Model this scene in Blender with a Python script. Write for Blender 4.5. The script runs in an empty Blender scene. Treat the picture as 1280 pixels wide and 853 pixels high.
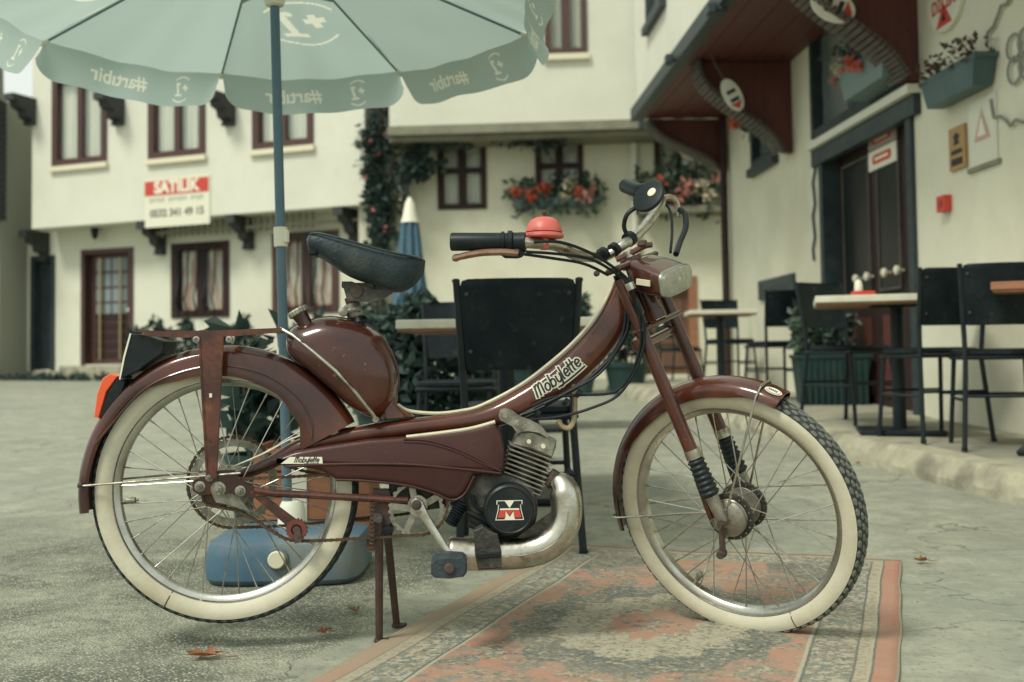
import bpy, bmesh, math, random
from mathutils import Vector, Matrix
R_ = math.radians
V = Vector
SC = bpy.context.scene
COL = SC.collection
# ------------------------------------------------------------------ camera
F_PX = 1422.0                      # focal length in pixels of the 1280 px wide photograph
CAM_H = 0.64
PITCH, ROLL = R_(2.5), R_(0.8)
CY = 447 - F_PX * math.tan(PITCH)  # principal row
c_f = V((0, math.cos(PITCH), math.sin(PITCH)))
c_u0 = V((0, -math.sin(PITCH), math.cos(PITCH)))
c_r0 = V((1, 0, 0))
c_r = math.cos(ROLL) * c_r0 - math.sin(ROLL) * c_u0
c_u = math.sin(ROLL) * c_r0 + math.cos(ROLL) * c_u0
CAM = V((0, 0, CAM_H))
cam_d = bpy.data.cameras.new('camera')
cam = bpy.data.objects.new('camera', cam_d)
COL.objects.link(cam)
m3 = Matrix((c_r, c_u, -c_f)).transposed()
cam.matrix_world = Matrix.Translation(CAM) @ m3.to_4x4()
cam_d.sensor_width = 36
cam_d.lens = F_PX / 1280 * 36
cam_d.shift_y = (CY - 426.5) / 1280
cam_d.clip_start = 0.05
cam_d.clip_end = 500
cam_d.dof.use_dof = True
cam_d.dof.focus_distance = 2.56
cam_d.dof.aperture_fstop = 3.5
SC.camera = cam
# ------------------------------------------------------------------ world and sun (soft overcast)
SUN_EL, SUN_AZ = R_(52), R_(222)   # azimuth measured clockwise from +Y: behind the camera, a little left
wd = bpy.data.worlds.new('World'); SC.world = wd; wd.use_nodes = True
nt = wd.node_tree; nt.nodes.clear()
sky = nt.nodes.new('ShaderNodeTexSky'); sky.sky_type = 'NISHITA'; sky.sun_disc = False
sky.sun_elevation = SUN_EL; sky.sun_rotation = SUN_AZ; sky.dust_density = 4; sky.air_density = 1.2
mix = nt.nodes.new('ShaderNodeMix'); mix.data_type = 'RGBA'; mix.inputs[0].default_value = 0.82
mix.inputs[7].default_value = (9.6, 10.25, 9.3, 1)          # high even cloud
bg = nt.nodes.new('ShaderNodeBackground'); bg.inputs[1].default_value = 0.074
wo = nt.nodes.new('ShaderNodeOutputWorld')
nt.links.new(sky.outputs[0], mix.inputs[6]); nt.links.new(mix.outputs[2], bg.inputs[0]); nt.links.new(bg.outputs[0], wo.inputs[0])
sd = bpy.data.lights.new('sun', 'SUN'); so = bpy.data.objects.new('sun', sd); COL.objects.link(so)
sd.energy = 1.75; sd.angle = R_(14); sd.color = (1.0, 0.98, 0.86)
sdir = V((math.sin(SUN_AZ) * math.cos(SUN_EL), math.cos(SUN_AZ) * math.cos(SUN_EL), math.sin(SUN_EL)))
so.rotation_euler = sdir.to_track_quat('Z', 'Y').to_euler(); so.location = sdir * 30
vs = SC.view_settings; vs.view_transform = 'Standard'; vs.look = 'None'; vs.exposure = 0.48; vs.gamma = 1.0; vs.use_curve_mapping = False
SC.cycles.max_bounces = 6
# ------------------------------------------------------------------ pixel -> direction helpers
def ray(x, y):
    return (x - 640) / F_PX * c_r - (y - CY) / F_PX * c_u + c_f
def on_plane(x, y, P, N):
    d = ray(x, y)
    return CAM + d * ((P - CAM).dot(N) / d.dot(N))
def gz(x, y):                                  # height of the gently rising street
    return max(0.0, (y - 4.0) * 0.025) if y < 20 else 0.4
def on_ground(x, y, lift=0.0):
    d = ray(x, y); a, b = 0.5, 60.0
    for _ in range(50):
        t = (a + b) / 2; p = CAM + d * t
        if p.z > gz(p.x, p.y) + lift: a = t
        else: b = t
    return V((p.x, p.y, gz(p.x, p.y) + lift))
def at_depth(x, y, Y):
    return on_plane(x, y, V((0, Y, 0)), V((0, 1, 0)))
# ------------------------------------------------------------------ materials
MATS = {}
def mat(name, col, rough=0.6, metal=0.0, col2=None, nscale=8.0, mixlo=0.4, mixhi=0.7, bump=0.0, bscale=60.0,
        coat=0.0, spec=0.5, trans=0.0, col3=None, n3scale=2.0, alpha=1.0, rough2=None, detail=6.0, aniso=None, m3=(0.5, 0.65)):
    if name in MATS: return MATS[name]
    m = bpy.data.materials.new(name); m.use_nodes = True
    n = m.node_tree.nodes; l = m.node_tree.links
    b = n['Principled BSDF']
    b.inputs['Base Color'].default_value = (*col, 1); b.inputs['Roughness'].default_value = rough
    b.inputs['Metallic'].default_value = metal
    b.inputs['Specular IOR Level'].default_value = spec
    if coat: b.inputs['Coat Weight'].default_value = coat; b.inputs['Coat Roughness'].default_value = 0.09
    if trans: b.inputs['Transmission Weight'].default_value = trans
    if alpha < 1: b.inputs['Alpha'].default_value = alpha
    tc = n.new('ShaderNodeTexCoord')
    src = tc.outputs['Object']
    if aniso:
        mp = n.new('ShaderNodeMapping'); mp.inputs['Scale'].default_value = aniso
        l.new(src, mp.inputs[0]); src = mp.outputs[0]
    if col2 is not None:
        nz = n.new('ShaderNodeTexNoise'); nz.inputs['Scale'].default_value = nscale; nz.inputs['Detail'].default_value = detail
        nz.inputs['Roughness'].default_value = 0.65
        l.new(src, nz.inputs['Vector'])
        rp = n.new('ShaderNodeMapRange'); rp.inputs[1].default_value = mixlo; rp.inputs[2].default_value = mixhi
        l.new(nz.outputs[0], rp.inputs[0])
        mx = n.new('ShaderNodeMix'); mx.data_type = 'RGBA'
        mx.inputs[6].default_value = (*col, 1); mx.inputs[7].default_value = (*col2, 1)
        l.new(rp.outputs[0], mx.inputs[0]); last = mx.outputs[2]
        if rough2 is not None:
            rr = n.new('ShaderNodeMix'); rr.inputs[2].default_value = rough; rr.inputs[3].default_value = rough2
            l.new(rp.outputs[0], rr.inputs[0]); l.new(rr.outputs[0], b.inputs['Roughness'])
        if col3 is not None:
            n3 = n.new('ShaderNodeTexNoise'); n3.inputs['Scale'].default_value = n3scale; n3.inputs['Detail'].default_value = 5
            l.new(src, n3.inputs['Vector'])
            r3 = n.new('ShaderNodeMapRange'); r3.inputs[1].default_value = m3[0]; r3.inputs[2].default_value = m3[1]
            l.new(n3.outputs[0], r3.inputs[0])
            x3 = n.new('ShaderNodeMix'); x3.data_type = 'RGBA'; x3.inputs[7].default_value = (*col3, 1)
            l.new(r3.outputs[0], x3.inputs[0]); l.new(last, x3.inputs[6]); last = x3.outputs[2]
        l.new(last, b.inputs['Base Color'])
    if bump:
        nb = n.new('ShaderNodeTexNoise'); nb.inputs['Scale'].default_value = bscale; nb.inputs['Detail'].default_value = 4
        l.new(src, nb.inputs['Vector'])
        bp = n.new('ShaderNodeBump'); bp.inputs['Strength'].default_value = bump; bp.inputs['Distance'].default_value = 0.01
        l.new(nb.outputs[0], bp.inputs['Height']); l.new(bp.outputs[0], b.inputs['Normal'])
    MATS[name] = m
    return m
def leafmat(name, col, col2, tr=0.3, nscale=3.0):
    m = mat(name, col, 0.5, 0, col2, nscale, 0.35, 0.65)
    n = m.node_tree.nodes; l = m.node_tree.links
    b = n['Principled BSDF']; out = n['Material Output']
    t = n.new('ShaderNodeBsdfTranslucent'); s = n.new('ShaderNodeMixShader'); s.inputs[0].default_value = tr
    lk = [k for k in l if k.to_socket == b.inputs['Base Color']]
    if lk: l.new(lk[0].from_socket, t.inputs[0])
    else: t.inputs[0].default_value = (*col, 1)
    l.new(b.outputs[0], s.inputs[1]); l.new(t.outputs[0], s.inputs[2]); l.new(s.outputs[0], out.inputs[0])
    return m
# ------------------------------------------------------------------ objects
ROOTM = {}
def root_matrix(o):
    while o is not None and o.parent is not None: o = o.parent
    return ROOTM.get(o.name, Matrix.Identity(4)) if o is not None else Matrix.Identity(4)
def tag(o, label=None, cat=None, group=None, kind=None):
    if label: o['label'] = label
    if cat: o['category'] = cat
    if group: o['group'] = group
    if kind: o['kind'] = kind
    return o
def thing(name, label, cat, loc=(0, 0, 0), rz=0.0, group=None):
    o = bpy.data.objects.new(name, None); COL.objects.link(o)
    o.empty_display_size = 0.1
    o.location = loc; o.rotation_euler = (0, 0, rz)
    ROOTM[o.name] = Matrix.Translation(V(loc)) @ Matrix.Rotation(rz, 4, 'Z')
    return tag(o, label, cat, group)
def copy_thing(o, loc, rz, label=None, group=None):
    def cp(a, par):
        c = a.copy(); COL.objects.link(c); c.parent = par
        for ch in a.children: cp(ch, c)
        return c
    c = cp(o, None)
    c.location = loc; c.rotation_euler = (0, 0, rz)
    if label: c['label'] = label
    if group: c['group'] = group
    return c
def spline(pts, n=6, closed=False):
    pts = [V(p) for p in pts]; out = []
    k = len(pts)
    rng = range(k) if closed else range(k - 1)
    for i in rng:
        if closed: a, b, c, d = pts[(i - 1) % k], pts[i], pts[(i + 1) % k], pts[(i + 2) % k]
        else: a, b, c, d = pts[max(i - 1, 0)], pts[i], pts[i + 1], pts[min(i + 2, k - 1)]
        for j in range(n):
            t = j / n
            out.append(0.5 * ((2 * b) + (c - a) * t + (2 * a - 5 * b + 4 * c - d) * t * t + (3 * b - a - 3 * c + d) * t ** 3))
    if not closed: out.append(pts[-1])
    return out
class MB:
    def __init__(s): s.v = []; s.f = []
    def add(s, vs, fs):
        o = len(s.v); s.v += [V(p) for p in vs]; s.f += [tuple(i + o for i in f) for f in fs]; return s
    def hexa(s, c):    # 8 corners: bottom 4 (ccw), top 4
        return s.add(c, [(3, 2, 1, 0), (4, 5, 6, 7), (0, 1, 5, 4), (1, 2, 6, 5), (2, 3, 7, 6), (3, 0, 4, 7)])
    def box(s, c, size, ax=None):
        c = V(c); hx, hy, hz = [k / 2 for k in size]
        X, Y, Z = ax if ax else (V((1, 0, 0)), V((0, 1, 0)), V((0, 0, 1)))
        P = [c + X * a + Y * b + Z * d for d in (-hz, hz) for a, b in ((-hx, -hy), (hx, -hy), (hx, hy), (-hx, hy))]
        return s.hexa(P)
    def bbox(s, c, size, ax=None, bev=0.004):     # box with chamfered edges
        c = V(c); h = [k / 2 for k in size]; b = min(bev, min(h) * 0.9)
        X, Y, Z = ax if ax else (V((1, 0, 0)), V((0, 1, 0)), V((0, 0, 1)))
        rings = []
        for z, ins in ((-h[2], b), (-h[2] + b, 0), (h[2] - b, 0), (h[2], b)):
            x, y = h[0] - ins, h[1] - ins
            q = b if ins == 0 else b * 0.6
            ring = []
            for a, d in ((x, y - q), (x - q, y), (-x + q, y), (-x, y - q), (-x, -y + q), (-x + q, -y), (x - q, -y), (x, -y + q)):
                ring.append(c + X * a + Y * d + Z * z)
            rings.append(ring)
        return s.loft(rings)
    def loft(s, rings, caps=True, closed=True, loop=False):
        n = len(rings[0]); o = len(s.v)
        for r in rings: s.v += [V(p) for p in r]
        K = len(rings)
        for i in range(K if loop else K - 1):
            i2 = (i + 1) % K
            for j in range(n if closed else n - 1):
                j2 = (j + 1) % n
                s.f.append((o + i * n + j, o + i * n + j2, o + i2 * n + j2, o + i2 * n + j))
        if caps and not loop and closed:
            s.f.append(tuple(o + j for j in reversed(range(n)))); s.f.append(tuple(o + (K - 1) * n + j for j in range(n)))
        return s
    def tube(s, pts, r, seg=8, caps=True):
        pts = [V(p) for p in pts]; rs = r if isinstance(r, (list, tuple)) else [r] * len(pts)
        rings = []; up = None
        for i, p in enumerate(pts):
            t = (pts[min(i + 1, len(pts) - 1)] - pts[max(i - 1, 0)])
            if t.length < 1e-9: t = V((0, 0, 1))
            t.normalize()
            if up is None:
                up = V((0, 0, 1)) if abs(t.z) < 0.9 else V((1, 0, 0))
            a = t.cross(up)
            if a.length < 1e-6: a = t.orthogonal()
            a.normalize(); b = a.cross(t); up = b
            rings.append([p + (a * math.cos(k * 2 * math.pi / seg) + b * math.sin(k * 2 * math.pi / seg)) * rs[i] for k in range(seg)])
        return s.loft(rings, caps)
    def lathe(s, c, axis, prof, seg=24, caps=True, loop=False):   # prof: (r, h) along the axis
        c = V(c); axis = V(axis).normalized(); a = axis.orthogonal().normalized(); b = axis.cross(a)
        rings = [[c + axis * h + (a * math.cos(k * 2 * math.pi / seg) + b * math.sin(k * 2 * math.pi / seg)) * max(r, 1e-5) for k in range(seg)] for r, h in prof]
        return s.loft(rings, caps, True, loop)
    def prism(s, outline, d):                  # outline of 3-D points, extruded by vector d
        n = len(outline); d = V(d)
        return s.loft([[V(p) for p in outline], [V(p) + d for p in outline]])
    def xf(s, fn):
        s.v = [fn(p) for p in s.v]; return s
    def build(s, name, m, parent=None, smooth=False, kind=None, label=None, cat=None, autosharp=35):
        me = bpy.data.meshes.new(name)
        im = root_matrix(parent).inverted() if parent is not None else Matrix.Identity(4)
        me.from_pydata([im @ p for p in s.v], [], s.f)
        bm = bmesh.new(); bm.from_mesh(me); bmesh.ops.recalc_face_normals(bm, faces=bm.faces); 
        if smooth:
            for f in bm.faces: f.smooth = True
            lim = R_(autosharp)
            for e in bm.edges:
                if len(e.link_faces) == 2 and e.calc_face_angle(0) > lim: e.smooth = False
        bm.to_mesh(me); bm.free()
        o = bpy.data.objects.new(name, me); COL.objects.link(o)
        if m: me.materials.append(m)
        if parent is not None: o.parent = parent
        return tag(o, label, cat, None, kind)
def sring(c, a, b, n=16, e=2.6):               # superellipse ring
    out = []
    for k in range(n):
        t = 2 * math.pi * k / n
        x = math.copysign(abs(math.cos(t)) ** (2 / e), math.cos(t)); y = math.copysign(abs(math.sin(t)) ** (2 / e), math.sin(t))
        out.append(c + a * x + b * y)
    return out
def text2d(s, size, shear=0.0, bold=0.0):
    cu = bpy.data.curves.new('t', 'FONT'); cu.body = s; cu.size = size; cu.shear = shear; cu.offset = bold
    cu.align_x = 'CENTER'; cu.align_y = 'CENTER'; cu.resolution_u = 3
    o = bpy.data.objects.new('t', cu); COL.objects.link(o)
    dg = bpy.context.evaluated_depsgraph_get(); me = o.evaluated_get(dg).to_mesh()
    vs = [tuple(v.co) for v in me.vertices]; fs = [tuple(p.vertices) for p in me.polygons]
    o.evaluated_get(dg).to_mesh_clear()
    bpy.data.objects.remove(o); bpy.data.curves.remove(cu)
    return vs, fs
def leafy(mb, c, rad, n, size, rng, flat=0.0, shell=0.0):
    c = V(c)
    for _ in range(n):
        while True:
            d = V((rng.uniform(-1, 1), rng.uniform(-1, 1), rng.uniform(-1, 1)))
            if shell < d.length <= 1: break
        p = c + V((d.x * rad[0], d.y * rad[1], d.z * rad[2]))
        one_leaf(mb, p, size * rng.uniform(0.6, 1.25), rng, flat)
def one_leaf(mb, p, L, rng, flat=0.0):
    a = V((rng.gauss(0, 1), rng.gauss(0, 1), rng.gauss(0, 1) * (1 - flat) - 0.1)).normalized()
    b = a.cross(V((rng.gauss(0, 1), rng.gauss(0, 1), rng.gauss(0, 1)))).normalized()
    nrm = a.cross(b)
    w = L * 0.3
    mb.add([p, p + a * L * 0.45 + b * w + nrm * w * 0.4, p + a * L, p + a * L * 0.45 - b * w + nrm * w * 0.4, p + a * L * 0.5],
           [(0, 1, 4), (1, 2, 4), (2, 3, 4), (3, 0, 4)])
# ------------------------------------------------------------------ palette
def plaster(name, c1, c2, stain):
    m = mat(name, c1, 0.92, 0, c2, 1.1, 0.40, 0.75, 0.35, 16, spec=0.2)
    n = m.node_tree.nodes; l = m.node_tree.links; b = n['Principled BSDF']; tc = n.new('ShaderNodeTexCoord')
    mp = n.new('ShaderNodeMapping'); mp.inputs['Scale'].default_value = (1.6, 1.6, 0.5); l.new(tc.outputs['Object'], mp.inputs[0])
    a = n.new('ShaderNodeTexNoise'); a.inputs['Scale'].default_value = 2.2; a.inputs['Detail'].default_value = 7; a.inputs['Roughness'].default_value = 0.7; l.new(mp.outputs[0], a.inputs['Vector'])
    r = n.new('ShaderNodeMapRange'); r.inputs[1].default_value = 0.52; r.inputs[2].default_value = 0.78; r.inputs[4].default_value = 0.28; l.new(a.outputs[0], r.inputs[0])
    g = n.new('ShaderNodeTexNoise'); g.inputs['Scale'].default_value = 0.7; g.inputs['Detail'].default_value = 8; l.new(tc.outputs['Object'], g.inputs['Vector'])
    r2 = n.new('ShaderNodeMapRange'); r2.inputs[1].default_value = 0.5; r2.inputs[2].default_value = 0.75; r2.inputs[4].default_value = 0.45; l.new(g.outputs[0], r2.inputs[0])
    mxm = n.new('ShaderNodeMath'); mxm.operation = 'MAXIMUM'; l.new(r.outputs[0], mxm.inputs[0]); l.new(r2.outputs[0], mxm.inputs[1])
    x = n.new('ShaderNodeMix'); x.data_type = 'RGBA'; x.inputs[7].default_value = (*stain, 1); l.new(mxm.outputs[0], x.inputs[0])
    src = [k for k in l if k.to_socket == b.inputs['Base Color']][0].from_socket; l.new(src, x.inputs[6]); l.new(x.outputs[2], b.inputs['Base Color'])
    return m
m_wall = plaster('lime_plaster', (0.70, 0.705, 0.58), (0.62, 0.625, 0.51), (0.47, 0.45, 0.34))
m_wall2 = plaster('cream_plaster', (0.72, 0.71, 0.565), (0.62, 0.61, 0.475), (0.46, 0.43, 0.31))
m_wall3 = plaster('white_plaster', (0.70, 0.70, 0.595), (0.63, 0.63, 0.535), (0.55, 0.54, 0.44))
m_band = mat('grey_timber_band', (0.24, 0.235, 0.17), 0.8, 0, (0.17, 0.165, 0.125), 6)
m_dkwood = mat('dark_brown_wood', (0.04, 0.02, 0.018), 0.6, 0, (0.025, 0.015, 0.015), 9, aniso=(6, 6, 0.6), spec=0.25)
m_redwood = mat('reddish_wood', (0.13, 0.038, 0.026), 0.6, 0, (0.07, 0.023, 0.02), 5, 0.35, 0.7, aniso=(5, 5, 0.5))
m_brownwin = mat('brown_window_wood', (0.075, 0.034, 0.03), 0.55, 0, (0.05, 0.024, 0.022), 9, aniso=(6, 6, 0.6))
m_rib_w = mat('dark_rib_wood', (0.10, 0.085, 0.072), 0.7, 0, (0.065, 0.056, 0.05), 8)
m_black_wood = mat('blackened_timber', (0.025, 0.033, 0.035), 0.7, 0, (0.05, 0.045, 0.04), 7, aniso=(6, 6, 0.7))
m_grey_paint = mat('slate_grey_paint', (0.025, 0.042, 0.048), 0.5, 0, (0.05, 0.064, 0.066), 10, spec=0.3)
m_curtain = mat('pale_curtain', (0.80, 0.80, 0.64), 0.9, 0, (0.60, 0.62, 0.52), 3.0, 0.4, 0.6, aniso=(9, 9, 0.3))
m_curtain_o = mat('orange_curtain', (0.50, 0.23, 0.12), 0.9, 0, (0.78, 0.76, 0.60), 2.0, 0.46, 0.54, aniso=(7, 7, 0.8))
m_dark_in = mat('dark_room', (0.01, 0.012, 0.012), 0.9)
m_glass = mat('window_glass', (0.55, 0.66, 0.66), 0.04, 0, alpha=0.12, spec=0.8)
m_concrete = mat('worn_concrete', (0.36, 0.345, 0.255), 0.9, 0, (0.27, 0.26, 0.195), 5, 0.35, 0.7, 0.5, 40, col3=(0.2, 0.2, 0.155), n3scale=1.4)
m_kerb = mat('chipped_kerb_concrete', (0.44, 0.42, 0.30), 0.9, 0, (0.30, 0.285, 0.21), 9, 0.35, 0.7, 0.8, 30, col3=(0.2, 0.19, 0.14), n3scale=4)
m_metal_dk = mat('black_metal', (0.006, 0.013, 0.016), 0.45, 0.0, (0.014, 0.022, 0.025), 14, spec=0.3)
m_leath = mat('black_leatherette', (0.0045, 0.011, 0.014), 0.5, 0, (0.013, 0.021, 0.024), 9, bump=0.15, bscale=120, spec=0.22, col3=(0.03, 0.036, 0.036), n3scale=24, m3=(0.62, 0.74))
m_tabletop = mat('pale_table_top', (0.70, 0.69, 0.55), 0.5, 0, (0.6, 0.58, 0.45), 8)
m_tableedge = mat('brown_table_underside', (0.30, 0.15, 0.075), 0.6, 0, (0.2, 0.1, 0.055), 10)
m_orangewood = mat('orange_brown_wood', (0.34, 0.15, 0.075), 0.55, 0, (0.22, 0.10, 0.055), 7, aniso=(1, 6, 6))
m_green_pl = mat('dark_green_plastic', (0.018, 0.045, 0.044), 0.5, 0, (0.028, 0.058, 0.054), 7, spec=0.25)
m_terra = mat('terracotta', (0.42, 0.15, 0.065), 0.8, 0, (0.3, 0.11, 0.06), 9, bump=0.2)
m_blue_pl = mat('blue_plastic', (0.045, 0.11, 0.17), 0.45, 0, (0.07, 0.14, 0.19), 5, col3=(0.16, 0.19, 0.18), n3scale=3)
m_cream = mat('cream_plastic', (0.72, 0.68, 0.5), 0.5)
m_white_pl = mat('white_plastic', (0.74, 0.73, 0.6), 0.5)
m_red_pl = mat('red_plastic', (0.55, 0.055, 0.035), 0.45)
m_red_txt = mat('red_print', (0.55, 0.06, 0.04), 0.7)
m_grey_txt = mat('grey_print', (0.17, 0.18, 0.16), 0.7)
m_blk_txt = mat('black_print', (0.012, 0.016, 0.017), 0.6)
m_wht_txt = mat('white_print', (0.78, 0.77, 0.62), 0.7)
m_leaf = leafmat('leaf_green', (0.045, 0.085, 0.065), (0.085, 0.125, 0.085))
m_leaf_d = leafmat('leaf_dark_green', (0.026, 0.058, 0.052), (0.055, 0.09, 0.072))
m_leaf_r = leafmat('leaf_reddish', (0.11, 0.06, 0.05), (0.05, 0.045, 0.035))
m_stem = mat('plant_stem', (0.07, 0.06, 0.04), 0.8)
m_flow_r = leafmat('flower_orange_red', (0.72, 0.12, 0.055), (0.62, 0.16, 0.09), 0.3)
m_flow_w = leafmat('flower_cream', (0.75, 0.68, 0.52), (0.7, 0.6, 0.42), 0.3)
m_flow_p = leafmat('flower_pink', (0.62, 0.25, 0.22), (0.6, 0.32, 0.26), 0.3)
m_box_teal = mat('teal_trough_plastic', (0.05, 0.10, 0.105), 0.5, 0, (0.07, 0.125, 0.125), 6)
m_dryleaf = leafmat('dry_brown_leaf', (0.34, 0.14, 0.06), (0.22, 0.09, 0.045), 0.25, 30)
# ------------------------------------------------------------------ ground
def ground_material():
    m = bpy.data.materials.new('worn_street'); m.use_nodes = True
    n = m.node_tree.nodes; l = m.node_tree.links; b = n['Principled BSDF']; b.inputs['Roughness'].default_value = 0.92
    b.inputs['Specular IOR Level'].default_value = 0.25
    tc = n.new('ShaderNodeTexCoord'); P = tc.outputs['Object']
    def noise(s, d=6, r=0.6):
        k = n.new('ShaderNodeTexNoise'); k.inputs['Scale'].default_value = s; k.inputs['Detail'].default_value = d; k.inputs['Roughness'].default_value = r
        l.new(P, k.inputs['Vector']); return k.outputs[0]
    def mr(x, a, c, lo=0.0, hi=1.0):
        k = n.new('ShaderNodeMapRange'); k.inputs[1].default_value = a; k.inputs[2].default_value = c; k.inputs[3].default_value = lo; k.inputs[4].default_value = hi
        l.new(x, k.inputs[0]); return k.outputs[0]
    def mixc(f, a, c):
        k = n.new('ShaderNodeMix'); k.data_type = 'RGBA'
        for s, q in ((6, a), (7, c)):
            if isinstance(q, tuple): k.inputs[s].default_value = (*q, 1)
            else: l.new(q, k.inputs[s])
        if isinstance(f, float): k.inputs[0].default_value = f
        else: l.new(f, k.inputs[0])
        return k.outputs[2]
    def math_(op, a, c):
        k = n.new('ShaderNodeMath'); k.operation = op
        for s, q in ((0, a), (1, c)):
            if isinstance(q, (int, float)): k.inputs[s].default_value = q
            else: l.new(q, k.inputs[s])
        return k.outputs[0]
    # exposed-aggregate asphalt
    vo = n.new('ShaderNodeTexVoronoi'); vo.inputs['Scale'].default_value = 135; l.new(P, vo.inputs['Vector'])
    vr = n.new('ShaderNodeSeparateColor'); l.new(vo.outputs['Color'], vr.inputs[0])
    stone = mixc(mr(vr.outputs[0], 0.45, 0.95), (0.19, 0.20, 0.152), (0.60, 0.60, 0.46))
    edge = mr(vo.outputs['Distance'], 0.3, 0.62)
    asph = mixc(edge, stone, (0.112, 0.122, 0.097))
    asph = mixc(mr(noise(2.3), 0.42, 0.68), asph, (0.40, 0.405, 0.305))
    # smooth worn concrete
    conc = mixc(mr(noise(7), 0.35, 0.7), (0.365, 0.37, 0.285), (0.245, 0.255, 0.20))
    conc = mixc(mr(noise(60, 4), 0.56, 0.76), conc, (0.15, 0.15, 0.12))
    conc = mixc(mr(noise(1.1), 0.5, 0.68), conc, (0.25, 0.27, 0.215))
    sx = n.new('ShaderNodeSeparateXYZ'); l.new(P, sx.inputs[0])
    # boundary of the concrete strip: runs along the left edge of the rug
    lin = math_('SUBTRACT', sx.outputs[0], math_('MULTIPLY', math_('SUBTRACT', sx.outputs[1], 2.3), 0.30))
    lin = math_('ADD', lin, math_('MULTIPLY', math_('SUBTRACT', noise(4, 5), 0.5), 0.45))
    mask = mr(lin, -0.50, -0.44)
    far = mr(math_('ADD', sx.outputs[1], math_('MULTIPLY', noise(1.5), 1.5)), 4.6, 5.6)
    mask = math_('MAXIMUM', mask, far)
    asph = mixc(mr(noise(26, 5, 0.7), 0.5, 0.66, 0.0, 0.75), asph, (0.15, 0.158, 0.122))
    asph = mixc(mr(noise(17, 5, 0.7), 0.56, 0.7, 0.0, 0.7), asph, (0.47, 0.46, 0.345))
    conc = mixc(mr(noise(19, 7, 0.75), 0.52, 0.66, 0.0, 0.6), conc, (0.17, 0.185, 0.145))
    conc = mixc(mr(noise(9, 7, 0.75), 0.56, 0.7, 0.0, 0.6), conc, (0.43, 0.44, 0.335))
    colr = mixc(mask, asph, conc)
    # cracks
    vc = n.new('ShaderNodeTexVoronoi'); vc.feature = 'DISTANCE_TO_EDGE'; vc.inputs['Scale'].default_value = 1.35
    wv = n.new('ShaderNodeVectorMath'); wv.operation = 'ADD'
    nzc = n.new('ShaderNodeTexNoise'); nzc.inputs['Scale'].default_value = 5; nzc.inputs['Detail'].default_value = 6; l.new(P, nzc.inputs['Vector'])
    sc_ = n.new('ShaderNodeVectorMath'); sc_.operation = 'SCALE'; sc_.inputs['Scale'].default_value = 0.45; l.new(nzc.outputs['Color'], sc_.inputs[0])
    l.new(P, wv.inputs[0]); l.new(sc_.outputs[0], wv.inputs[1]); l.new(wv.outputs[0], vc.inputs['Vector'])
    crack = math_('MULTIPLY', mr(vc.outputs['Distance'], 0.0, 0.010, 1.0, 0.0), mr(noise(1.7), 0.46, 0.6))
    colr = mixc(math_('MULTIPLY', crack, 0.45), colr, (0.07, 0.07, 0.058))
    dirt = mr(noise(0.8, 8), 0.52, 0.72, 0.0, 0.35)
    colr = mixc(dirt, colr, (0.19, 0.185, 0.135))
    l.new(colr, b.inputs['Base Color'])
    h = math_('ADD', math_('MULTIPLY', mr(vo.outputs['Distance'], 0.0, 0.6, 1.0, 0.0), math_('SUBTRACT', 1.15, mask)), math_('MULTIPLY', noise(45, 5), 0.6))
    h = math_('SUBTRACT', h, math_('MULTIPLY', crack, 2.0))
    bp = n.new('ShaderNodeBump'); bp.inputs['Strength'].default_value = 0.65; bp.inputs['Distance'].default_value = 0.007
    l.new(h, bp.inputs['Height']); l.new(bp.outputs[0], b.inputs['Normal'])
    return m
g = MB()
xs = [-80, -30, -12, -6, -3, 0, 3, 6, 12, 30, 80]; ys = [-30, -6, 0, 2, 4, 8, 12, 16, 20, 24, 40, 90]
g.add([(x, y, gz(x, y)) for y in ys for x in xs], [(j * 11 + i, j * 11 + i + 1, (j + 1) * 11 + i + 1, (j + 1) * 11 + i) for j in range(11) for i in range(10)])
g.build('ground', ground_material(), kind='structure')
# raised terrace pavement with a chipped kerb in front of the right-hand house
KERB = [(2.75, 0.5), (2.3, 3.0), (2.05, 4.6), (1.85, 6.1), (1.62, 8.5), (1.35, 11.0), (1.1, 13.2)]
def kerb_x(y):
    for (x0, y0), (x1, y1) in zip(KERB, KERB[1:]):
        if y0 <= y <= y1: return x0 + (x1 - x0) * (y - y0) / (y1 - y0)
    return KERB[-1][0]
rk = random.Random(5)
STEP = 0.125
kb = MB(); pv = MB(); rings = []
K = 150
for i in range(K + 1):
    y = 0.5 + 12.7 * i / K; x = kerb_x(y); z = gz(x, y)
    j = rk.uniform(-1, 1); j2 = rk.uniform(0, 1) ** 3
    rings.append([V((x - 0.03 + 0.012 * j, y, z - 0.1)), V((x - 0.022 + 0.01 * j, y, z + 0.035)), V((x + 0.004 + 0.012 * rk.uniform(-1, 1), y, z + 0.085 - 0.015 * j2)),
                  V((x + 0.035 + 0.02 * j2, y, z + STEP - 0.008 * j2)), V((x + 0.17, y, z + STEP + 0.001)), V((x + 0.17, y, z - 0.1))])
kb.loft(rings)
kb.build('kerb', m_kerb, kind='structure', smooth=True, autosharp=28)
rows = []
for i in range(31):
    y = 0.5 + 12.7 * i / 30; x = kerb_x(y) + 0.165; z = gz(x, y) + STEP - 0.003
    rows.append([V((x, y, z)), V((4.2, y, z)), V((4.2, y, z - 0.3)), V((x, y, z - 0.3))])
pv.loft(rows)
pv.build('terrace_pavement', m_concrete, kind='structure')
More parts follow.
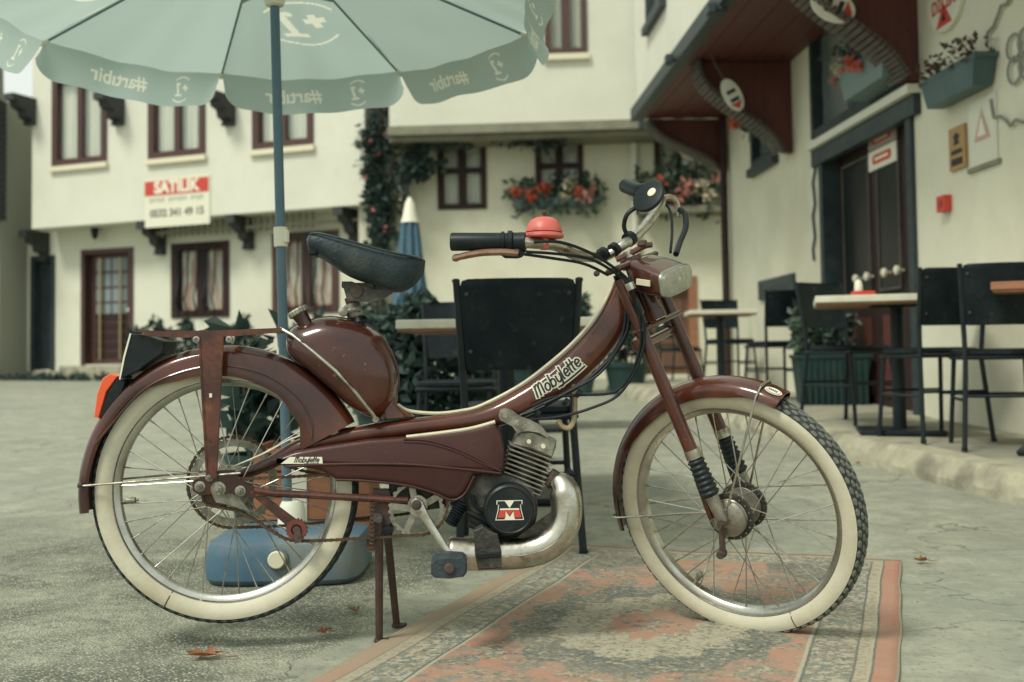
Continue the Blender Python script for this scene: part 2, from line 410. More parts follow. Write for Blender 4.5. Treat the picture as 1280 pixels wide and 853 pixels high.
# ------------------------------------------------------------------ facades
class Fac:
    def __init__(s, P, u):
        s.P = V((P[0], P[1], 0)); s.u = V((u[0], u[1], 0)).normalized(); s.n = V((s.u.y, -s.u.x, 0))
        if s.n.dot(CAM - s.P) < 0: s.n = -s.n
    def pt(s, u, z, d=0.0): return s.P + s.u * u + s.n * d + V((0, 0, z))
    def uz(s, x, y, d=0.0):
        p = on_plane(x, y, s.P + s.n * d, s.n) - s.P
        return p.dot(s.u), p.z
    def rect(s, x0, y0, x1, y1, d=0.0):       # pixel rectangle -> u0, u1, z0, z1 (averaged to be square on the wall)
        c = [s.uz(x, y, d) for x in (x0, x1) for y in (y0, y1)]
        a, b = (c[0][0] + c[1][0]) / 2, (c[2][0] + c[3][0]) / 2
        z1, z0 = (c[0][1] + c[2][1]) / 2, (c[1][1] + c[3][1]) / 2
        return min(a, b), max(a, b), z0, z1
    def box(s, mb, u0, u1, z0, z1, d0, d1):
        return mb.hexa([s.pt(u0, z0, d0), s.pt(u1, z0, d0), s.pt(u1, z0, d1), s.pt(u0, z0, d1), s.pt(u0, z1, d0), s.pt(u1, z1, d0), s.pt(u1, z1, d1), s.pt(u0, z1, d1)])
    def flat(s, mb, pts, d): return mb.add([s.pt(u, z, d) for u, z in pts], [tuple(range(len(pts)))])
    def text(s, mb, txt, u, z, size, d, bold=0.0, flip=1, shear=0.0):
        vs, fs = text2d(txt, size, shear, bold)
        return mb.add([s.pt(u + flip * x, z + y, d) for x, y, _ in vs], fs)
def wall_mesh(F, u0, u1, z0, z1, opens, deep=0.22, thick=4.0, d=0.0, top=True):
    mb = MB()
    us = sorted({u0, u1, *[o[0] for o in opens], *[o[1] for o in opens]}); zs = sorted({z0, z1, *[o[2] for o in opens], *[o[3] for o in opens]})
    us = [u for u in us if u0 <= u <= u1]; zs = [z for z in zs if z0 <= z <= z1]
    for a, b in zip(us, us[1:]):
        for c, e in zip(zs, zs[1:]):
            mu, mz = (a + b) / 2, (c + e) / 2
            if any(o[0] < mu < o[1] and o[2] < mz < o[3] for o in opens): continue
            F.flat(mb, [(a, c), (b, c), (b, e), (a, e)], d)
    for o in opens:
        for (p, q) in (((o[0], o[2]), (o[0], o[3])), ((o[0], o[3]), (o[1], o[3])), ((o[1], o[3]), (o[1], o[2])), ((o[1], o[2]), (o[0], o[2]))):
            mb.add([F.pt(*p, d), F.pt(*q, d), F.pt(*q, d - deep), F.pt(*p, d - deep)], [(0, 1, 2, 3)])
    for u in (u0, u1): mb.add([F.pt(u, z0, d), F.pt(u, z1, d), F.pt(u, z1, d - thick), F.pt(u, z0, d - thick)], [(0, 1, 2, 3)])
    for z in (z0, z1): mb.add([F.pt(u0, z, d), F.pt(u1, z, d), F.pt(u1, z, d - thick), F.pt(u0, z, d - thick)], [(0, 1, 2, 3)])
    mb.add([F.pt(u0, z0, d - thick), F.pt(u1, z0, d - thick), F.pt(u1, z1, d - thick), F.pt(u0, z1, d - thick)], [(0, 1, 2, 3)])
    return mb
def window(F, house, u0, u1, z0, z1, cols, rows, fm, cm=None, d=0.0, fw=0.09, mw=0.05, sill=True, proud=0.03, cover=(0.0, 1.0), bars=0, sm=None):
    f = MB()
    F.box(f, u0, u0 + fw, z0, z1, d - 0.12, d + proud); F.box(f, u1 - fw, u1, z0, z1, d - 0.12, d + proud)
    F.box(f, u0 + fw, u1 - fw, z1 - fw, z1, d - 0.12, d + proud - 0.003); F.box(f, u0 + fw, u1 - fw, z0, z0 + fw, d - 0.12, d + proud - 0.003)
    w = f.build('window', fm, house)
    iu0, iu1, iz0, iz1 = u0 + fw, u1 - fw, z0 + fw, z1 - fw
    for i in range(1, cols):
        u = iu0 + (iu1 - iu0) * i / cols; b = MB(); k = mw * (1.5 if cols == 2 else 1)
        F.box(b, u - k / 2, u + k / 2, iz0, iz1, d - 0.1, d + 0.004); b.build('mullion', fm, w)
    for j in range(1, rows):
        z = iz0 + (iz1 - iz0) * j / rows; b = MB(); F.box(b, iu0, iu1, z - mw / 2, z + mw / 2, d - 0.09, d - 0.004); b.build('glazing_bar', fm, w)
    for i in range(cols):
        for j in range(rows):
            a, b2 = iu0 + (iu1 - iu0) * i / cols, iu0 + (iu1 - iu0) * (i + 1) / cols; c, e = iz0 + (iz1 - iz0) * j / rows, iz0 + (iz1 - iz0) * (j + 1) / rows
            p = MB(); F.box(p, a + mw / 2, b2 - mw / 2, c + mw / 2, e - mw / 2, d - 0.058, d - 0.05); p.build('pane', m_glass, w)
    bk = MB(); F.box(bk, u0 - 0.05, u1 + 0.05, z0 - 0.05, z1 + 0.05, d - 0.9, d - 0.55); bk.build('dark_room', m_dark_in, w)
    if cm:
        rng = random.Random(int(u0 * 97 + z0 * 31)); cur = MB(); n = 40; rings = []
        for k in range(n + 1):
            t = k / n; u = u0 + 0.02 + (u1 - u0 - 0.04) * t; dd = d - 0.13 + 0.018 * math.sin(k * 1.9 + rng.random())
            if not (cover[0] <= t <= cover[1]): continue
            rings.append([F.pt(u, z0 + 0.02, dd), F.pt(u, z1 - 0.02, dd)])
        for a, b2 in zip(rings, rings[1:]): cur.add([a[0], b2[0], b2[1], a[1]], [(0, 1, 2, 3)])
        cur.build('curtain', cm, w)
    if sill:
        s = MB(); F.box(s, u0 - 0.03, u1 + 0.03, z0 - 0.085, z0 - 0.004, d - 0.05, d + 0.07); s.build('sill', sm or m_cream, w)
    for k in range(bars):
        u = iu0 + (iu1 - iu0) * (k + 0.5) / bars; b = MB()
        b.tube([F.pt(u, z0 + 0.02, d + 0.09), F.pt(u, z0 + (z1 - z0) * 0.25, d + 0.18), F.pt(u, z0 + (z1 - z0) * 0.5, d + 0.1), F.pt(u, z1 - 0.02, d + 0.09)], 0.016, 5); b.build('iron_bar', m_metal_dk, w)
    return w
def hole(r, k=0.02): return (r[0] + k, r[1] - k, r[2] + k, r[3] - k)
# ---------------- left house
LU = V((3.44, -1.422, 0)).normalized()
LR = V((-2.12, 16.5, 0)); LP = LR - LU * 6.37
L1 = Fac(LP, LU); L0 = Fac(LP - L1.n * 0.55, LU)
lh = thing('townhouse', 'white plastered house with jettied upper floor, brown windows and for-sale banner', 'house', (LP.x, LP.y, gz(0, LP.y)))
up = [L1.rect(66, 90, 134, 206), L1.rect(186, 90, 257, 197), L1.rect(316, 90, 392, 185)]
lzb = 2.9
b = wall_mesh(L1, 0, 6.37, lzb, 7.2, [hole(r) for r in up], thick=5); b.build('upper_wall', m_wall3, lh)
dr = [L0.rect(102, 311, 167, 457), L0.rect(39, 320, 69, 464)]
lw = [L0.rect(215, 303, 287, 397), L0.rect(341, 290, 424, 392)]
b = wall_mesh(L0, -0.75, 6.6, -0.3, lzb + 0.05, [hole(r) for r in dr + lw], thick=4.3); b.build('lower_wall', m_wall, lh)
for r in up: window(L1, lh, *r, 2, 1, m_brownwin, m_curtain, fw=0.11, mw=0.07)
window(L0, lh, *lw[0], 2, 1, m_dkwood, m_curtain_o, fw=0.12, mw=0.1, bars=5, sill=False)
window(L0, lh, *lw[1], 2, 1, m_brownwin, m_curtain_o, fw=0.12, mw=0.1, bars=6, sill=False)
def door(F, house, r, m, panes=None, d=-0.12, knob=True, side=0.85, fw=0.08):
    u0, u1, z0, z1 = r
    f = MB(); F.box(f, u0, u0 + fw, z0, z1, d - 0.05, 0.025); F.box(f, u1 - fw, u1, z0, z1, d - 0.05, 0.025); F.box(f, u0 + fw, u1 - fw, z1 - fw, z1, d - 0.05, 0.022)
    f.build('door_frame', m, house)
    p = MB(); F.box(p, u0 + fw, u1 - fw, z0, z1 - fw, d - 0.05, d)
    do = p.build('door', m, house)
    if knob:
        k = MB(); u = u0 + (u1 - u0) * side; k.lathe(F.pt(u, z0 + (z1 - z0) * 0.47, d), F.n, [(0.012, 0), (0.012, 0.03), (0.03, 0.04), (0.03, 0.06), (0.01, 0.07)], 10); k.build('door_handle', m_cream, do, True)
    return do
do = door(L0, lh, dr[0], m_brownwin)
u0, u1, z0, z1 = dr[0]; wdt = u1 - u0
for i in range(4):
    for j in range(4):
        a = u0 + wdt * (0.2 + 0.155 * i); c = z0 + (z1 - z0) * (0.42 + 0.13 * j)
        p = MB(); L0.box(p, a, a + wdt * 0.12, c, c + (z1 - z0) * 0.11, -0.13, -0.112); p.build('pane', mat('door_glass', (0.20, 0.25, 0.25), 0.2), do)
for k in (0.31, 0.7):
    p = MB(); p.tube([L0.pt(u0 + wdt * k, z0 + 0.1, -0.06), L0.pt(u0 + wdt * k, z1 - 0.15, -0.06)], 0.02, 8); p.build('door_bar', mat('brass', (0.4, 0.32, 0.17), 0.4, 0.6), do, True)
for j in range(5):
    p = MB(); c = z0 + 0.12 + 0.16 * j; L0.box(p, u0 + wdt * .18, u1 - wdt * .18, c, c + 0.11, -0.125, -0.105); p.build('door_panel', m_dkwood, do)
door(L0, lh, dr[1], m_grey_paint, side=0.8)
st = MB(); L0.box(st, dr[0][0] - 0.15, dr[0][1] + 0.2, -0.2, dr[0][2], -0.2, 0.35); st.build('doorstep', m_kerb, lh)
st = MB(); L0.box(st, -0.75, 6.6, -0.2, dr[0][2] - 0.08, 0.0, 0.12); st.build('plinth', m_kerb, lh)
def corbel(F, house, uc, w, z1, drop, reach, m):
    prof = [(0, 0), (reach, 0), (reach, -0.1 * drop / 0.4), (reach * 0.78, -0.12), (reach * 0.72, -0.2), (reach * 0.45, -0.24), (reach * 0.4, -0.34), (reach * 0.15, -0.38), (0.12, -drop), (0, -drop)]
    b = MB(); b.prism([F.pt(uc - w / 2, z1 + q, dd) for dd, q in prof], F.u * w); b.build('corbel', m, house)
for x in (58, 203, 313, 445):
    uc, _ = L0.uz(x, 285); corbel(L0, lh, uc, 0.16, lzb - 0.003, 0.5, 0.54, m_black_wood)
for x in (150, 288, 40):                                    # brackets under the upper windows' eaves
    uc, z = L1.uz(x, 150); corbel(L1, lh, uc, 0.2, z + 0.35, 0.45, 0.5, m_black_wood)
for i in range(26):                                          # lattice of short slats below the jetty
    u = L0.uz(205, 280)[0] + i * 0.118
    if u > 6.3: break
    s = MB(); L0.box(s, u, u + 0.05, lzb - 0.24, lzb - 0.004, 0.20, 0.23); s.build('lattice_slat', m_band, lh)
rail = MB(); L0.box(rail, L0.uz(205, 280)[0], 6.35, lzb - 0.2, lzb - 0.15, 0.232, 0.26); rail.build('lattice_rail', m_band, lh)
# wall lantern
uc, zc = L0.uz(127, 293)
ln = thing('wall_lantern', 'small black wall lantern above the glazed front door', 'lantern', L0.pt(uc, zc, 0.0))
b = MB(); b.tube([L0.pt(uc, zc + 0.08, 0), L0.pt(uc, zc + 0.14, 0.1), L0.pt(uc, zc + 0.08, 0.16)], 0.01, 6); b.build('bracket', m_metal_dk, ln)
b = MB(); b.lathe(L0.pt(uc, zc - 0.1, 0.16), (0, 0, 1), [(0.02, 0), (0.05, 0.03), (0.07, 0.15), (0.08, 0.16), (0.02, 0.22)], 6); b.build('lamp_body', m_metal_dk, ln)
# for-sale banner
u0, u1, z0, z1 = L1.rect(181, 222, 262, 280, 0.02)
bn = thing('for_sale_banner', 'white for-sale banner with red heading hanging on the house wall', 'banner', L1.pt((u0 + u1) / 2, z0, 0.02))
b = MB(); L1.box(b, u0, u1, z0 - 0.03, z1, 0.004, 0.018); b.build('sheet', mat('banner_vinyl', (0.74, 0.73, 0.58), 0.6), bn)
b = MB(); L1.box(b, u0 + 0.0, u1 - 0.02, z1 - 0.26, z1 - 0.03, 0.019, 0.022); b.build('red_strip', m_red_txt, bn)
b = MB(); L1.text(b, 'SATILIK', (u0 + u1) / 2 - 0.01, z1 - 0.145, 0.255, 0.024, 0.012); b.build('heading', m_wht_txt, bn)
b = MB()
for k in range(17):
    if k in (5, 12): continue
    a = u0 + 0.1 + k * (u1 - u0 - 0.2) / 17; L1.box(b, a, a + 0.035, z1 - 0.375 + 0.01 * (k % 3), z1 - 0.30, 0.019, 0.021)
b.build('small_line', mat('pale_grey_print', (0.36, 0.38, 0.31), 0.7), bn, kind='stuff')
b = MB(); L1.text(b, '0532 341 49 15', (u0 + u1) / 2, z1 - 0.55, 0.165, 0.022, 0.006); b.build('phone_number', m_grey_txt, bn)
# ---------------- dark timber neighbour and utility pole at the far left
N1 = Fac((-12.2, 20.0), (3.3, -0.9))
nh = thing('timber_house', 'dark timber-clad neighbouring house beyond the white townhouse', 'house', (-10.5, 19.5, gz(0, 19)))
b = wall_mesh(N1, 0, 3.75, -0.3, 5.1, [], thick=3); b.build('wall', mat('neighbour_wall', (0.30, 0.31, 0.25), 0.9), nh)
for i in range(18):
    z = 3.05 + i * 0.112
    s = MB(); N1.box(s, 0.0, 3.9, z, z + 0.1, 0.02, 0.5 + 0.012 * (i % 3)); s.build('plank', m_black_wood, nh)
b = MB(); N1.box(b, 1.2, 3.0, 0.3, 2.6, 0.003, 0.03); b.build('door', m_grey_paint, nh)
p = on_ground(3, 474); pr = p.y * 10 / F_PX
up_ = thing('utility_pole', 'weathered concrete utility pole at the left corner of the street', 'pole', p)
b = MB(); b.tube([p - V((0.12, 0, 0.1)), p + V((-0.14, 0, 3)), p + V((-0.2, 0, 7.5))], [0.19, 0.17, 0.13], 14); b.build('shaft', mat('pole_concrete', (0.27, 0.28, 0.22), 0.9, 0, (0.17, 0.18, 0.15), 3), up_, True)
b = MB(); b.tube([p + V((-0.05, -0.2, 0.1)), p + V((-0.05, -0.2, 3)), p + V((-0.1, -0.2, 6))], 0.03, 6); b.build('conduit', m_grey_paint, up_)
# ---------------- central house
CU = V((1, -0.075, 0)).normalized()
C0 = Fac((-2.35, 16.75), CU); C1 = Fac(V((-2.35, 16.75, 0)) + C0.n * 0.75, CU)
ch = thing('corner_house', 'cream house with white jettied upper floor behind the climbing plant', 'house', (0.3, 16.6, gz(0, 16.6)))
_, czb = C1.uz(600, 155, 0)
cw = [C0.rect(547, 164, 608, 262), C0.rect(669, 171, 729, 243), C0.rect(818, 171, 852, 250)]
cdr = C0.rect(792, 346, 872, 470)
b = wall_mesh(C0, 0.1, 6.6, -0.3, czb + 0.05, [hole(r) for r in cw] + [hole(cdr)], thick=4); b.build('lower_wall', m_wall2, ch)
cu_ = C1.rect(680, -60, 733, 68)
c1u0 = C1.uz(486, 100)[0]
b = wall_mesh(C1, c1u0, 6.9, czb, czb + 4.2, [hole(cu_)], thick=4.5); b.build('upper_wall', m_wall3, ch)
b = MB(); C1.box(b, c1u0 - 0.02, 6.9, czb - 0.13, czb - 0.003, -0.73, 0.03); b.build('jetty_beam', m_band, ch)
b = MB(); C1.box(b, c1u0 - 0.02, 6.9, czb - 0.2, czb - 0.133, -0.73, -0.1); b.build('cornice', m_band, ch)
window(C0, ch, *cw[0], 2, 2, m_dkwood, m_curtain, fw=0.08, mw=0.075, sill=False)
window(C0, ch, *cw[1], 2, 2, m_dkwood, m_curtain, fw=0.08, mw=0.075, sill=False)
window(C0, ch, *cw[2], 1, 1, m_dkwood, m_curtain, fw=0.08, mw=0.06, sill=False)
window(C1, ch, *cu_, 2, 1, m_brownwin, m_curtain, fw=0.08, mw=0.08)
cdo = door(C0, ch, cdr, m_orangewood, side=0.2, fw=0.12)
cdo.data.materials[0] = mat('brown_door_wood', (0.17, 0.09, 0.05), 0.6, 0, (0.1, 0.055, 0.035), 5, aniso=(6, 6, 0.6))
for k in range(4):
    p = MB(); C0.box(p, cdr[0] + 0.2, cdr[1] - 0.2, cdr[2] + 0.1 + 0.36 * k, cdr[2] + 0.38 + 0.36 * k, -0.115, -0.1); p.build('door_panel', MATS['brown_door_wood'], cdo)
b = MB(); b.tube([C1.pt(C1.uz(795, 60)[0], czb - 0.3, -0.04), C1.pt(C1.uz(795, 60)[0], czb + 4, -0.0)], 0.05, 8) if False else None
u_ = C1.uz(799, 60)[0]
b = MB(); b.tube([C1.pt(u_, czb - 0.15, 0.09), C1.pt(u_, czb + 4.0, 0.09)], 0.035, 8); b.build('downpipe', m_grey_paint, ch)
u_ = C0.uz(792, 180)[0]
b = MB(); b.tube([C0.pt(u_, 0.2, 0.08), C0.pt(u_, czb - 0.21, 0.08)], 0.05, 8); b.build('white_downpipe', m_wall3, ch)
pu = C0.uz(475, 220)[0]
b = MB(); C0.box(b, pu - 0.1, pu + 0.06, 0.0, czb + 2.5, 0.05, 0.24); b.build('corner_post', m_dkwood, ch)
# ---------------- right house
R0 = Fac((3.13, 0.0), (-0.053, 1.0))
YE = 12.8
rh = thing('cafe_house', 'cream cafe house with brown overhang, curved brackets and dark door recess', 'house', (2.9, 8.0, gz(0, 8)))
dr_ = R0.rect(1030, 150, 1148, 512)
zl = R0.uz(1080, 146)[1]
dr_ = (dr_[0], dr_[1], gz(0, 7.6) + STEP - 0.05, zl - 0.12)
tw = R0.rect(1016, 60, 1138, 150); tw = (tw[0], tw[1], zl + 0.05, zl + 1.05)
sw = R0.rect(941, 160, 972, 200); sw = (sw[0], sw[1], R0.uz(955, 204)[1], R0.uz(955, 150)[1] + 0.15)
bw = R0.rect(951, 347, 995, 372)
OV = 1.02                          # reach of the overhang
zo = 0.64 + (445 - 0) * (R0.pt(0, 0).y + 0) / F_PX if False else None
pe = on_plane(860, 68, R0.P + R0.n * OV, R0.n); zo = pe.z
b = wall_mesh(R0, 2.0, YE, -0.3, zo + 0.1, [hole(q, 0.0) for q in (dr_, tw, sw, bw)], deep=0.3, thick=4); b.build('lower_wall', m_wall2, rh)
R1 = Fac(R0.P + R0.n * OV, R0.u)
uw = (R1.uz(812, 20)[0] - 0.9, R1.uz(812, 20)[0] + 0.1, R1.uz(812, 32)[1], R1.uz(812, 32)[1] + 1.3)
b = wall_mesh(R1, 2.0, YE, zo + 0.14, zo + 3.6, [hole(uw)], thick=4.5); b.build('upper_wall', m_wall3, rh)
window(R1, rh, *uw, 2, 1, m_grey_paint, m_curtain, sill=True, sm=m_grey_paint)
b = MB(); R1.box(b, 2.0, YE + 0.05, zo, zo + 0.137, -0.05, 0.06); b.build('overhang_beam', m_grey_paint, rh)
for i in range(8):                  # soffit boards
    d0 = -OV + 0.004 + i * 0.121
    s = MB(); R1.box(s, 2.0, YE, zo + 0.02 + 0.004 * (i % 2), zo + 0.06, d0, d0 + 0.116); s.build('soffit_board', m_redwood, rh)
def big_bracket(uc, zb, nm):
    H = zo - zb; n = 14; curve = []
    for k in range(n + 1):
        t = k / n
        # S-shaped sweep from the outer beam down to the wall foot
        curve.append((0.86 - 0.76 * (t ** 1.15) + 0.07 * math.sin(t * 2 * math.pi), zo + 0.015 - H * (t ** 0.92)))
    out = [R0.pt(uc - 0.04, z, d) for d, z in [(0.004, zo + 0.015)] + [(d, z) for d, z in curve] + [(0.004, zb)]]
    b = MB(); b.prism(out, R0.u * 0.10); br = b.build('bracket', m_redwood, rh)
    for k in range(n):              # ribbed sheathing along the curve
        for h in range(2):
            (d0, z0), (d1, z1) = curve[k], curve[k + 1]
            ta, tb = h / 2, h / 2 + 0.36
            p0 = V((d0 + (d1 - d0) * ta, z0 + (z1 - z0) * ta, 0)); p1 = V((d0 + (d1 - d0) * tb, z0 + (z1 - z0) * tb, 0))
            nn = V((p1.y - p0.y, -(p1.x - p0.x), 0)).normalized()
            if nn.x < 0: nn = -nn
            s = MB(); q = [(p0.x, p0.y), (p1.x, p1.y), (p1.x + nn.x * 0.035, p1.y + nn.y * 0.035), (p0.x + nn.x * 0.035, p0.y + nn.y * 0.035)]
            s.prism([R0.pt(uc - 0.16, z, d) for d, z in q], R0.u * 0.32); s.build('rib', m_rib_w, br)
for px, py in ((1147, 104), (990, 192), (908, 214)):
    u, z = R0.uz(px, py); big_bracket(u, z, '')
# lintel between door and upper window
b = MB(); R0.box(b, dr_[0] - 0.12, dr_[1] + 0.12, zl - 0.06, zl + 0.0, 0.0, 0.09); b.build('stone_lintel', m_wall3, rh)
b = MB(); R0.box(b, dr_[0] - 0.12, dr_[1] + 0.12, zl - 0.2, zl - 0.063, -0.02, 0.05); b.build('door_head', m_grey_paint, rh)
window(R0, rh, *tw, 2, 1, m_grey_paint, None, fw=0.07, sill=False)
window(R0, rh, *sw, 1, 1, m_grey_paint, None, fw=0.07, sill=True, sm=m_grey_paint)
window(R0, rh, *bw, 1, 1, m_grey_paint, None, fw=0.10, sill=False)
# double door with one leaf open
u0, u1, z0, z1 = dr_
f = MB(); fw = 0.09
R0.box(f, u0, u0 + fw, z0, z1, -0.15, 0.03); f.build('door_jamb', m_grey_paint, rh); f = MB(); R0.box(f, u1 - fw, u1, z0, z1, -0.15, 0.03); f.build('door_jamb', m_grey_paint, rh)
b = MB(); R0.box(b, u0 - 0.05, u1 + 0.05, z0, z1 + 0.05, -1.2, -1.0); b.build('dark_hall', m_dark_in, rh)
uo = R0.uz(1118, 300)[0]
def leaf(ua, ub, dd, nm):
    p = MB(); R0.box(p, ua, ub, z0 + 0.02, z1, dd - 0.05, dd); L = p.build('door', m_dkwood, rh)
    q = MB(); R0.box(q, ua + 0.12, ub - 0.12, z0 + 0.95, z1 - 0.15, dd + 0.001, dd + 0.012); q.build('glass_panel', mat('dark_glass', (0.012, 0.016, 0.017), 0.3, spec=0.2), L)
    for a, b2, c, e in ((ua + 0.1, ua + 0.12, z0 + 0.93, z1 - 0.13), (ub - 0.12, ub - 0.1, z0 + 0.93, z1 - 0.13), (ua + 0.12, ub - 0.12, z0 + 0.93, z0 + 0.95), (ua + 0.12, ub - 0.12, z1 - 0.15, z1 - 0.13)):
        k = MB(); R0.box(k, a, b2, c, e, dd + 0.002, dd + 0.02); k.build('moulding', m_rib_w, L)
    q = MB(); R0.box(q, ua + 0.15, ub - 0.15, z0 + 0.15, z0 + 0.75, dd + 0.001, dd + 0.015); q.build('lower_panel', m_redwood, L)
    kz = R0.uz(1105, 340)[1]
    for s in (ua + 0.06, ua + 0.3):
        k = MB(); k.lathe(R0.pt(s, kz, dd + 0.01), R0.n, [(0.01, 0), (0.012, 0.03), (0.035, 0.045), (0.035, 0.065), (0.01, 0.08)], 10); k.build('door_handle', m_cream, L, True)
    return L
um = R0.uz(1078, 300)[0]
leaf(uo, um, -0.10, ''); leaf(um + 0.02, u1 - fw - 0.003, -0.12, '')
b = MB(); R0.box(b, u0 - 0.1, u1 + 0.1, z0 - 0.1, z0 + 0.05, 0.002, 0.22); b.build('threshold', m_kerb, rh)
# corner pipe
b = MB(); b.tube([R0.pt(YE - 0.12, 0.3, 0.07), R0.pt(YE - 0.12, zo, 0.07)], 0.042, 8); b.build('corner_pipe', m_dkwood, rh, True)
# cable down the wall
b = MB(); up_l = [R0.pt(R0.uz(1020 + 1.5 * math.sin(k * 2.1), 200 + k * 14)[0], R0.uz(1020, 200 + k * 14)[1], 0.02) for k in range(10)]; b.tube(up_l, 0.012, 5); b.build('wall_cable', m_grey_paint, rh)
# things fixed to the right wall
def wall_thing(name, label, cat, rect, group=None):
    u0, u1, z0, z1 = rect
    return thing(name, label, cat, R0.pt((u0 + u1) / 2, z0, 0.0), 0, group), rect
# signs hung over the open door
rr = (R0.uz(1108, 190)[0], R0.uz(1074, 190)[0])
for k, (y0, y1, lab) in enumerate(((181, 210, 'white sign with red rounded oblong in the doorway, the lower of two'), (160, 183, 'dim red and white sign in the doorway, the upper of two'))):
    za, zb = R0.uz(1092, y1 - 2)[1], R0.uz(1092, y0 + 2)[1]
    t = thing('door_sign', lab, 'sign', R0.pt(rr[0], za, -0.06))
    b = MB(); R0.box(b, rr[0], rr[1], za, zb, -0.085, -0.07); b.build('board', m_white_pl if k == 0 else mat('dim_sign', (0.36, 0.32, 0.27), 0.6), t)
    b = MB(); uc = (rr[0] + rr[1]) / 2; zc = (za + zb) / 2; hw, hh = (rr[1] - rr[0]) * 0.34, (zb - za) * 0.24
    pts = [(uc + math.copysign(hw - hh, math.cos(a)) + hh * math.cos(a), zc + hh * math.sin(a)) for a in [i * math.pi / 12 for i in range(24)]]
    R0.flat(b, pts, -0.066); b.build('red_oblong', m_red_txt, t)
    b = MB(); R0.box(b, uc - hw * 0.7, uc + hw * 0.7, zc - hh * 0.28, zc + hh * 0.28, -0.066, -0.064); b.build('white_lettering', m_wht_txt, t)
# yellow-brown notice board
r = R0.rect(1190, 158, 1210, 212)
t, _ = wall_thing('notice_board', 'narrow ochre notice board with dark symbols on the cafe wall', 'sign', r)
b = MB(); R0.box(b, r[0], r[1], r[2], r[3], 0.002, 0.02); b.build('board', mat('ochre_board', (0.40, 0.25, 0.10), 0.6, 0, (0.33, 0.2, 0.08), 9), t)
for k, (lo, hi) in enumerate(((0.55, 0.85), (0.36, 0.46), (0.1, 0.26))):
    b = MB(); H = r[3] - r[2]; uc = (r[0] + r[1]) / 2; w = (r[1] - r[0]) * 0.2
    if k == 0:
        R0.flat(b, [(uc - w, r[2] + H * 0.78), (uc, r[2] + H * 0.86), (uc + w, r[2] + H * 0.78), (uc + w * .5, r[2] + H * 0.68), (uc + w, r[2] + H * 0.58), (uc - w, r[2] + H * 0.58), (uc - w * .5, r[2] + H * 0.68)], 0.024)
    else: R0.box(b, r[0] + w * 0.8, r[1] - w * 0.8, r[2] + H * lo, r[2] + H * hi, 0.021, 0.023)
    b.build('dark_symbol', m_blk_txt, t)
# electricity cabinet
r = R0.rect(1214, 122, 1248, 205)
t, _ = wall_thing('meter_cabinet', 'flush white meter cabinet with red warning triangle on the cafe wall', 'cabinet', r)
b = MB(); R0.box(b, r[0], r[1], r[2], r[3], 0.001, 0.012); b.build('box', mat('cabinet_white', (0.66, 0.67, 0.55), 0.6), t)
b = MB(); uc, zc = R0.uz(1230, 158)
R0.flat(b, [(uc - 0.1, zc - 0.08), (uc + 0.1, zc - 0.08), (uc, zc + 0.11)], 0.015); b.build('warning_triangle', mat('faded_red', (0.55, 0.36, 0.28), 0.7), t)
b = MB(); R0.flat(b, [(uc - 0.055, zc - 0.055), (uc + 0.055, zc - 0.055), (uc, zc + 0.06)], 0.017); b.build('triangle_field', m_white_pl, t)
b = MB(); R0.box(b, r[0] - 0.03, r[1] + 0.03, r[2] - 0.03, r[2] - 0.003, 0.0, 0.02); b.build('lower_shadow_strip', m_band, t)  # grey strip standing in for the shadow along the cabinet's bottom edge
# red alarm call box
r = R0.rect(1180, 245, 1190, 265)
t, _ = wall_thing('call_point', 'small red call box on the plain cafe wall', 'call box', r)
b = MB(); R0.box(b, r[0], r[1], r[2], r[3], 0.001, 0.05); b.build('case', m_red_pl, t)
b = MB(); R0.box(b, r[0] + 0.03, r[1] - 0.03, r[2] + 0.03, r[3] - 0.03, 0.051, 0.054); b.build('cover', mat('dark_red', (0.35, 0.03, 0.02), 0.4), t)
# oval sign
uc, zc = R0.uz(1186, -8)
t = thing('oval_sign', 'white oval sign with red letters and red triangle high on cafe wall', 'sign', R0.pt(uc, zc - 0.3, 0.0))
ru = abs(R0.uz(1163, 5)[0] - R0.uz(1208, 5)[0]) / 2; rz_ = zc - R0.uz(1186, 40)[1]
b = MB(); b.loft([[R0.pt(uc + ru * math.cos(a) * k, zc + rz_ * math.sin(a) * k, d) for a in [i * math.pi / 16 for i in range(32)]] for k, d in ((1, 0.002), (1, 0.03), (0.96, 0.036))]); b.build('plate', m_white_pl, t)
zt = R0.uz(1186, 24)[1]
b = MB(); R0.flat(b, [(uc - ru * 0.45, zt - 0.045), (uc + ru * 0.45, zt - 0.045), (uc, zt + 0.1)], 0.0385); b.build('red_triangle', m_red_txt, t)
b = MB(); R0.text(b, 'DİLİM', uc, R0.uz(1186, 5)[1], 0.12, 0.0385, 0.004, flip=-1); b.build('lettering', m_red_txt, t)
b = MB(); R0.flat(b, [(uc - ru * 0.12, zt - 0.015), (uc + ru * 0.12, zt - 0.015), (uc, zt + 0.045)], 0.040); b.build('triangle_mark', m_blk_txt, t)
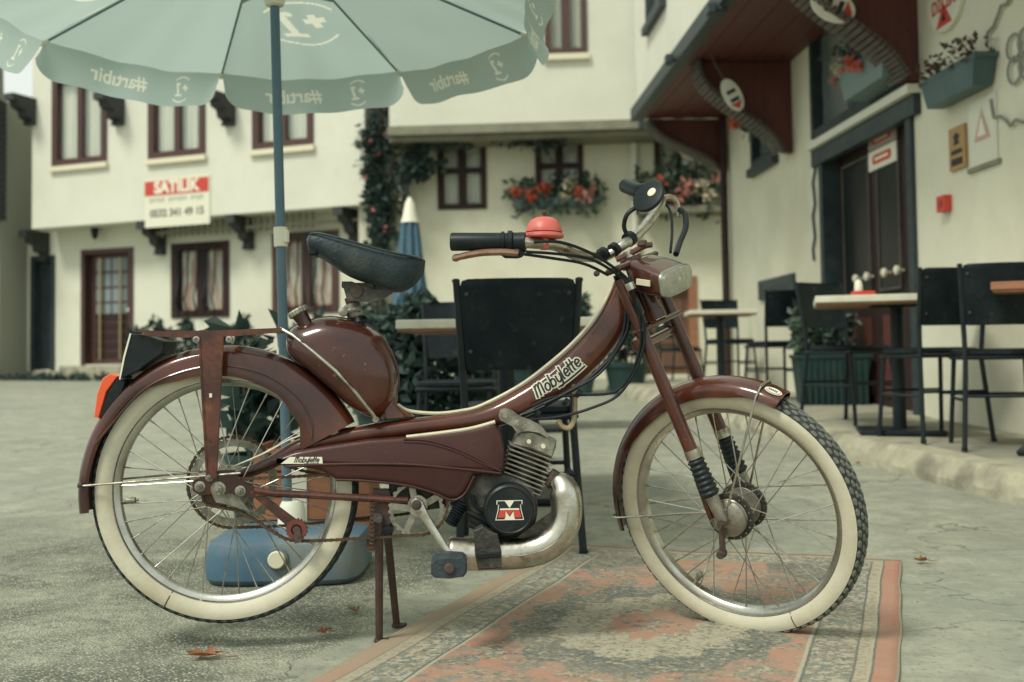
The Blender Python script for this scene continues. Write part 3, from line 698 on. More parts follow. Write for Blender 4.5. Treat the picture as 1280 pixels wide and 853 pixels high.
# wrought emblem
uc, zc = R0.uz(1279, 70)
t = thing('wall_emblem', 'grey relief emblem with scrolls on the cafe wall', 'emblem', R0.pt(uc, zc - 0.3, 0))
for s0, s1, rr_, nm in ((0.5, 2.7, 0.36, 'top_scroll'), (3.6, 5.8, 0.36, 'bottom_scroll')):
    b = MB(); b.tube([R0.pt(uc + 0.42 * math.cos(s0 + (s1 - s0) * k / 14) * (1 + 0.08 * math.sin(k * 1.7)), zc + rr_ * math.sin(s0 + (s1 - s0) * k / 14) * (1 + 0.06 * math.sin(k * 2.2)), 0.02) for k in range(15)], 0.009, 6); b.build(nm, mat('emblem_grey', (0.24, 0.26, 0.22), 0.7), t, True)
b = MB()
for a in range(4):
    q = a * math.pi / 2 + 0.78
    b.tube([R0.pt(uc + 0.09 * math.cos(q) + 0.075 * math.cos(k * math.pi / 6), zc + 0.09 * math.sin(q) + 0.075 * math.sin(k * math.pi / 6), 0.02) for k in range(13)], 0.008, 5)
b.build('clover', MATS['emblem_grey'], t, True)
# lamps and cameras under the beam
for k, (x, y, lab) in enumerate(((836, 75, 'small dark spotlight on the white wall above the grey beam'), (889, 12, 'dark floodlight fixed at the near top of the grey beam'), (990, 42, 'dark security camera beside the upper cafe window'))):
    if k < 2:
        p = on_plane(x, y, R1.P + R1.n * 0.12, R1.n); nn = R1.n; pw = 0.12
    else:
        p = on_plane(x, y, R0.P + R0.n * 0.12, R0.n); nn = R0.n; pw = 0.12
    t = thing(('spotlight', 'floodlight', 'security_camera')[k], lab, ('spotlight', 'floodlight', 'camera')[k], p)
    b = MB(); b.bbox(p, (0.07, 0.12, 0.09), bev=0.012); b.build('housing', m_grey_paint, t, True)
    b = MB(); b.tube([p, p - nn * pw], 0.025, 6); b.build('arm', m_grey_paint, t)
# ---------------- flower troughs
def flower_box(name, label, F, u0, u1, zt, h, dep, m, rng, blossoms, leaf=m_leaf, n=420, spill=0.0, shelf=False, tall=0.16, group=None, ls=0.09):
    t = thing(name, label, 'flower box', F.pt((u0 + u1) / 2, zt - h, 0), 0, group)
    b = MB()
    if shelf: F.box(b, u0, u1, zt - h, zt, 0.003, dep); b.build('shelf', m, t)
    else:
        i = 0.12
        b.loft([[F.pt(u0 + a, z, dd), F.pt(u1 - a, z, dd), F.pt(u1 - a, z, dep - dd * 1.0), F.pt(u0 + a, z, dep - dd)] for a, z, dd in ((i * 0.6, zt - h, 0.02), (0.02, zt - 0.03, 0.006), (0.0, zt - 0.03, 0.004), (0.0, zt, 0.004))]); b.build('trough', m, t)
    b = MB(); k = max(3, int((u1 - u0) / 0.18))
    for q in range(k):
        u = u0 + (u1 - u0) * (q + 0.5) / k; r = tall * rng.uniform(0.7, 1.35)
        leafy(b, F.pt(u, zt + r * 0.6, dep * 0.55), ((u1 - u0) / k * 0.85 + 0.04, dep * 0.7, r), n // k, ls, rng)
        if spill: leafy(b, F.pt(u, zt - spill * 0.5, dep * 1.02), (0.13, 0.06, spill * rng.uniform(0.5, 1)), n // k // 3, ls, rng)
    b.build('foliage', leaf, t)
    for (px, py, r, mm) in blossoms:
        p = on_plane(px, py, F.P + F.n * dep * 1.1, F.n)
        bb = MB(); leafy(bb, p, (r, r, r), 40, r * 0.8, rng); bb.build('blossom', mm, t)
        bb = MB(); bb.tube([p, V((p.x, p.y, zt - 0.02)) - F.n * dep * 0.4], 0.006, 4); bb.build('stem', m_stem, t)
    return t
rg = random.Random(11)
u0, u1, z0, z1 = C0.rect(641, 248, 752, 262, 0.25)
flower_box('flower_box', 'flower box with orange-red geraniums below the window of the cream house', C0, u0, u1, z1, 0.12, 0.26, m_box_teal, rg,
           [(645, 240, .09, m_flow_r), (664, 245, .1, m_flow_r), (681, 236, .09, m_flow_r), (712, 231, .09, m_flow_w), (733, 246, .1, m_flow_p), (723, 240, .07, m_flow_r), (706, 246, .07, m_flow_w), (741, 236, .06, m_flow_p)], spill=0.22, n=420, tall=0.2, ls=0.11)
u0, u1, z0, z1 = C0.rect(800, 257, 908, 263, 0.5)
flower_box('flower_shelf', 'grey shelf crowded with mixed potted flowers beside the brown bracket', C0, u0, u1, z1, 0.09, 0.5, m_band, rg,
           [(826, 225, .09, m_flow_r), (858, 235, .12, m_flow_p), (876, 232, .1, m_flow_w), (886, 244, .09, m_flow_w), (880, 195, .08, m_flow_w), (846, 248, .1, m_flow_p), (898, 222, .08, m_flow_p)], n=650, tall=0.5, shelf=True, ls=0.14)
r = R0.rect(1144, 95, 1214, 100, 0.17); zt = R0.uz(1180, 86, 0.15)[1]
flower_box('flower_trough', 'slate blue trough of withered plants on plain cafe wall beside the bracket', R0, r[0], r[1], zt, 0.18, 0.15, m_box_teal, rg, [], m_leaf_r, 230, tall=0.085, ls=0.05)
r = R0.rect(1054, 110, 1112, 120, 0.2); zt = tw[2] + 0.24
flower_box('window_planter', 'pale teal planter with red and white flowers in the dark upper window', R0, r[0], r[1], zt, 0.22, 0.24, mat('pale_teal_plastic', (0.13, 0.2, 0.19), 0.5), rg,
           [(1046, 86, .05, m_flow_w), (1064, 80, .06, m_flow_r), (1041, 101, .04, m_flow_p), (1058, 76, .04, m_flow_w), (1072, 84, .05, m_flow_r)], n=300, tall=0.16, ls=0.07)
r = R0.rect(936, 168, 962, 176, 0.15)
flower_box('hanging_planter', 'small hanging plant with red flowers by the little window under the overhang', R0, r[0] , r[1], sw[2] + 0.5, 0.16, 0.2, m_box_teal, rg, [(925, 148, .09, m_flow_r), (930, 138, .06, m_flow_w), (920, 155, .07, m_flow_r)], n=260, tall=0.2, spill=0.3)
# pennants hanging from the beam
for k, (x0, y0, x1, y1, lab) in enumerate(((888, 68, 926, 138, 'white oval pennant with dark letters hanging from a string under the overhang'), (1012, -6, 1068, 20, 'white oval pennant with red rays tied near the closer bracket'), (842, 165, 872, 195, 'small white pennant hanging above the flower shelf'))):
    F = R0; d = 0.55 if k != 2 else 0.4
    a = on_plane(x0, y0, F.P + F.n * d, F.n) if k != 2 else at_depth(x0, y0, 13.0); c = on_plane(x1, y1, F.P + F.n * d, F.n) if k != 2 else at_depth(x1, y1, 13.0)
    if k == 0: a = at_depth(x0, y0, 9.9); c = at_depth(x1, y1, 9.9)
    if k == 1: a = at_depth(x0, y0, 7.4); c = at_depth(x1, y1, 7.4)
    t = thing('pennant', lab, 'pennant', c)
    ax = (c - a).normalized(); sd_ = ax.cross(V((0, 1, 0))).normalized(); L = (c - a).length
    hh = L * (0.55 if k == 0 else 0.95); cc = c - ax * hh / 2; w = hh * (0.26 if k == 0 else 0.34)
    b = MB(); b.prism([cc + ax * hh / 2 * math.cos(q) + sd_ * w * math.sin(q) for q in [i * math.pi / 10 for i in range(20)]], V((0, 0.012, 0))); b.build('plate', m_white_pl, t)
    for s in (-0.1, 0.15):
        b = MB(); b.box(cc + ax * hh * s - V((0, 0.004, 0)), (hh * 0.1, w * 1.0, 0.006), (ax, sd_, V((0, 1, 0)))); b.build('dark_mark', m_blk_txt, t)
    b = MB(); b.add([cc + ax * hh * 0.45 - V((0, 0.003, 0)), cc + ax * hh * 0.25 + sd_ * w * 0.7 - V((0, 0.003, 0)), cc + ax * hh * 0.25 - sd_ * w * 0.7 - V((0, 0.003, 0))], [(0, 1, 2)]); b.build('red_mark', m_red_txt, t)
    top = V((a.x, a.y, zo)) if k != 2 else cc + V((0, 0, 0.7))
    b = MB(); b.tube([cc - ax * hh / 2, a, a + (top - a)], 0.008, 5); b.build('string', m_stem, t)
# ---------------- climbing rose on the corner
rg = random.Random(3)
vn = thing('climbing_rose', 'climbing plant with pink blossoms trained up the corner and under the eaves', 'climbing plant', C0.pt(pu, gz(0, 16.5), 0.35))
def vpx(x, y, d=0.4): return on_plane(x, y, C0.P + C0.n * d, C0.n)
paths = [[(478, 400), (470, 330), (476, 260), (468, 200), (480, 140), (492, 95)], [(478, 330), (490, 270), (503, 225), (522, 192), (545, 176), (575, 171), (620, 170), (665, 173), (700, 180)], [(470, 260), (460, 200), (458, 160)], [(476, 300), (488, 220), (496, 160), (490, 100)], [(512, 205), (528, 212), (540, 206)]]
b = MB(); lf = MB()
for pp in paths:
    pts = spline([vpx(*q) for q in pp], 6); b.tube(pts, 0.025, 5)
    for q in pts: leafy(lf, q + V((rg.gauss(0, .05), rg.gauss(0, .05), rg.gauss(0, .05))), (0.15, 0.1, 0.13), 16, 0.12, rg)
leafy(lf, vpx(473, 270), (0.16, 0.14, 0.9), 300, 0.13, rg); leafy(lf, vpx(470, 190), (0.15, 0.14, 0.6), 150, 0.13, rg); leafy(lf, vpx(566, 172), (0.45, 0.1, 0.07), 110, 0.12, rg)
leafy(lf, vpx(668, 173), (0.35, 0.1, 0.06), 60, 0.12, rg)
b.build('stem', m_stem, vn); lf.build('leaves', m_leaf_d, vn)
for (x, y, mm) in ((470, 193, m_flow_p), (462, 178, m_flow_p), (480, 285, m_flow_p), (455, 222, m_flow_p), (484, 168, m_flow_p), (673, 166, m_flow_p), (500, 245, m_flow_w), (512, 142, m_flow_p), (607, 170, m_flow_p), (466, 260, m_flow_p)):
    bb = MB(); leafy(bb, vpx(x, y, 0.55), (.045, .04, .045), 9, .05, rg); bb.build('blossom', mm, vn)
# ================================================================== the moped
m_maroon = mat('maroon_enamel', (0.046, 0.012, 0.0085), 0.36, 0, (0.15, 0.042, 0.017), 4.5, 0.40, 0.74, 0.06, 34, coat=0.9, spec=0.2, col3=(0.026, 0.010, 0.0105), n3scale=3.0, m3=(0.45, 0.66), rough2=0.28)
def add_wear(m, col, scale, lo, hi, amt=0.8):          # paint chips and rust freckles
    n = m.node_tree.nodes; l = m.node_tree.links; b = n['Principled BSDF']; tc = n.new('ShaderNodeTexCoord')
    a = n.new('ShaderNodeTexNoise'); a.inputs['Scale'].default_value = scale; a.inputs['Detail'].default_value = 3; l.new(tc.outputs['Object'], a.inputs['Vector'])
    g = n.new('ShaderNodeTexNoise'); g.inputs['Scale'].default_value = 9; l.new(tc.outputs['Object'], g.inputs['Vector'])
    r1 = n.new('ShaderNodeMapRange'); r1.inputs[1].default_value = lo; r1.inputs[2].default_value = hi; l.new(a.outputs[0], r1.inputs[0])
    r2 = n.new('ShaderNodeMapRange'); r2.inputs[1].default_value = 0.45; r2.inputs[2].default_value = 0.62; l.new(g.outputs[0], r2.inputs[0])
    mu = n.new('ShaderNodeMath'); mu.operation = 'MULTIPLY'; l.new(r1.outputs[0], mu.inputs[0]); l.new(r2.outputs[0], mu.inputs[1])
    m2 = n.new('ShaderNodeMath'); m2.operation = 'MULTIPLY'; m2.inputs[1].default_value = amt; l.new(mu.outputs[0], m2.inputs[0])
    x = n.new('ShaderNodeMix'); x.data_type = 'RGBA'; x.inputs[7].default_value = (*col, 1); l.new(m2.outputs[0], x.inputs[0])
    src = [k for k in l if k.to_socket == b.inputs['Base Color']][0].from_socket; l.new(src, x.inputs[6]); l.new(x.outputs[2], b.inputs['Base Color'])
add_wear(m_maroon, (0.22, 0.13, 0.08), 85, 0.69, 0.73, 0.9)
add_wear(m_maroon, (0.025, 0.014, 0.013), 38, 0.62, 0.70, 0.7)
m_maroon_r = mat('worn_rusty_maroon', (0.115, 0.036, 0.02), 0.45, 0, (0.05, 0.017, 0.012), 22.0, 0.4, 0.62, 0.1, 120, coat=0.1, col3=(0.2, 0.075, 0.03), n3scale=14, m3=(0.6, 0.72))
m_maroon_m = mat('matt_maroon_cover', (0.046, 0.0155, 0.016), 0.42, 0, (0.068, 0.021, 0.014), 5.0, 0.4, 0.7, 0.06, 60, coat=0.3, spec=0.25)
add_wear(m_maroon_r, (0.05, 0.022, 0.018), 70, 0.55, 0.62)
add_wear(m_maroon_m, (0.16, 0.11, 0.09), 150, 0.68, 0.73)
m_chrome = mat('worn_chrome', (0.58, 0.57, 0.49), 0.24, 1.0, (0.36, 0.33, 0.26), 22, 0.42, 0.68, 0.06, 70, rough2=0.5, col3=(0.2, 0.16, 0.12), n3scale=16, m3=(0.6, 0.72))
m_alu = mat('dull_aluminium', (0.36, 0.35, 0.29), 0.46, 0.75, (0.15, 0.14, 0.11), 34, 0.4, 0.7, 0.15, 150, rough2=0.65)
m_rim = mat('satin_rim', (0.52, 0.52, 0.46), 0.27, 1.0, (0.36, 0.355, 0.30), 18, 0.45, 0.7, 0.04, 60, rough2=0.42)
m_white_t = mat('whitewall_rubber', (0.60, 0.575, 0.44), 0.7, 0, (0.50, 0.47, 0.34), 12, 0.42, 0.7, 0.08, 90, col3=(0.42, 0.37, 0.25), n3scale=5, m3=(0.58, 0.75))
m_tread = mat('tyre_rubber', (0.024, 0.030, 0.030), 0.75, 0, (0.055, 0.062, 0.056), 35, 0.45, 0.75)
m_tread_d = mat('dusty_tread_rubber', (0.10, 0.112, 0.098), 0.85, 0, (0.18, 0.185, 0.155), 40, 0.4, 0.7)
m_rubber = mat('black_rubber', (0.007, 0.012, 0.014), 0.42, 0, (0.02, 0.026, 0.027), 40, 0.5, 0.75, spec=0.28)
m_seat = mat('faded_black_leather', (0.013, 0.026, 0.032), 0.40, 0, (0.042, 0.062, 0.068), 6, 0.4, 0.7, 0.3, 140, spec=0.35, col3=(0.09, 0.10, 0.092), n3scale=8, m3=(0.58, 0.75), rough2=0.55)
add_wear(m_seat, (0.12, 0.125, 0.11), 120, 0.6, 0.7, 0.6)
m_black_e = mat('black_enamel', (0.008, 0.013, 0.0145), 0.4, 0, (0.026, 0.031, 0.031), 18, 0.5, 0.7, spec=0.3)
m_grease = mat('greasy_cast_metal', (0.045, 0.045, 0.038), 0.55, 0.4, (0.11, 0.105, 0.085), 25, 0.45, 0.7, 0.4, 90)
m_chain = mat('rusty_chain', (0.075, 0.055, 0.038), 0.6, 0.5, (0.14, 0.075, 0.04), 60, 0.4, 0.7)
m_rust = mat('rusty_steel', (0.10, 0.068, 0.05), 0.75, 0.2, (0.055, 0.042, 0.036), 30, 0.4, 0.7, 0.3, 120)
m_trim = mat('cream_trim', (0.62, 0.58, 0.42), 0.45, 0, (0.45, 0.41, 0.3), 30, 0.5, 0.75)
m_redlens = mat('orange_red_lens', (0.75, 0.10, 0.03), 0.25, spec=0.6)
m_bell = mat('red_bell_paint', (0.62, 0.115, 0.095), 0.42, 0, (0.55, 0.17, 0.13), 22, 0.45, 0.7, 0.05, 100, col3=(0.35, 0.07, 0.055), n3scale=25, m3=(0.62, 0.72))
m_lens = mat('frosted_lamp_glass', (0.80, 0.82, 0.70), 0.2, 0, (0.7, 0.72, 0.6), 14, 0.4, 0.7, 0.5, 55, spec=0.6, trans=0.8)
m_red_rust = mat('red_rusty_pulley', (0.17, 0.045, 0.032), 0.65, 0.1, (0.08, 0.035, 0.027), 40)
m_gaiter = mat('gaiter_rubber', (0.011, 0.018, 0.021), 0.42, 0, (0.028, 0.037, 0.037), 30, spec=0.3)
YAW = R_(2.0); MO = V((-0.29, 2.585, 0.0))
mp_ = thing('moped', 'old maroon moped with whitewall tyres and red bell on its centre stand', 'moped', MO, YAW)
MM = ROOTM[mp_.name]; MI = MM.inverted()
el = MM.to_3x3() @ V((0, 1, 0))
def M(x, y, off=0.0): return MI @ on_plane(x, y, MO - el * off, el)       # moped-local point, off = towards the kerb side (camera)
A1, A2 = M(790, 328), M(922, 638); AXN = (A1 - A2).normalized()
STE = Matrix.Translation(A2) @ Matrix.Rotation(-R_(40), 4, AXN) @ Matrix.Translation(-A2); STI = STE.inverted()
def S(x, y, off=0.0):                                                      # point in the un-steered fork frame
    N = (MM @ STE).to_3x3() @ V((0, 1, 0)); P = MM @ STE @ (A2 + V((0, -off, 0)))
    return STI @ MI @ on_plane(x, y, P, N)
def fin(mb, name, m, parent, smooth=True, st=False, **k):                  # moped-local -> world, then build
    T = MM @ STE if st else MM
    mb.xf(lambda p: T @ p); return mb.build(name, m, parent, smooth, **k)
U = 1 / 553.0
YL = V((0, 1, 0))
def mpath(pts, off, n=6): return spline([M(x, y, off) for x, y in pts], n)
def inset(pts, d):
    n = len(pts); c = sum(pts, V((0, 0, 0))) / n; area = sum(pts[i].x * pts[(i + 1) % n].z - pts[(i + 1) % n].x * pts[i].z for i in range(n)); sg = 1 if area > 0 else -1
    out = []
    for i in range(n):
        t = (pts[(i + 1) % n] - pts[i - 1]).normalized(); nn = V((-t.z, 0, t.x)) * sg
        out.append(pts[i] + nn * d)
    return out
def slab(outl, offs, n=4, sm=True):          # outline pixels on the frame plane -> domed slab; offs = [(lateral, inset)]
    base = [M(x, y, max(q[0] for q in offs)) for x, y in outl]
    if sm: base = spline(base, n, True)
    mb = MB(); mb.loft([[V((p.x, -o, p.z)) for p in inset(base, i)] for o, i in offs]); return mb
def plate(outl, off, th): return slab(outl, [(off - th / 2, 0.0), (off + th / 2, 0.0)], sm=False)
# ---- wheels
def arc_ring(r, y, n=96): return [V((r * math.cos(2 * math.pi * k / n), y, r * math.sin(2 * math.pi * k / n))) for k in range(n)]
def revolve(prof, n=96):
    mb = MB(); mb.loft([arc_ring(r, y, n) for r, y in prof], loop=True); return mb
def wheel(name, C, st, rng, blocks, hub_r, hub_w, drum, phase):
    def T(mb): return mb.xf(lambda p: C + p)
    ty = fin(T(revolve([(0.2485, -0.019), (0.262, -0.0262), (0.274, -0.0275), (0.284, -0.0255), (0.2895, -0.021), (0.2925, -0.011), (0.293, 0), (0.2925, 0.011), (0.2895, 0.021), (0.284, 0.0255), (0.274, 0.0275), (0.262, 0.0262), (0.2485, 0.019), (0.243, 0)])), 'tyre', m_tread, mp_, True, st)
    for s in (-1, 1):
        fin(T(revolve([(0.2478, s * 0.0195), (0.2545, s * 0.0245), (0.262, s * 0.0276), (0.270, s * 0.0291), (0.278, s * 0.0287), (0.284, s * 0.0268), (0.2815, s * 0.024), (0.262, s * 0.024), (0.248, s * 0.017)])), 'whitewall', m_white_t, ty, True, st)
    tb = MB()
    nb = 76
    for row, y in enumerate((-0.0195, -0.0102, 0.0, 0.0102, 0.0195)):
        for k in range(nb):
            a = 2 * math.pi * (k + 0.5 * (row % 2)) / nb; rr = 0.2885 - 0.0045 * (abs(y) / 0.0195) ** 2.2
            ur = V((math.cos(a), 0, math.sin(a))); ut = V((-math.sin(a), 0, math.cos(a)))
            tilt = y / 0.0195 * 0.62; nr = ur * math.cos(tilt) + YL * math.sin(tilt); ny = YL * math.cos(tilt) - ur * math.sin(tilt)
            c = ur * rr + YL * y + nr * 0.004
            hx, hy = 0.0098, 0.0044; ring = []
            for z, k2 in ((-0.003, 1.0), (0.0025, 0.94), (0.0038, 0.7)):
                ring.append([c + nr * z + ut * hx * k2 * p + ny * hy * k2 * q for p, q in ((1, 0), (0.5, 1), (-0.5, 1), (-1, 0), (-0.5, -1), (0.5, -1))])
            tb.loft(ring)
    fin(T(tb), 'tread_blocks', m_tread_d if blocks else m_tread, ty, False, st, kind='stuff')
    sm_ = MB(); a = -1.05 if blocks else -2.05                                    # glued joint of the whitewall band
    for s in (-1,):
        pr = [(0.2478, s * 0.0205), (0.262, s * 0.0284), (0.270, s * 0.0298), (0.278, s * 0.0294), (0.284, s * 0.0275)]
        sm_.loft([[V((r * math.cos(a + w / r), y, r * math.sin(a + w / r))) for r, y in pr] for w in (-0.0011, 0.0011)], closed=False, caps=False)
    fin(T(sm_), 'joint_seam', m_blk_txt, ty, False, st)
    rim = fin(T(revolve([(0.2535, -0.019), (0.251, -0.0208), (0.2475, -0.0205), (0.2455, -0.0165), (0.239, -0.0145), (0.2335, -0.0085), (0.2325, 0), (0.2335, 0.0085), (0.239, 0.0145), (0.2455, 0.0165), (0.2475, 0.0205), (0.251, 0.0208), (0.2535, 0.019), (0.247, 0.014), (0.241, 0), (0.247, -0.014)])), 'rim', m_rim, mp_, True, st)
    hw = hub_w / 2
    h = MB()
    if drum:
        pf = [(0.008, -hw - 0.012), (0.036, -hw - 0.01), (0.044, -hw), (0.0535, -hw), (0.0535, -hw + 0.006), (0.043, -hw + 0.007)]
        for k in range(9):
            y = -hw + 0.012 + k * (hub_w - 0.028) / 8; pf += [(0.0395, y - 0.0026), (0.0445, y - 0.0012), (0.0445, y + 0.0012), (0.0395, y + 0.0026)]
        pf += [(0.043, hw - 0.007), (0.0535, hw - 0.006), (0.0535, hw), (0.03, hw + 0.006), (0.008, hw + 0.012)]
    else:
        pf = [(0.008, -hw - 0.014), (0.02, -hw - 0.012), (0.022, -hw - 0.002), (0.034, -hw), (0.034, -hw + 0.004), (0.02, -hw + 0.008), (0.02, hw - 0.008), (0.05, hw - 0.006), (0.052, hw), (0.05, hw + 0.012), (0.01, hw + 0.014)]
    h.lathe(V((0, 0, 0)), YL, pf, 32)
    hb = fin(T(h), 'hub', m_alu, mp_, True, st)
    if drum:
        for s in (-1, 1):
            fl = MB(); fl.lathe((0, s * (hw - 0.003), 0), YL, [(0.036, -0.0045), (0.0545, -0.0045), (0.0555, 0), (0.0545, 0.0045), (0.036, 0.0045)], 32); fo = fin(T(fl), 'hub_flange', m_grease, hb, True, st)
            for k in range(18):
                q = 2 * math.pi * k / 18; rv = MB(); rv.lathe((0.050 * math.cos(q), s * (hw - 0.003), 0.050 * math.sin(q)), YL, [(0.0024, -0.006), (0.0024, 0.006)], 6); fin(T(rv), 'spoke_head', m_rim, hb, False, st)
    ax = MB(); ax.lathe((0, -hw - 0.04, 0), YL, [(0.004, 0), (0.005, 0.002), (0.005, hub_w + 0.078), (0.004, hub_w + 0.08)], 10); fin(T(ax), 'axle', m_alu, hb, True, st)
    N = 36; fr = 0.050 if drum else 0.031
    for k in range(N):
        side = -1 if k % 2 else 1; cr = 1 if (k // 2) % 2 else -1
        ar = 2 * math.pi * k / N + phase; ah = ar + cr * R_(52 if not drum else 42)
        p0 = V((fr * math.cos(ah), side * (hw - 0.003), fr * math.sin(ah))); p1 = V((0.2335 * math.cos(ar), side * 0.004, 0.2335 * math.sin(ar)))
        d = (p1 - p0).normalized()
        sp = MB(); sp.tube([p0, p1], 0.00135, 6); sp.tube([p1 - d * 0.014, p1 - d * 0.003, p1 + d * 0.002], [0.0019, 0.0022, 0.0026], 6)
        fin(T(sp), 'spoke', m_alu if rng.random() < 0.35 else m_rim, rim, True, st)
    av = -2.1 if blocks else 3.24
    v = MB(); ur = V((math.cos(av), 0, math.sin(av))); v.lathe(ur * 0.237, -ur, [(0.004, 0), (0.004, 0.012), (0.0065, 0.014), (0.0065, 0.022), (0.008, 0.026), (0.0065, 0.034), (0.003, 0.036), (0.003, 0.04)], 10)
    fin(T(v), 'valve', m_alu, rim, True, st)
    return C
RW = M(283, 612)
wheel('rear', RW, False, random.Random(1), False, 0.03, 0.075, False, 0.12)
wheel('front', A2, True, random.Random(2), True, 0.05, 0.082, True, 0.05)
# ---- fenders
def fender(C, a0, a1, st, rin, Ro=0.318, hw=0.041, n=48, m=m_maroon):
    rings = []
    for k in range(n + 1):
        t = k / n; a = a0 + (a1 - a0) * t; ri = rin(t)
        pr = [(ri, -hw), (Ro - 0.024, -hw - 0.002), (Ro - 0.012, -hw * 0.93), (Ro - 0.004, -hw * 0.7), (Ro, -hw * 0.35), (Ro + 0.0015, 0), (Ro, hw * 0.35), (Ro - 0.004, hw * 0.7), (Ro - 0.012, hw * 0.93), (Ro - 0.024, hw + 0.002), (ri, hw)]
        inn = [(r - (0.002 if 0 < i < 10 else 0), y * 0.95) for i, (r, y) in enumerate(pr)][::-1]
        rings.append([C + V((r * math.cos(a), y, r * math.sin(a))) for r, y in pr + inn])
    mb = MB(); mb.loft(rings); return mb
def lerp_tab(tab):
    def f(t):
        for (a, x), (b, y) in zip(tab, tab[1:]):
            if a <= t <= b:
                q = (t - a) / (b - a); q = q * q * (3 - 2 * q); return x + (y - x) * q
        return tab[-1][1]
    return f
rf = fin(fender(RW, R_(188), R_(27), False, lerp_tab([(0, 0.294), (0.34, 0.288), (0.5, 0.262), (0.62, 0.255), (0.78, 0.245), (0.9, 0.225), (1, 0.195)]), Ro=0.323, hw=0.043), 'rear_fender', m_maroon, mp_)
cr = MB(); cr.tube([RW + V((r * math.cos(R_(a)), -0.0455, r * math.sin(R_(a)))) for a, r in ((150, 0.292), (130, 0.283), (110, 0.279), (90, 0.277), (70, 0.274), (52, 0.267), (38, 0.255), (30, 0.24))], 0.0022, 5); cr = MB(); cr.tube(spline([RW + V((r * math.cos(R_(a)), -0.0455, r * math.sin(R_(a)))) for a, r in ((158, 0.296), (130, 0.284), (110, 0.280), (90, 0.278), (70, 0.274), (52, 0.266), (38, 0.25), (30, 0.228))], 6), 0.0024, 6); fin(cr, 'pressed_rib', m_maroon, rf)
fS = [S(985, 487), S(798, 655)]
af = [math.atan2(p.z - A2.z, p.x - A2.x) for p in fS]; a_front = af[0]; a_rear = af[1] % (2 * math.pi)
ff = fin(fender(A2, a_front, a_rear, True, lerp_tab([(0, 0.30), (0.06, 0.292), (0.2, 0.278), (0.5, 0.274), (0.75, 0.285), (1, 0.296)]), Ro=0.315, hw=0.04), 'front_fender', m_maroon, mp_, st=True)
# maker's oval on the tip of the front fender
def on_crown(a, y, r=0.3168): return A2 + V((r * math.cos(a), y, r * math.sin(a)))
a_b = a_front + 0.075
for nm, k, mm, lift in (('badge', 1.0, m_wht_txt, 0.3172), ('badge_ring', 0.84, m_grey_txt, 0.3177), ('badge_field', 0.76, m_wht_txt, 0.3182), ('badge_mark', 0.0, m_blk_txt, 0.3187)):
    b = MB()
    if k:
        b.add([on_crown(a_b + 0.062 * k * math.cos(q), -0.017 + 0.0125 * k * math.sin(q), lift - 0.006 * ((0.017 - 0.0125 * k * math.sin(q)) / 0.041) ** 2 * 1.2) for q in [i * math.pi / 14 for i in range(28)]], [tuple(range(28))])
    else:
        for i in range(5):
            c = a_b - 0.03 + 0.014 * i; b.add([on_crown(c + dx, -0.017 + dy, lift - 0.0012) for dx, dy in ((0, -0.004), (0.008, -0.005), (0.011, 0.004), (0.003, 0.005))], [(0, 1, 2, 3)])
    fin(b, nm, mm, ff, False, True)
# stays
def rod(name, pts, r, m, parent, st=False, n=1, seg=7):
    b = MB(); b.tube(spline(pts, n) if n > 1 else pts, r, seg); return fin(b, name, m, parent, True, st)
hub_s = S(908, 640, 0.062)
for s in (1, -1):
    p = on_crown(a_front + 0.16, -s * 0.043, 0.298); q = on_crown(a_front + 0.16, -s * 0.028, 0.318)
    rod('fender_stay', [on_crown(a_front + 0.16, 0, 0.3205), q, p, V((hub_s.x, -s * 0.060, hub_s.z))], 0.0028, m_chrome, ff, True)
    a_ = a_rear - 0.12
    rod('fender_stay', [on_crown(a_, 0, 0.3205), on_crown(a_, -s * 0.036, 0.316), on_crown(a_, -s * 0.044, 0.30), V((hub_s.x, -s * 0.060, hub_s.z))], 0.0026, m_chrome, ff, True)
for s in (1, -1):
    p = M(100, 607, 0.03); q = M(300, 592, 0.075)
    rod('fender_stay', [V((p.x, 0, p.z)), V((p.x + 0.004, -s * 0.045, p.z)), V((q.x, -s * 0.068, q.z))], 0.0026, m_alu, rf)
b = MB(); b.lathe(M(100, 607, 0.046), V((1, 0, 0)), [(0.006, -0.004), (0.006, 0.004)], 6); fin(b, 'stay_nut', m_rust, rf)
# ---- main beam and down tube
def ring_px(t, bt, hw, e=2.5, n=20, off=0.0):
    a, c = M(*t, off), M(*bt, off); a.y = c.y = 0; m = (a + c) / 2
    return sring(m, a - m, YL * hw, n, e)
secs = [((282, 595), (286, 608), .012), ((330, 574), (335, 589), .018), ((372, 549), (378, 571), .028), ((432, 535), (436, 557), .034), ((500, 524), (505, 548), .037), ((545, 519), (555, 542), .037),
        ((600, 509), (618, 535), .036), ((650, 484), (673, 514), .035), ((690, 455), (720, 483), .034), ((720, 428), (751, 454), .033), ((744, 400), (775, 424), .031), ((760, 372), (788, 394), .028), ((768, 350), (794, 366), .024)]
def interp(secs, n=4):
    P = spline([V((s[0][0], s[0][1], 0)) for s in secs], n); Q = spline([V((s[1][0], s[1][1], 0)) for s in secs], n); H = spline([V((s[2], 0, 0)) for s in secs], n)
    return [((p.x, p.y), (q.x, q.y), h.x) for p, q, h in zip(P, Q, H)]
SX = interp(secs)
b = MB(); b.loft([ring_px(*s) for s in SX]); frame = fin(b, 'frame', m_maroon, mp_, autosharp=60)
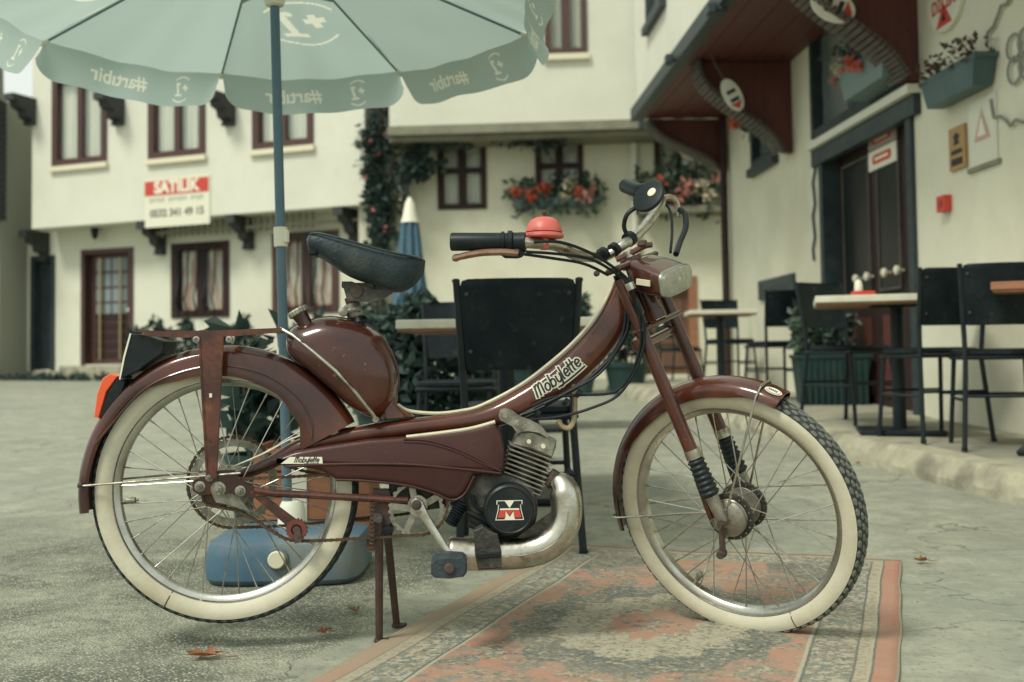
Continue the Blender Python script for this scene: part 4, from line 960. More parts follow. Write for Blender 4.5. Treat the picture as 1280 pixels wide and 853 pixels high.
# cream piping along the top edge
rod('top_piping', mpath([(497, 506), (512, 514), (545, 517), (575, 514), (602, 507), (650, 482), (690, 452), (720, 425), (744, 397), (760, 370), (769, 348)], 0.012), 0.0042, m_trim, frame)
rod('beam_piping', mpath([(290, 584), (330, 567), (372, 546), (432, 534)], 0.03), 0.002, m_trim, frame)
# seat pillar behind the tank
b = MB(); b.tube([M(437, 372), M(452, 420), M(490, 522)], [0.0125, 0.0125, 0.02], 12); fin(b, 'seat_pillar', m_maroon_r, mp_)
b = MB(); b.loft([ring_px((478, 470), (497, 480), 0.03, 2.2), ring_px((474, 505), (497, 505), 0.03, 2.2), ring_px((468, 524), (520, 520), 0.034, 2.2)]); fin(b, 'pillar_foot', m_maroon, frame)
# lettering on the down tube
def tube_point(t, v):        # t along sections (float index), v in [-1, 1] across the near face
    i = min(int(t), len(SX) - 2); q = t - i
    def P(s):
        a, c = M(*s[0]), M(*s[1]); a.y = c.y = 0; m = (a + c) / 2; k = abs(v); lat = s[2] * (1 - k ** 2.5) ** (1 / 2.5)
        return m + (a - m) * v - YL * lat
    return P(SX[i]) * (1 - q) + P(SX[i + 1]) * q
arc = [0.0]
for i in range(len(SX) - 1): arc.append(arc[-1] + (tube_point(i + 1, 0) - tube_point(i, 0)).length)
def arc_t(s):
    for i in range(len(arc) - 1):
        if arc[i] <= s <= arc[i + 1]: return i + (s - arc[i]) / (arc[i + 1] - arc[i])
    return len(arc) - 1.01
tgt = M(697, 459, 0.035); best = min(range(len(SX)), key=lambda i: (tube_point(i, 0) - tgt).length); s_c = arc[best]
best = min([s_c + d * 0.001 for d in range(-60, 60)], key=lambda s: (tube_point(arc_t(s), 0) - tgt).length); s_c = best
def tube_text(vs, fs, lift, nm, m):
    b = MB(); b.add([tube_point(arc_t(s_c + x), y / 0.030) - YL * lift for x, y, _ in vs], fs); return fin(b, nm, m, frame, False)
GL = {'M': (0.66, [[(0, 0), (0.02, 0.6), (0.0, 0.98)], [(0.01, 0.72), (0.1, 0.95), (0.22, 1.0), (0.31, 0.86), (0.33, 0.4), (0.33, 0)], [(0.33, 0.72), (0.42, 0.95), (0.54, 1.0), (0.63, 0.86), (0.65, 0.4), (0.68, 0.04)]]),
      'o': (0.42, [[(0.21 + 0.21 * math.cos(a * math.pi / 6), 0.31 + 0.31 * math.sin(a * math.pi / 6)) for a in range(13)]]),
      'b': (0.42, [[(0, 1.08), (0, 0.0)], [(0, 0.12)] + [(0.2 + 0.21 * math.cos(a * math.pi / 6), 0.31 - 0.31 * math.sin(a * math.pi / 6)) for a in range(5, -6, -1)]]),
      'y': (0.40, [[(0, 0.62), (0.02, 0.2), (0.14, 0.02), (0.3, 0.1), (0.4, 0.3)], [(0.4, 0.64), (0.4, 0.1), (0.34, -0.24), (0.2, -0.36), (0.04, -0.3)]]),
      'l': (0.06, [[(0, 1.08), (0, 0.12), (0.07, 0.0)]]),
      'e': (0.40, [[(0.02, 0.29), (0.38, 0.33), (0.37, 0.5), (0.22, 0.62), (0.07, 0.54), (0.0, 0.34), (0.05, 0.1), (0.2, 0.0), (0.4, 0.09)]]),
      't': (0.14, [[(0.02, 0.98), (0.02, 0.12), (0.1, 0.0)], [(-0.12, 0.64), (0.2, 0.64)]])}
def script_word(word, unit, width, shear=0.32, gap=0.17):
    x = 0.0; out = []
    for chx in word:
        w, st = GL[chx]
        for k in st: out.append([((x + a + c * shear) * unit, c * unit) for a, c in k])
        x += w + gap + (0.06 if chx == 'M' else 0)
    out.append([((1.95 + shear * -0.3) * unit, -0.30 * unit), ((x - 0.1) * unit, -0.30 * unit)])
    tot = (x - gap + shear) * unit
    out = [[(a - tot / 2, c) for a, c in k] for k in out]
    vs, fs = [], []; lift = 0
    for k in out:
        if len(k) > 2:
            P = [(p.x, p.y) for p in spline([V((a, c, 0)) for a, c in k], 4)]
        else: P = [(k[0][0] + (k[1][0] - k[0][0]) * t / 8, k[0][1] + (k[1][1] - k[0][1]) * t / 8) for t in range(9)]
        lift += 1; L_, R__ = [], []
        for i, p in enumerate(P):
            a, c = P[max(i - 1, 0)], P[min(i + 1, len(P) - 1)]; dx, dy = c[0] - a[0], c[1] - a[1]; d = math.hypot(dx, dy) or 1
            ext = -width * 0.4 if i == 0 else (width * 0.4 if i == len(P) - 1 else 0)
            q = (p[0] + dx / d * ext, p[1] + dy / d * ext)
            L_.append((q[0] - dy / d * width / 2, q[1] + dx / d * width / 2)); R__.append((q[0] + dy / d * width / 2, q[1] - dx / d * width / 2))
        o = len(vs); vs += [(a, c, lift) for a, c in L_] + [(a, c, lift) for a, c in R__]; n = len(P)
        fs += [(o + i, o + i + 1, o + n + i + 1, o + n + i) for i in range(n - 1)]
    return vs, fs
def tube_text(vs, fs, lift, nm, m):
    b = MB(); b.add([tube_point(arc_t(s_c + x), (y - 0.005) / 0.037) - YL * (lift + 0.00002 * k) for x, y, k in vs], fs); return fin(b, nm, m, frame, False)
un = 0.129 / 4.72; s_c -= 0.012
tube_text(*script_word('Mobylette', un, un * 0.37), 0.0008, 'lettering_outline', m_wht_txt)
tube_text(*script_word('Mobylette', un, un * 0.145), 0.0016, 'lettering', m_blk_txt)
# ---- fuel tank
tk = [(353, 428), (360, 411), (378, 402), (402, 396), (425, 397), (450, 404), (472, 417), (486, 438), (494, 458), (496.5, 478), (491, 502), (478, 518), (462, 523), (440, 512), (412, 489), (382, 463), (359, 444)]
base = spline([M(x, y, 0.05) for x, y in tk], 4, True); cen = M(432, 462, 0.05)
rings = []
for k in range(15):
    t = -1 + 2 * k / 14; ang = t * math.pi / 2 * 0.985; sc_ = max(math.cos(ang), 0) ** 0.40; y = -0.076 * math.copysign(abs(math.sin(ang)) ** 0.9, math.sin(ang))
    rings.append([V((cen.x + (p.x - cen.x) * sc_, y, cen.z + (p.z - cen.z) * sc_)) for p in base])
b = MB(); b.loft(rings); tank = fin(b, 'fuel_tank', m_maroon, mp_, autosharp=75)
b = MB(); b.tube([M(x, y, o) for x, y, o in ((351, 411, 0.045), (366, 419, 0.058), (392, 440, 0.074), (420, 464, 0.081), (444, 490, 0.077), (460, 510, 0.064), (470, 524, 0.05))], 0.0042, 8); fin(b, 'tank_strap', m_chrome, tank)
b = MB(); b.lathe(M(470, 525, 0.05), YL, [(0.006, -0.008), (0.008, -0.006), (0.008, 0.006), (0.006, 0.008)], 8); fin(b, 'strap_bolt', m_alu, tank)
b = MB(); b.loft([[V((p.x, o, p.z)) for p in inset(base, -0.0025)] for o in (-0.003, 0.003)]); fin(b, 'seam_flange', m_maroon, tank)
cp0, cp1 = M(381, 404, 0.03), M(372, 388, 0.03); ca = (cp1 - cp0).normalized()
b = MB(); b.lathe(cp0 - ca * 0.008, ca, [(0.016, 0), (0.0165, 0.02), (0.019, 0.03)], 18); fin(b, 'filler_neck', m_maroon, tank)
b = MB()
ring = []
for r, h in ((0.022, 0.026), (0.0245, 0.028), (0.0245, 0.036), (0.021, 0.040), (0.006, 0.041)):
    a = ca.orthogonal().normalized(); c2 = ca.cross(a)
    ring.append([cp0 + ca * (h - 0.004) + (a * math.cos(k * math.pi / 20) + c2 * math.sin(k * math.pi / 20)) * r * (1.0 if k % 2 or r < 0.02 else 0.95) for k in range(40)])
b.loft(ring); fin(b, 'filler_cap', m_alu, tank, autosharp=25)
# ---- saddle
sd_secs = [((383, 297), (383, 306), .070), ((387, 290.5), (384, 313), .095), ((400, 289.5), (400, 323), .105), ((428, 296), (428, 342), .105), ((460, 305), (460, 354), .092), ((490, 313), (488, 364), .072), ((508, 316.5), (506, 362), .058), ((522, 319.5), (520, 352), .043), ((531, 325), (529, 341), .022)]
sdo = 0.07
rings = []
for tp, bt, hw in interp(sd_secs, 4):
    a, c = M(*tp, hw), M(*bt, hw); a.y = c.y = 0
    prof = []
    n = 24
    for k in range(n):
        q = 2 * math.pi * k / n; x = math.copysign(abs(math.cos(q)) ** 0.42, math.cos(q)); y = math.copysign(abs(math.sin(q)) ** 0.42, math.sin(q))
        w = hw * (1.0 if x > 0 else 1.0 - 0.16 * (-x)); crown = (0.10 * (1 - y * y)) if x > 0 else 0
        m_ = (a + c) / 2; prof.append(m_ + (a - m_) * (x * 0.94 + crown) + YL * w * y)
    rings.append(prof)
b = MB(); b.loft(rings); sdl = fin(b, 'saddle', m_seat, mp_, autosharp=60)
pp = [(388, 292.5), (400, 292), (428, 299), (460, 308), (490, 316), (510, 320), (527, 325)]; oo = [.094, .105, .105, .092, .071, .056, .03]
for s in (1, -1):
    q = [M(x, y, o) for (x, y), o in zip(pp, oo)]; q = [V((p.x, p.y * s, p.z)) for p in q]
    rod('saddle_piping', q, 0.0028, m_seat, sdl, n=5)
b = MB(); b.bbox(M(393, 316, 0.06), (0.022, 0.06, 0.018), bev=0.004); fin(b, 'saddle_buckle', m_rubber, sdl)
sp = [(427, 352), (440, 352), (450, 356), (468, 362), (486, 363), (492, 366), (478, 374), (464, 378), (448, 377), (434, 376)]
for s in (1, -1):
    b = plate(sp, 0.045 * s, 0.006); spl = fin(b, 'saddle_side_plate', m_grease, mp_, False)
    b = MB(); b.lathe(M(446, 364, 0.048 * s), YL * -s, [(0.012, 0), (0.014, 0.002), (0.014, 0.007), (0.006, 0.008)], 12); fin(b, 'pivot_rivet', m_rust, spl)
b = MB(); b.box(M(449, 358), (0.07, 0.085, 0.01)); fin(b, 'saddle_frame', m_grease, mp_, False)
b = MB(); b.lathe(M(442, 388), (M(437, 372) - M(448, 405)), [(0.017, -0.016), (0.019, -0.012), (0.019, 0.012), (0.017, 0.016)], 16); cl = fin(b, 'seat_clamp', m_alu, mp_)
b = MB(); b.lathe(M(429, 390, 0.02), YL, [(0.006, -0.012), (0.011, -0.01), (0.011, 0.01), (0.006, 0.012)], 12); fin(b, 'clamp_bolt', m_alu, cl)
b = MB(); b.tube([M(429, 390, 0.016), M(450, 386, 0.016)], 0.007, 8); fin(b, 'clamp_lug', m_alu, cl)
b = MB(); b.lathe(M(450, 402), (M(437, 372) - M(448, 405)), [(0.02, -0.008), (0.022, 0), (0.016, 0.01)], 14); fin(b, 'pillar_boot', m_rubber, mp_)
# ---- luggage rack, plate, tail lamp
rk_ = None
for s in (1, -1):
    b = plate([(180, 414), (263, 413.5), (352, 410), (352, 415.5), (300, 420), (262, 422.5), (215, 422), (180, 419)], 0.062 * s, 0.007); o = fin(b, 'luggage_rack_rail', m_maroon_r, mp_, False); rk_ = rk_ or o
for x in (184, 222, 262, 300, 346):
    b = MB(); p = M(x, 415); b.box(p, (0.018, 0.118, 0.005)); fin(b, 'rack_crossbar', m_maroon_r, mp_, False)
for s in (1, -1):
    so_ = plate([(249, 421), (278.5, 421), (275, 505), (270, 598), (259, 598), (255, 505)], 0.068 * s, 0.004); q = fin(so_, 'rack_strut', m_maroon_r, mp_, False)
    b = MB(); 
    for e0, e1 in (((249, 421), (259, 598)), ((278.5, 421), (270, 598))): b.tube([M(*e0, 0.070 * s), M(*e1, 0.070 * s)], 0.0028, 6)
    fin(b, 'strut_flange', m_maroon_r, q)
    b = MB(); b.box(M(263.5, 494.5, 0.0705 * s), (0.006, 0.004, 0.009)); fin(b, 'slot', m_cream, q, False)
for x, y in ((246, 424.5), (287, 424.5)):
    b = MB(); b.lathe(M(x, y, 0.068), YL, [(0.0025, -0.004), (0.0035, -0.007), (0.0075, -0.006), (0.0075, 0.004), (0.0025, 0.005)], 12); fin(b, 'rack_bolt', m_alu, mp_)
b = slab([(164, 418), (186, 420), (196, 424), (206, 427), (203, 442), (188, 452), (172, 464), (150, 474), (156, 448)], [(-0.05, 0.002), (-0.048, 0), (0.048, 0), (0.05, 0.002)], sm=False); pl = fin(b, 'plate_bracket', m_black_e, mp_, False)
b = slab([(162, 417), (164, 417), (156, 447), (150.5, 474.5), (148.7, 474.5), (154, 446)], [(-0.052, 0), (0.052, 0)], sm=False); fin(b, 'number_plate', m_white_pl, mp_, False)
b = slab([(117, 522), (121, 492), (128, 473), (137, 467.5), (147, 470.5), (141, 479), (133, 490), (123.5, 523)], [(-0.036, 0.002), (-0.033, 0), (0.033, 0), (0.036, 0.002)], sm=False); tl = fin(b, 'tail_lamp', m_redlens, mp_, False)
b = slab([(147.5, 471), (157, 476), (153, 490), (138, 508), (125.5, 524), (124.2, 522), (134, 491), (141.6, 480)], [(-0.037, 0.002), (-0.034, 0), (0.034, 0), (0.037, 0.002)], sm=False); fin(b, 'lamp_base', m_black_e, tl, False)
# ---- rear drop-out, chain stay, sprockets, chains
for s in (1, -1):
    b = plate([(240, 602), (250, 597), (262, 594), (275, 588), (292, 588), (300, 600), (312, 606), (322, 612), (318, 622), (306, 622), (290, 617), (276, 612), (262, 618), (250, 620), (241, 614)], 0.062 * s, 0.008); dp = fin(b, 'dropout_plate', m_maroon, mp_, False)
    for x, y, r in ((250, 608.5, .0105), (262, 596.5, .0085), (273, 611.5, .0145), (300.5, 614, .0105)):
        b = MB(); b.lathe(M(x, y, 0.066 * s), YL * -s, [(r * 1.15, 0), (r * 1.15, 0.002), (r * 0.72, 0.003), (r * 0.66, 0.009), (r * 0.3, 0.0095), (r * 0.3, 0.015)], 12); fin(b, 'nut', m_alu, dp, autosharp=20)
    b = MB(); b.tube([M(318, 613, 0.06 * s), M(340, 616.5, 0.058 * s), M(510, 626, 0.055 * s)], 0.0082, 10); fin(b, 'chain_stay', m_maroon_r, mp_)
b = plate([(262, 613), (276, 618), (290, 617), (300, 622), (312, 640), (296, 634), (270, 628)], 0.054, 0.004); fin(b, 'adjuster_plate', m_alu, mp_, False)
def gear(c, off, r, teeth, ri, spokes=0, m=m_chain, th=0.003):
    b = MB(); n = teeth * 4; out = []
    for k in range(n):
        q = 2 * math.pi * k / n; rr = r + (0.004 if k % 4 in (1, 2) else 0); out.append((rr * math.cos(q), rr * math.sin(q)))
    cc = M(*c); inn = [(ri * math.cos(2 * math.pi * k / n), ri * math.sin(2 * math.pi * k / n)) for k in range(n)]
    b.loft([[V((cc.x + x, -off + dy, cc.z + z)) for x, z in pts] for pts, dy in ((out, -th / 2), (out, th / 2), (inn, th / 2), (inn, -th / 2))], loop=True)
    for k in range(spokes):
        q = 2 * math.pi * k / spokes + 0.5; d = V((math.cos(q), 0, math.sin(q))); p = V((-d.z, 0, d.x)); o = V((cc.x, -off, cc.z))
        b.box(o + d * (ri * 0.55 + 0.006), (ri * 0.95, th * 0.9, 0.014), (d, YL, p))
    return b
fin(gear((286, 606), -0.05, 0.098, 44, 0.082, 4, m_alu), 'rear_sprocket', m_alu, mp_, False)
fin(gear((278, 613), 0.044, 0.030, 14, 0.012), 'freewheel_sprocket', m_chain, mp_, False)
def chain(pts, name, closed=True):
    P = spline(pts, 8, closed); L = [0.0]
    if closed: P.append(P[0])
    for a, c in zip(P, P[1:]): L.append(L[-1] + (c - a).length)
    pit = 0.0127; n = int(L[-1] / pit); b = MB()
    def at(s):
        for i in range(len(P) - 1):
            if L[i] <= s <= L[i + 1]: return P[i] + (P[i + 1] - P[i]) * ((s - L[i]) / max(L[i + 1] - L[i], 1e-9))
        return P[-1]
    for k in range(n):
        a, c = at(k * pit), at(k * pit + pit * 0.98); d = (c - a).normalized(); p = d.cross(YL).normalized(); m_ = (a + c) / 2
        w = 0.0032 if k % 2 else 0.0046
        for s in (-1, 1):
            pts2 = []
            for q in range(10):
                t = 2 * math.pi * q / 10; ex = 0.0052; base_ = d * (math.copysign(pit * 0.42, math.cos(t)))
                pts2.append(m_ + base_ + d * ex * math.cos(t) * 0.75 + p * (ex * math.sin(t) * (0.5 if abs(math.cos(t)) < 0.4 else 1.08)) + YL * s * w)
            b.prism(pts2, YL * 0.0012 * s)
        b.tube([a - YL * 0.0045, a + YL * 0.0045], 0.004, 6)
    return fin(b, name, m_chain, mp_, False)
cR = M(286, 606)
def circ(c, r, a0, a1, off, n=8): return [V((c.x + r * math.cos(R_(a0 + (a1 - a0) * k / n)), -off, c.z + r * math.sin(R_(a0 + (a1 - a0) * k / n)))) for k in range(n + 1)]
chain(circ(cR, 0.104, 62, 278, -0.05, 12) + [M(360, 657, -0.05), M(440, 649, -0.05), M(520, 640, -0.05), M(545, 622, -0.05), M(520, 604, -0.05), M(430, 597, -0.05), M(360, 583, -0.05)], 'drive_chain')
cF = M(278, 613); cK = M(522, 632, 0.058)
chain(circ(cF, 0.034, 60, 232, 0.044, 5) + [M(300, 640, 0.044), M(340, 664, 0.046), M(362, 675, 0.048), M(400, 676, 0.052), M(470, 672, 0.055)] + circ(cK, 0.066, 258, 450, 0.058, 6) + [M(440, 592, 0.05), M(350, 597, 0.046)], 'pedal_chain')
# tensioner
b = plate([(318, 622), (332, 622), (376, 655), (377, 668), (368, 672), (361, 660)], 0.052, 0.012); fin(b, 'tensioner_arm', m_maroon_r, mp_, False)
b = MB()
pc = M(371, 662, 0.06)
b.loft([[V((pc.x + r * math.cos(k * math.pi / 24) * (1 + 0.1 * math.sin(k * math.pi * 18 / 24)), -0.06 + dy, pc.z + r * math.sin(k * math.pi / 24) * (1 + 0.1 * math.sin(k * math.pi * 18 / 24)))) for k in range(48)] for r, dy in ((0.012, -0.006), (0.023, -0.006), (0.023, 0.006), (0.012, 0.006))], loop=True)
b.lathe(pc, YL, [(0.008, -0.008), (0.008, 0.008)], 10); tp = fin(b, 'tension_pulley', m_red_rust, mp_, False)
b = plate([(367, 660), (375, 660), (377, 688 - 10), (368, 680)], 0.068, 0.004); fin(b, 'pulley_bracket', m_rust, mp_, False)
# ---- chainwheel, cranks, pedals
fin(gear((522, 632), 0.058, 0.058, 26, 0.052, 5, m_alu, 0.0035), 'chainwheel', m_alu, mp_, False)
b = MB(); b.lathe(M(522, 632, 0.0), YL, [(0.012, -0.095), (0.012, 0.095)], 14); b.lathe(M(522, 632, 0.07), YL, [(0.022, -0.004), (0.022, 0.01)], 20); fin(b, 'crank_axle', m_alu, mp_)
for s in (1, -1):
    c = M(521, 631, 0.088); e = M(562, 693, 0.1) if s == 1 else None
    c = V((c.x, -0.088 * s, c.z)); c0 = M(521, 631, 0.088)
    d = M(563, 695, 0.1) - c0; d.y = 0; d = d * s; e = c + d - YL * 0.014 * s
    b = MB(); ax = d.normalized(); pz = ax.cross(YL)
    b.loft([sring(c + (e - c) * t, pz * w, YL * h, 10, 3) for t, w, h in ((-0.1, 0.008, 0.006), (0, 0.0155, 0.009), (0.12, 0.013, 0.008), (0.3, 0.0095, 0.006), (0.85, 0.0075, 0.0055), (1.0, 0.010, 0.006), (1.07, 0.006, 0.004))]); ck = fin(b, 'crank', m_chrome, mp_)
    b = MB(); b.lathe(c - YL * 0.006 * s, YL * -s, [(0.012, 0), (0.011, 0.006), (0.007, 0.007), (0.007, 0.012)], 10); fin(b, 'cotter_nut', m_rust, ck)
    pcen = M(562, 706, 0.15) if s == 1 else V((c.x + d.x, 0.15, c.z + d.z))
    pcen = V((pcen.x, -0.15 * s, pcen.z))
    b = MB()
    b.loft([[V((pcen.x + x * k, pcen.y + y, pcen.z + z * k)) for x, z in ((-0.038, -0.012), (-0.03, -0.02), (0, -0.0225), (0.03, -0.019), (0.037, -0.01), (0.036, 0.012), (0.028, 0.02), (0.0, 0.0225), (-0.03, 0.018), (-0.038, 0.01))] for y, k in ((-0.042, 0.92), (-0.038, 1), (0.038, 1), (0.042, 0.92))]); pd = fin(b, 'pedal', mat('blue_black_pedal_rubber', (0.022, 0.038, 0.046), 0.65, 0, (0.05, 0.062, 0.064), 30, 0.45, 0.7, 0.3, 120), mp_, False)
    b = MB(); b.lathe(pcen - YL * 0.043 * s, YL * -s, [(0.011, 0), (0.011, 0.004), (0.009, 0.006)], 12); fin(b, 'pedal_cap', m_rust, pd)
    b = MB(); b.tube([e, V((e.x, pcen.y, e.z))], 0.006, 8); fin(b, 'pedal_pin', m_alu, pd)
# ---- side cover
sc_o = [(339, 577), (352, 571), (366, 565.5), (403, 558.5), (460, 550), (510, 546.5), (558, 541), (590, 536), (619, 528.5), (628, 547), (631, 566), (631, 580), (629, 591), (610, 593), (592, 594.5), (588, 603), (581, 616), (573, 623), (562, 624.5), (541, 615.5), (505, 606), (453, 600.5), (420, 600), (402, 589), (380, 585), (355, 583)]
def dense(pts, k=3):
    o = []
    for i in range(len(pts)):
        a, c = pts[i], pts[(i + 1) % len(pts)]
        o += [(a[0] + (c[0] - a[0]) * j / k, a[1] + (c[1] - a[1]) * j / k) for j in range(k)]
    return o
for s in (1, -1):
    b = slab(dense(sc_o), [(0.040, 0), (0.066, 0), (0.0705, 0.0022), (0.073, 0.006), (0.0745, 0.011)], sm=False)
    if s == -1: b.xf(lambda p: V((p.x, -p.y, p.z)))
    cv = fin(b, 'side_cover', m_maroon_m, mp_, autosharp=50)
    if s == -1: continue
    rod('cover_crease', mpath([(357, 583.5), (400, 581), (460, 580), (515, 581), (570, 586), (626, 592)], 0.0745), 0.0032, m_maroon_m, cv)
    for dy, k in ((0, 0), (3.5, 1)): rod('cover_crease', mpath([(505, 549 + dy), (535, 551 + dy), (570, 561 + dy), (600, 575 + dy), (626, 589)], 0.0745), 0.0026, m_maroon_m, cv)
    rod('cover_piping', mpath([(508, 546.5), (558, 540.5), (590, 535.5), (619, 527.5)], 0.069), 0.0042, m_trim, cv)
    rod('cover_edge', mpath([(420, 600), (453, 601), (505, 606.5), (541, 616), (562, 625), (573, 623.5), (582, 616), (589, 603), (593, 595)], 0.069), 0.0032, m_maroon_m, cv)
    b = plate([(351, 580), (362, 571.5), (402.5, 571.5), (403.5, 580)], 0.0757, 0.0016); bd = fin(b, 'name_badge', m_wht_txt, cv, False)
    vs_, fs_ = script_word('Mobylette', 0.0112, 0.0017); c0 = M(384, 578, 0.077)
    b = MB(); b.add([V((c0.x + x * 1.05, -0.077 - 0.00002 * k, c0.z + y)) for x, y, k in vs_], fs_); fin(b, 'badge_lettering', m_blk_txt, cv, False)
# ---- engine
eng = fin(slab([(588, 596), (625, 592), (650, 600), (668, 612), (672, 640), (664, 664), (640, 676), (606, 672), (586, 655), (580, 625)], [(-0.05, 0.01), (-0.045, 0.0), (0.045, 0.0), (0.052, 0.012)]), 'engine_case', m_grease, mp_)
fx = (M(690, 578, 0.05) - M(632, 556, 0.05)); fx.y = 0; fx.normalize(); fz = fx.cross(YL).normalized()
if fz.z < 0: fz = -fz
for k in range(9):
    c = M(664.0 - 1.6 * k, 565 + 5.6 * k, 0.03); L_ = (58 - 0.8 * k) * U
    b = MB(); b.bbox(V((c.x, 0, c.z)), (L_, 0.098, 0.0042), (fx, YL, fz), 0.0015); fin(b, 'cooling_fin', m_alu, eng, False)
c = M(658, 586, 0.03); b = MB(); b.lathe(V((c.x, 0, c.z)), fz, [(0.038, -0.05), (0.038, 0.04)], 20); fin(b, 'cylinder', m_grease, eng)
hd = slab([(640, 557), (645, 546), (650, 540), (666, 538.5), (696, 551), (695, 560), (690, 573), (665, 563)], [(-0.04, 0.004), (-0.036, 0), (0.036, 0), (0.041, 0.005)], sm=False); hd = fin(hd, 'cylinder_head', m_alu, eng, False)
for x, y in ((661, 552), (679, 558)):
    b = MB(); b.lathe(M(x, y, 0.041), YL, [(0.005, -0.006), (0.006, -0.002), (0.006, 0.0)], 8); fin(b, 'head_bolt', m_cream, mp_)
b = plate([(625, 512), (632, 510), (640, 513), (651, 521), (663, 525), (676, 532), (684, 542), (685, 548), (674, 541), (660, 539), (646, 541), (640, 533), (630, 528), (623, 521)], 0.05, 0.010); mb_ = fin(b, 'engine_bracket', m_alu, mp_, False)
for x, y, r in ((631, 519.5, .014), (647, 530, .009)):
    b = MB(); b.lathe(M(x, y, 0.055), YL, [(r * 0.45, -0.011), (r * 0.5, -0.008), (r * 0.55, -0.004), (r, -0.003), (r, 0.002)], 16); fin(b, 'bracket_bolt', m_alu, mb_, autosharp=25)
fc = M(637, 638, 0.10); R_c = 32.5 * (fc - M(638, 638, 0.10)).length
b = MB(); b.lathe(V((fc.x, -0.04, fc.z)), -YL, [(R_c * 0.97, 0), (R_c, 0.004), (R_c, 0.046), (R_c * 0.97, 0.054), (R_c * 0.88, 0.058), (R_c * 0.84, 0.0565), (0.001, 0.0572)], 40); fw_ = fin(b, 'flywheel_cover', m_black_e, mp_, autosharp=30)
def mshape(k, lift, z0, z1, m, nm):
    # block letter M with splayed feet, clipped to a height band
    P = [(-1.0, -0.68), (-0.82, 0.0), (-0.78, 0.42), (-0.9, 0.42), (-0.9, 0.68), (-0.35, 0.68), (0, 0.15), (0.35, 0.68), (0.9, 0.68), (0.9, 0.42), (0.78, 0.42), (0.82, 0.0), (1.0, -0.68), (0.38, -0.68), (0.34, 0.02), (0.0, -0.5), (-0.34, 0.02), (-0.38, -0.68)]
    bm = bmesh.new(); vs = [bm.verts.new((x * k[0], y * k[1], 0)) for x, y in P]; bm.faces.new(vs)
    for zc, up in ((z0, -1), (z1, 1)):
        g = bm.verts[:] + bm.edges[:] + bm.faces[:]; bmesh.ops.bisect_plane(bm, geom=g, plane_co=(0, zc, 0), plane_no=(0, up, 0), clear_outer=True)
    bmesh.ops.triangulate(bm, faces=bm.faces)
    bm.verts.index_update(); b = MB()
    b.add([V((fc.x + v.co.x, -0.0975 - lift, fc.z + v.co.y)) for v in bm.verts], [tuple(v.index for v in f.verts) for f in bm.faces]); bm.free()
    return fin(b, nm, m, fw_, False)
s_ = 15.5 * U * 0.98
bx = MB(); bx.add([V((fc.x + x * s_ * 1.12, -0.0976, fc.z + z * s_ * 1.1)) for x, z in ((-1.02, -0.72), (-0.84, 0), (-0.8, .4), (-0.92, .4), (-.92, .7), (.92, .7), (.92, .4), (.8, .4), (.84, 0), (1.02, -.72))], [tuple(range(10))]); fin(bx, 'emblem_ground', m_wht_txt, fw_, False)
mshape((s_ * 1.07, s_ * 1.05), 0.0006, -1, 1, m_blk_txt, 'emblem_letter')
mshape((s_ * 0.94, s_ * 0.86), 0.0012, -1, 0.02 * s_, m_red_txt, 'emblem_red')
mshape((s_ * 0.94, s_ * 0.86), 0.0012, 0.14 * s_, 1, mat('blue_print', (0.13, 0.22, 0.30), 0.6), 'emblem_blue')
mshape((s_ * 0.94, s_ * 0.86), 0.0012, 0.02 * s_, 0.14 * s_, m_wht_txt, 'emblem_white')
# carburettor / ribbed intake hose and small parts
a, c = M(578, 628, 0.062), M(563, 656, 0.062); d = (c - a)
b = MB(); b.tube([a + d * (k / 18) for k in range(19)], [0.0165 if k % 2 else 0.0125 for k in range(19)], 14); fin(b, 'ribbed_hose', m_rubber, mp_, autosharp=80)
for (p, r_) in (([(583, 640), (600, 648), (610, 655)], .007), ([(585, 655), (600, 662), (622, 664)], .006), ([(590, 620), (594, 632), (604, 640)], .005)): rod('engine_pipe', mpath(p, 0.06), r_, m_rubber, mp_)
b = MB(); b.tube([M(683, 606, 0.03), M(690, 600, 0.035), M(697, 592, 0.04)], [0.012, 0.014, 0.016], 12); fin(b, 'exhaust_flange', m_rust, mp_)
# ---- exhaust
ep = spline([M(x, y, o) for x, y, o in ((694, 598, .045), (703, 608, .05), (708, 628, .055), (707, 650, .058), (697, 670, .06), (679, 684, .06), (652, 691, .06), (615, 693, .06), (585, 693, .06), (566, 691, .06), (556, 690, .06))], 5)
n_ = len(ep); rr = [0.018 + 0.017 * min(1, k / 7) for k in range(n_)]
rr[-4:] = [0.033, 0.027, 0.02, 0.012]
b = MB(); b.tube(ep, rr, 20); ex = fin(b, 'exhaust', m_chrome, mp_, autosharp=50)
rod('exhaust_seam', [p + V((0.0, -0.0355, 0)) for p in ep[12:-8]], 0.0012, m_alu, ex)
b = slab([(592, 664), (603, 658), (612, 664), (622, 668), (627, 690), (627, 711), (598, 713), (594, 695)], [(0.02, 0), (0.098, 0), (0.1, 0.004)], sm=False); eb = fin(b, 'exhaust_bracket', m_grease, mp_, False)
b = MB(); b.bbox(M(611, 694, 0.1), (0.052, 0.012, 0.012), bev=0.002); fin(b, 'bracket_clamp', m_black_e, eb, False)
b = plate([(640, 676), (690, 640), (694, 645), (684, 665), (660, 682), (644, 684)], 0.06, 0.01); fin(b, 'flywheel_shroud', m_grease, mp_, False)
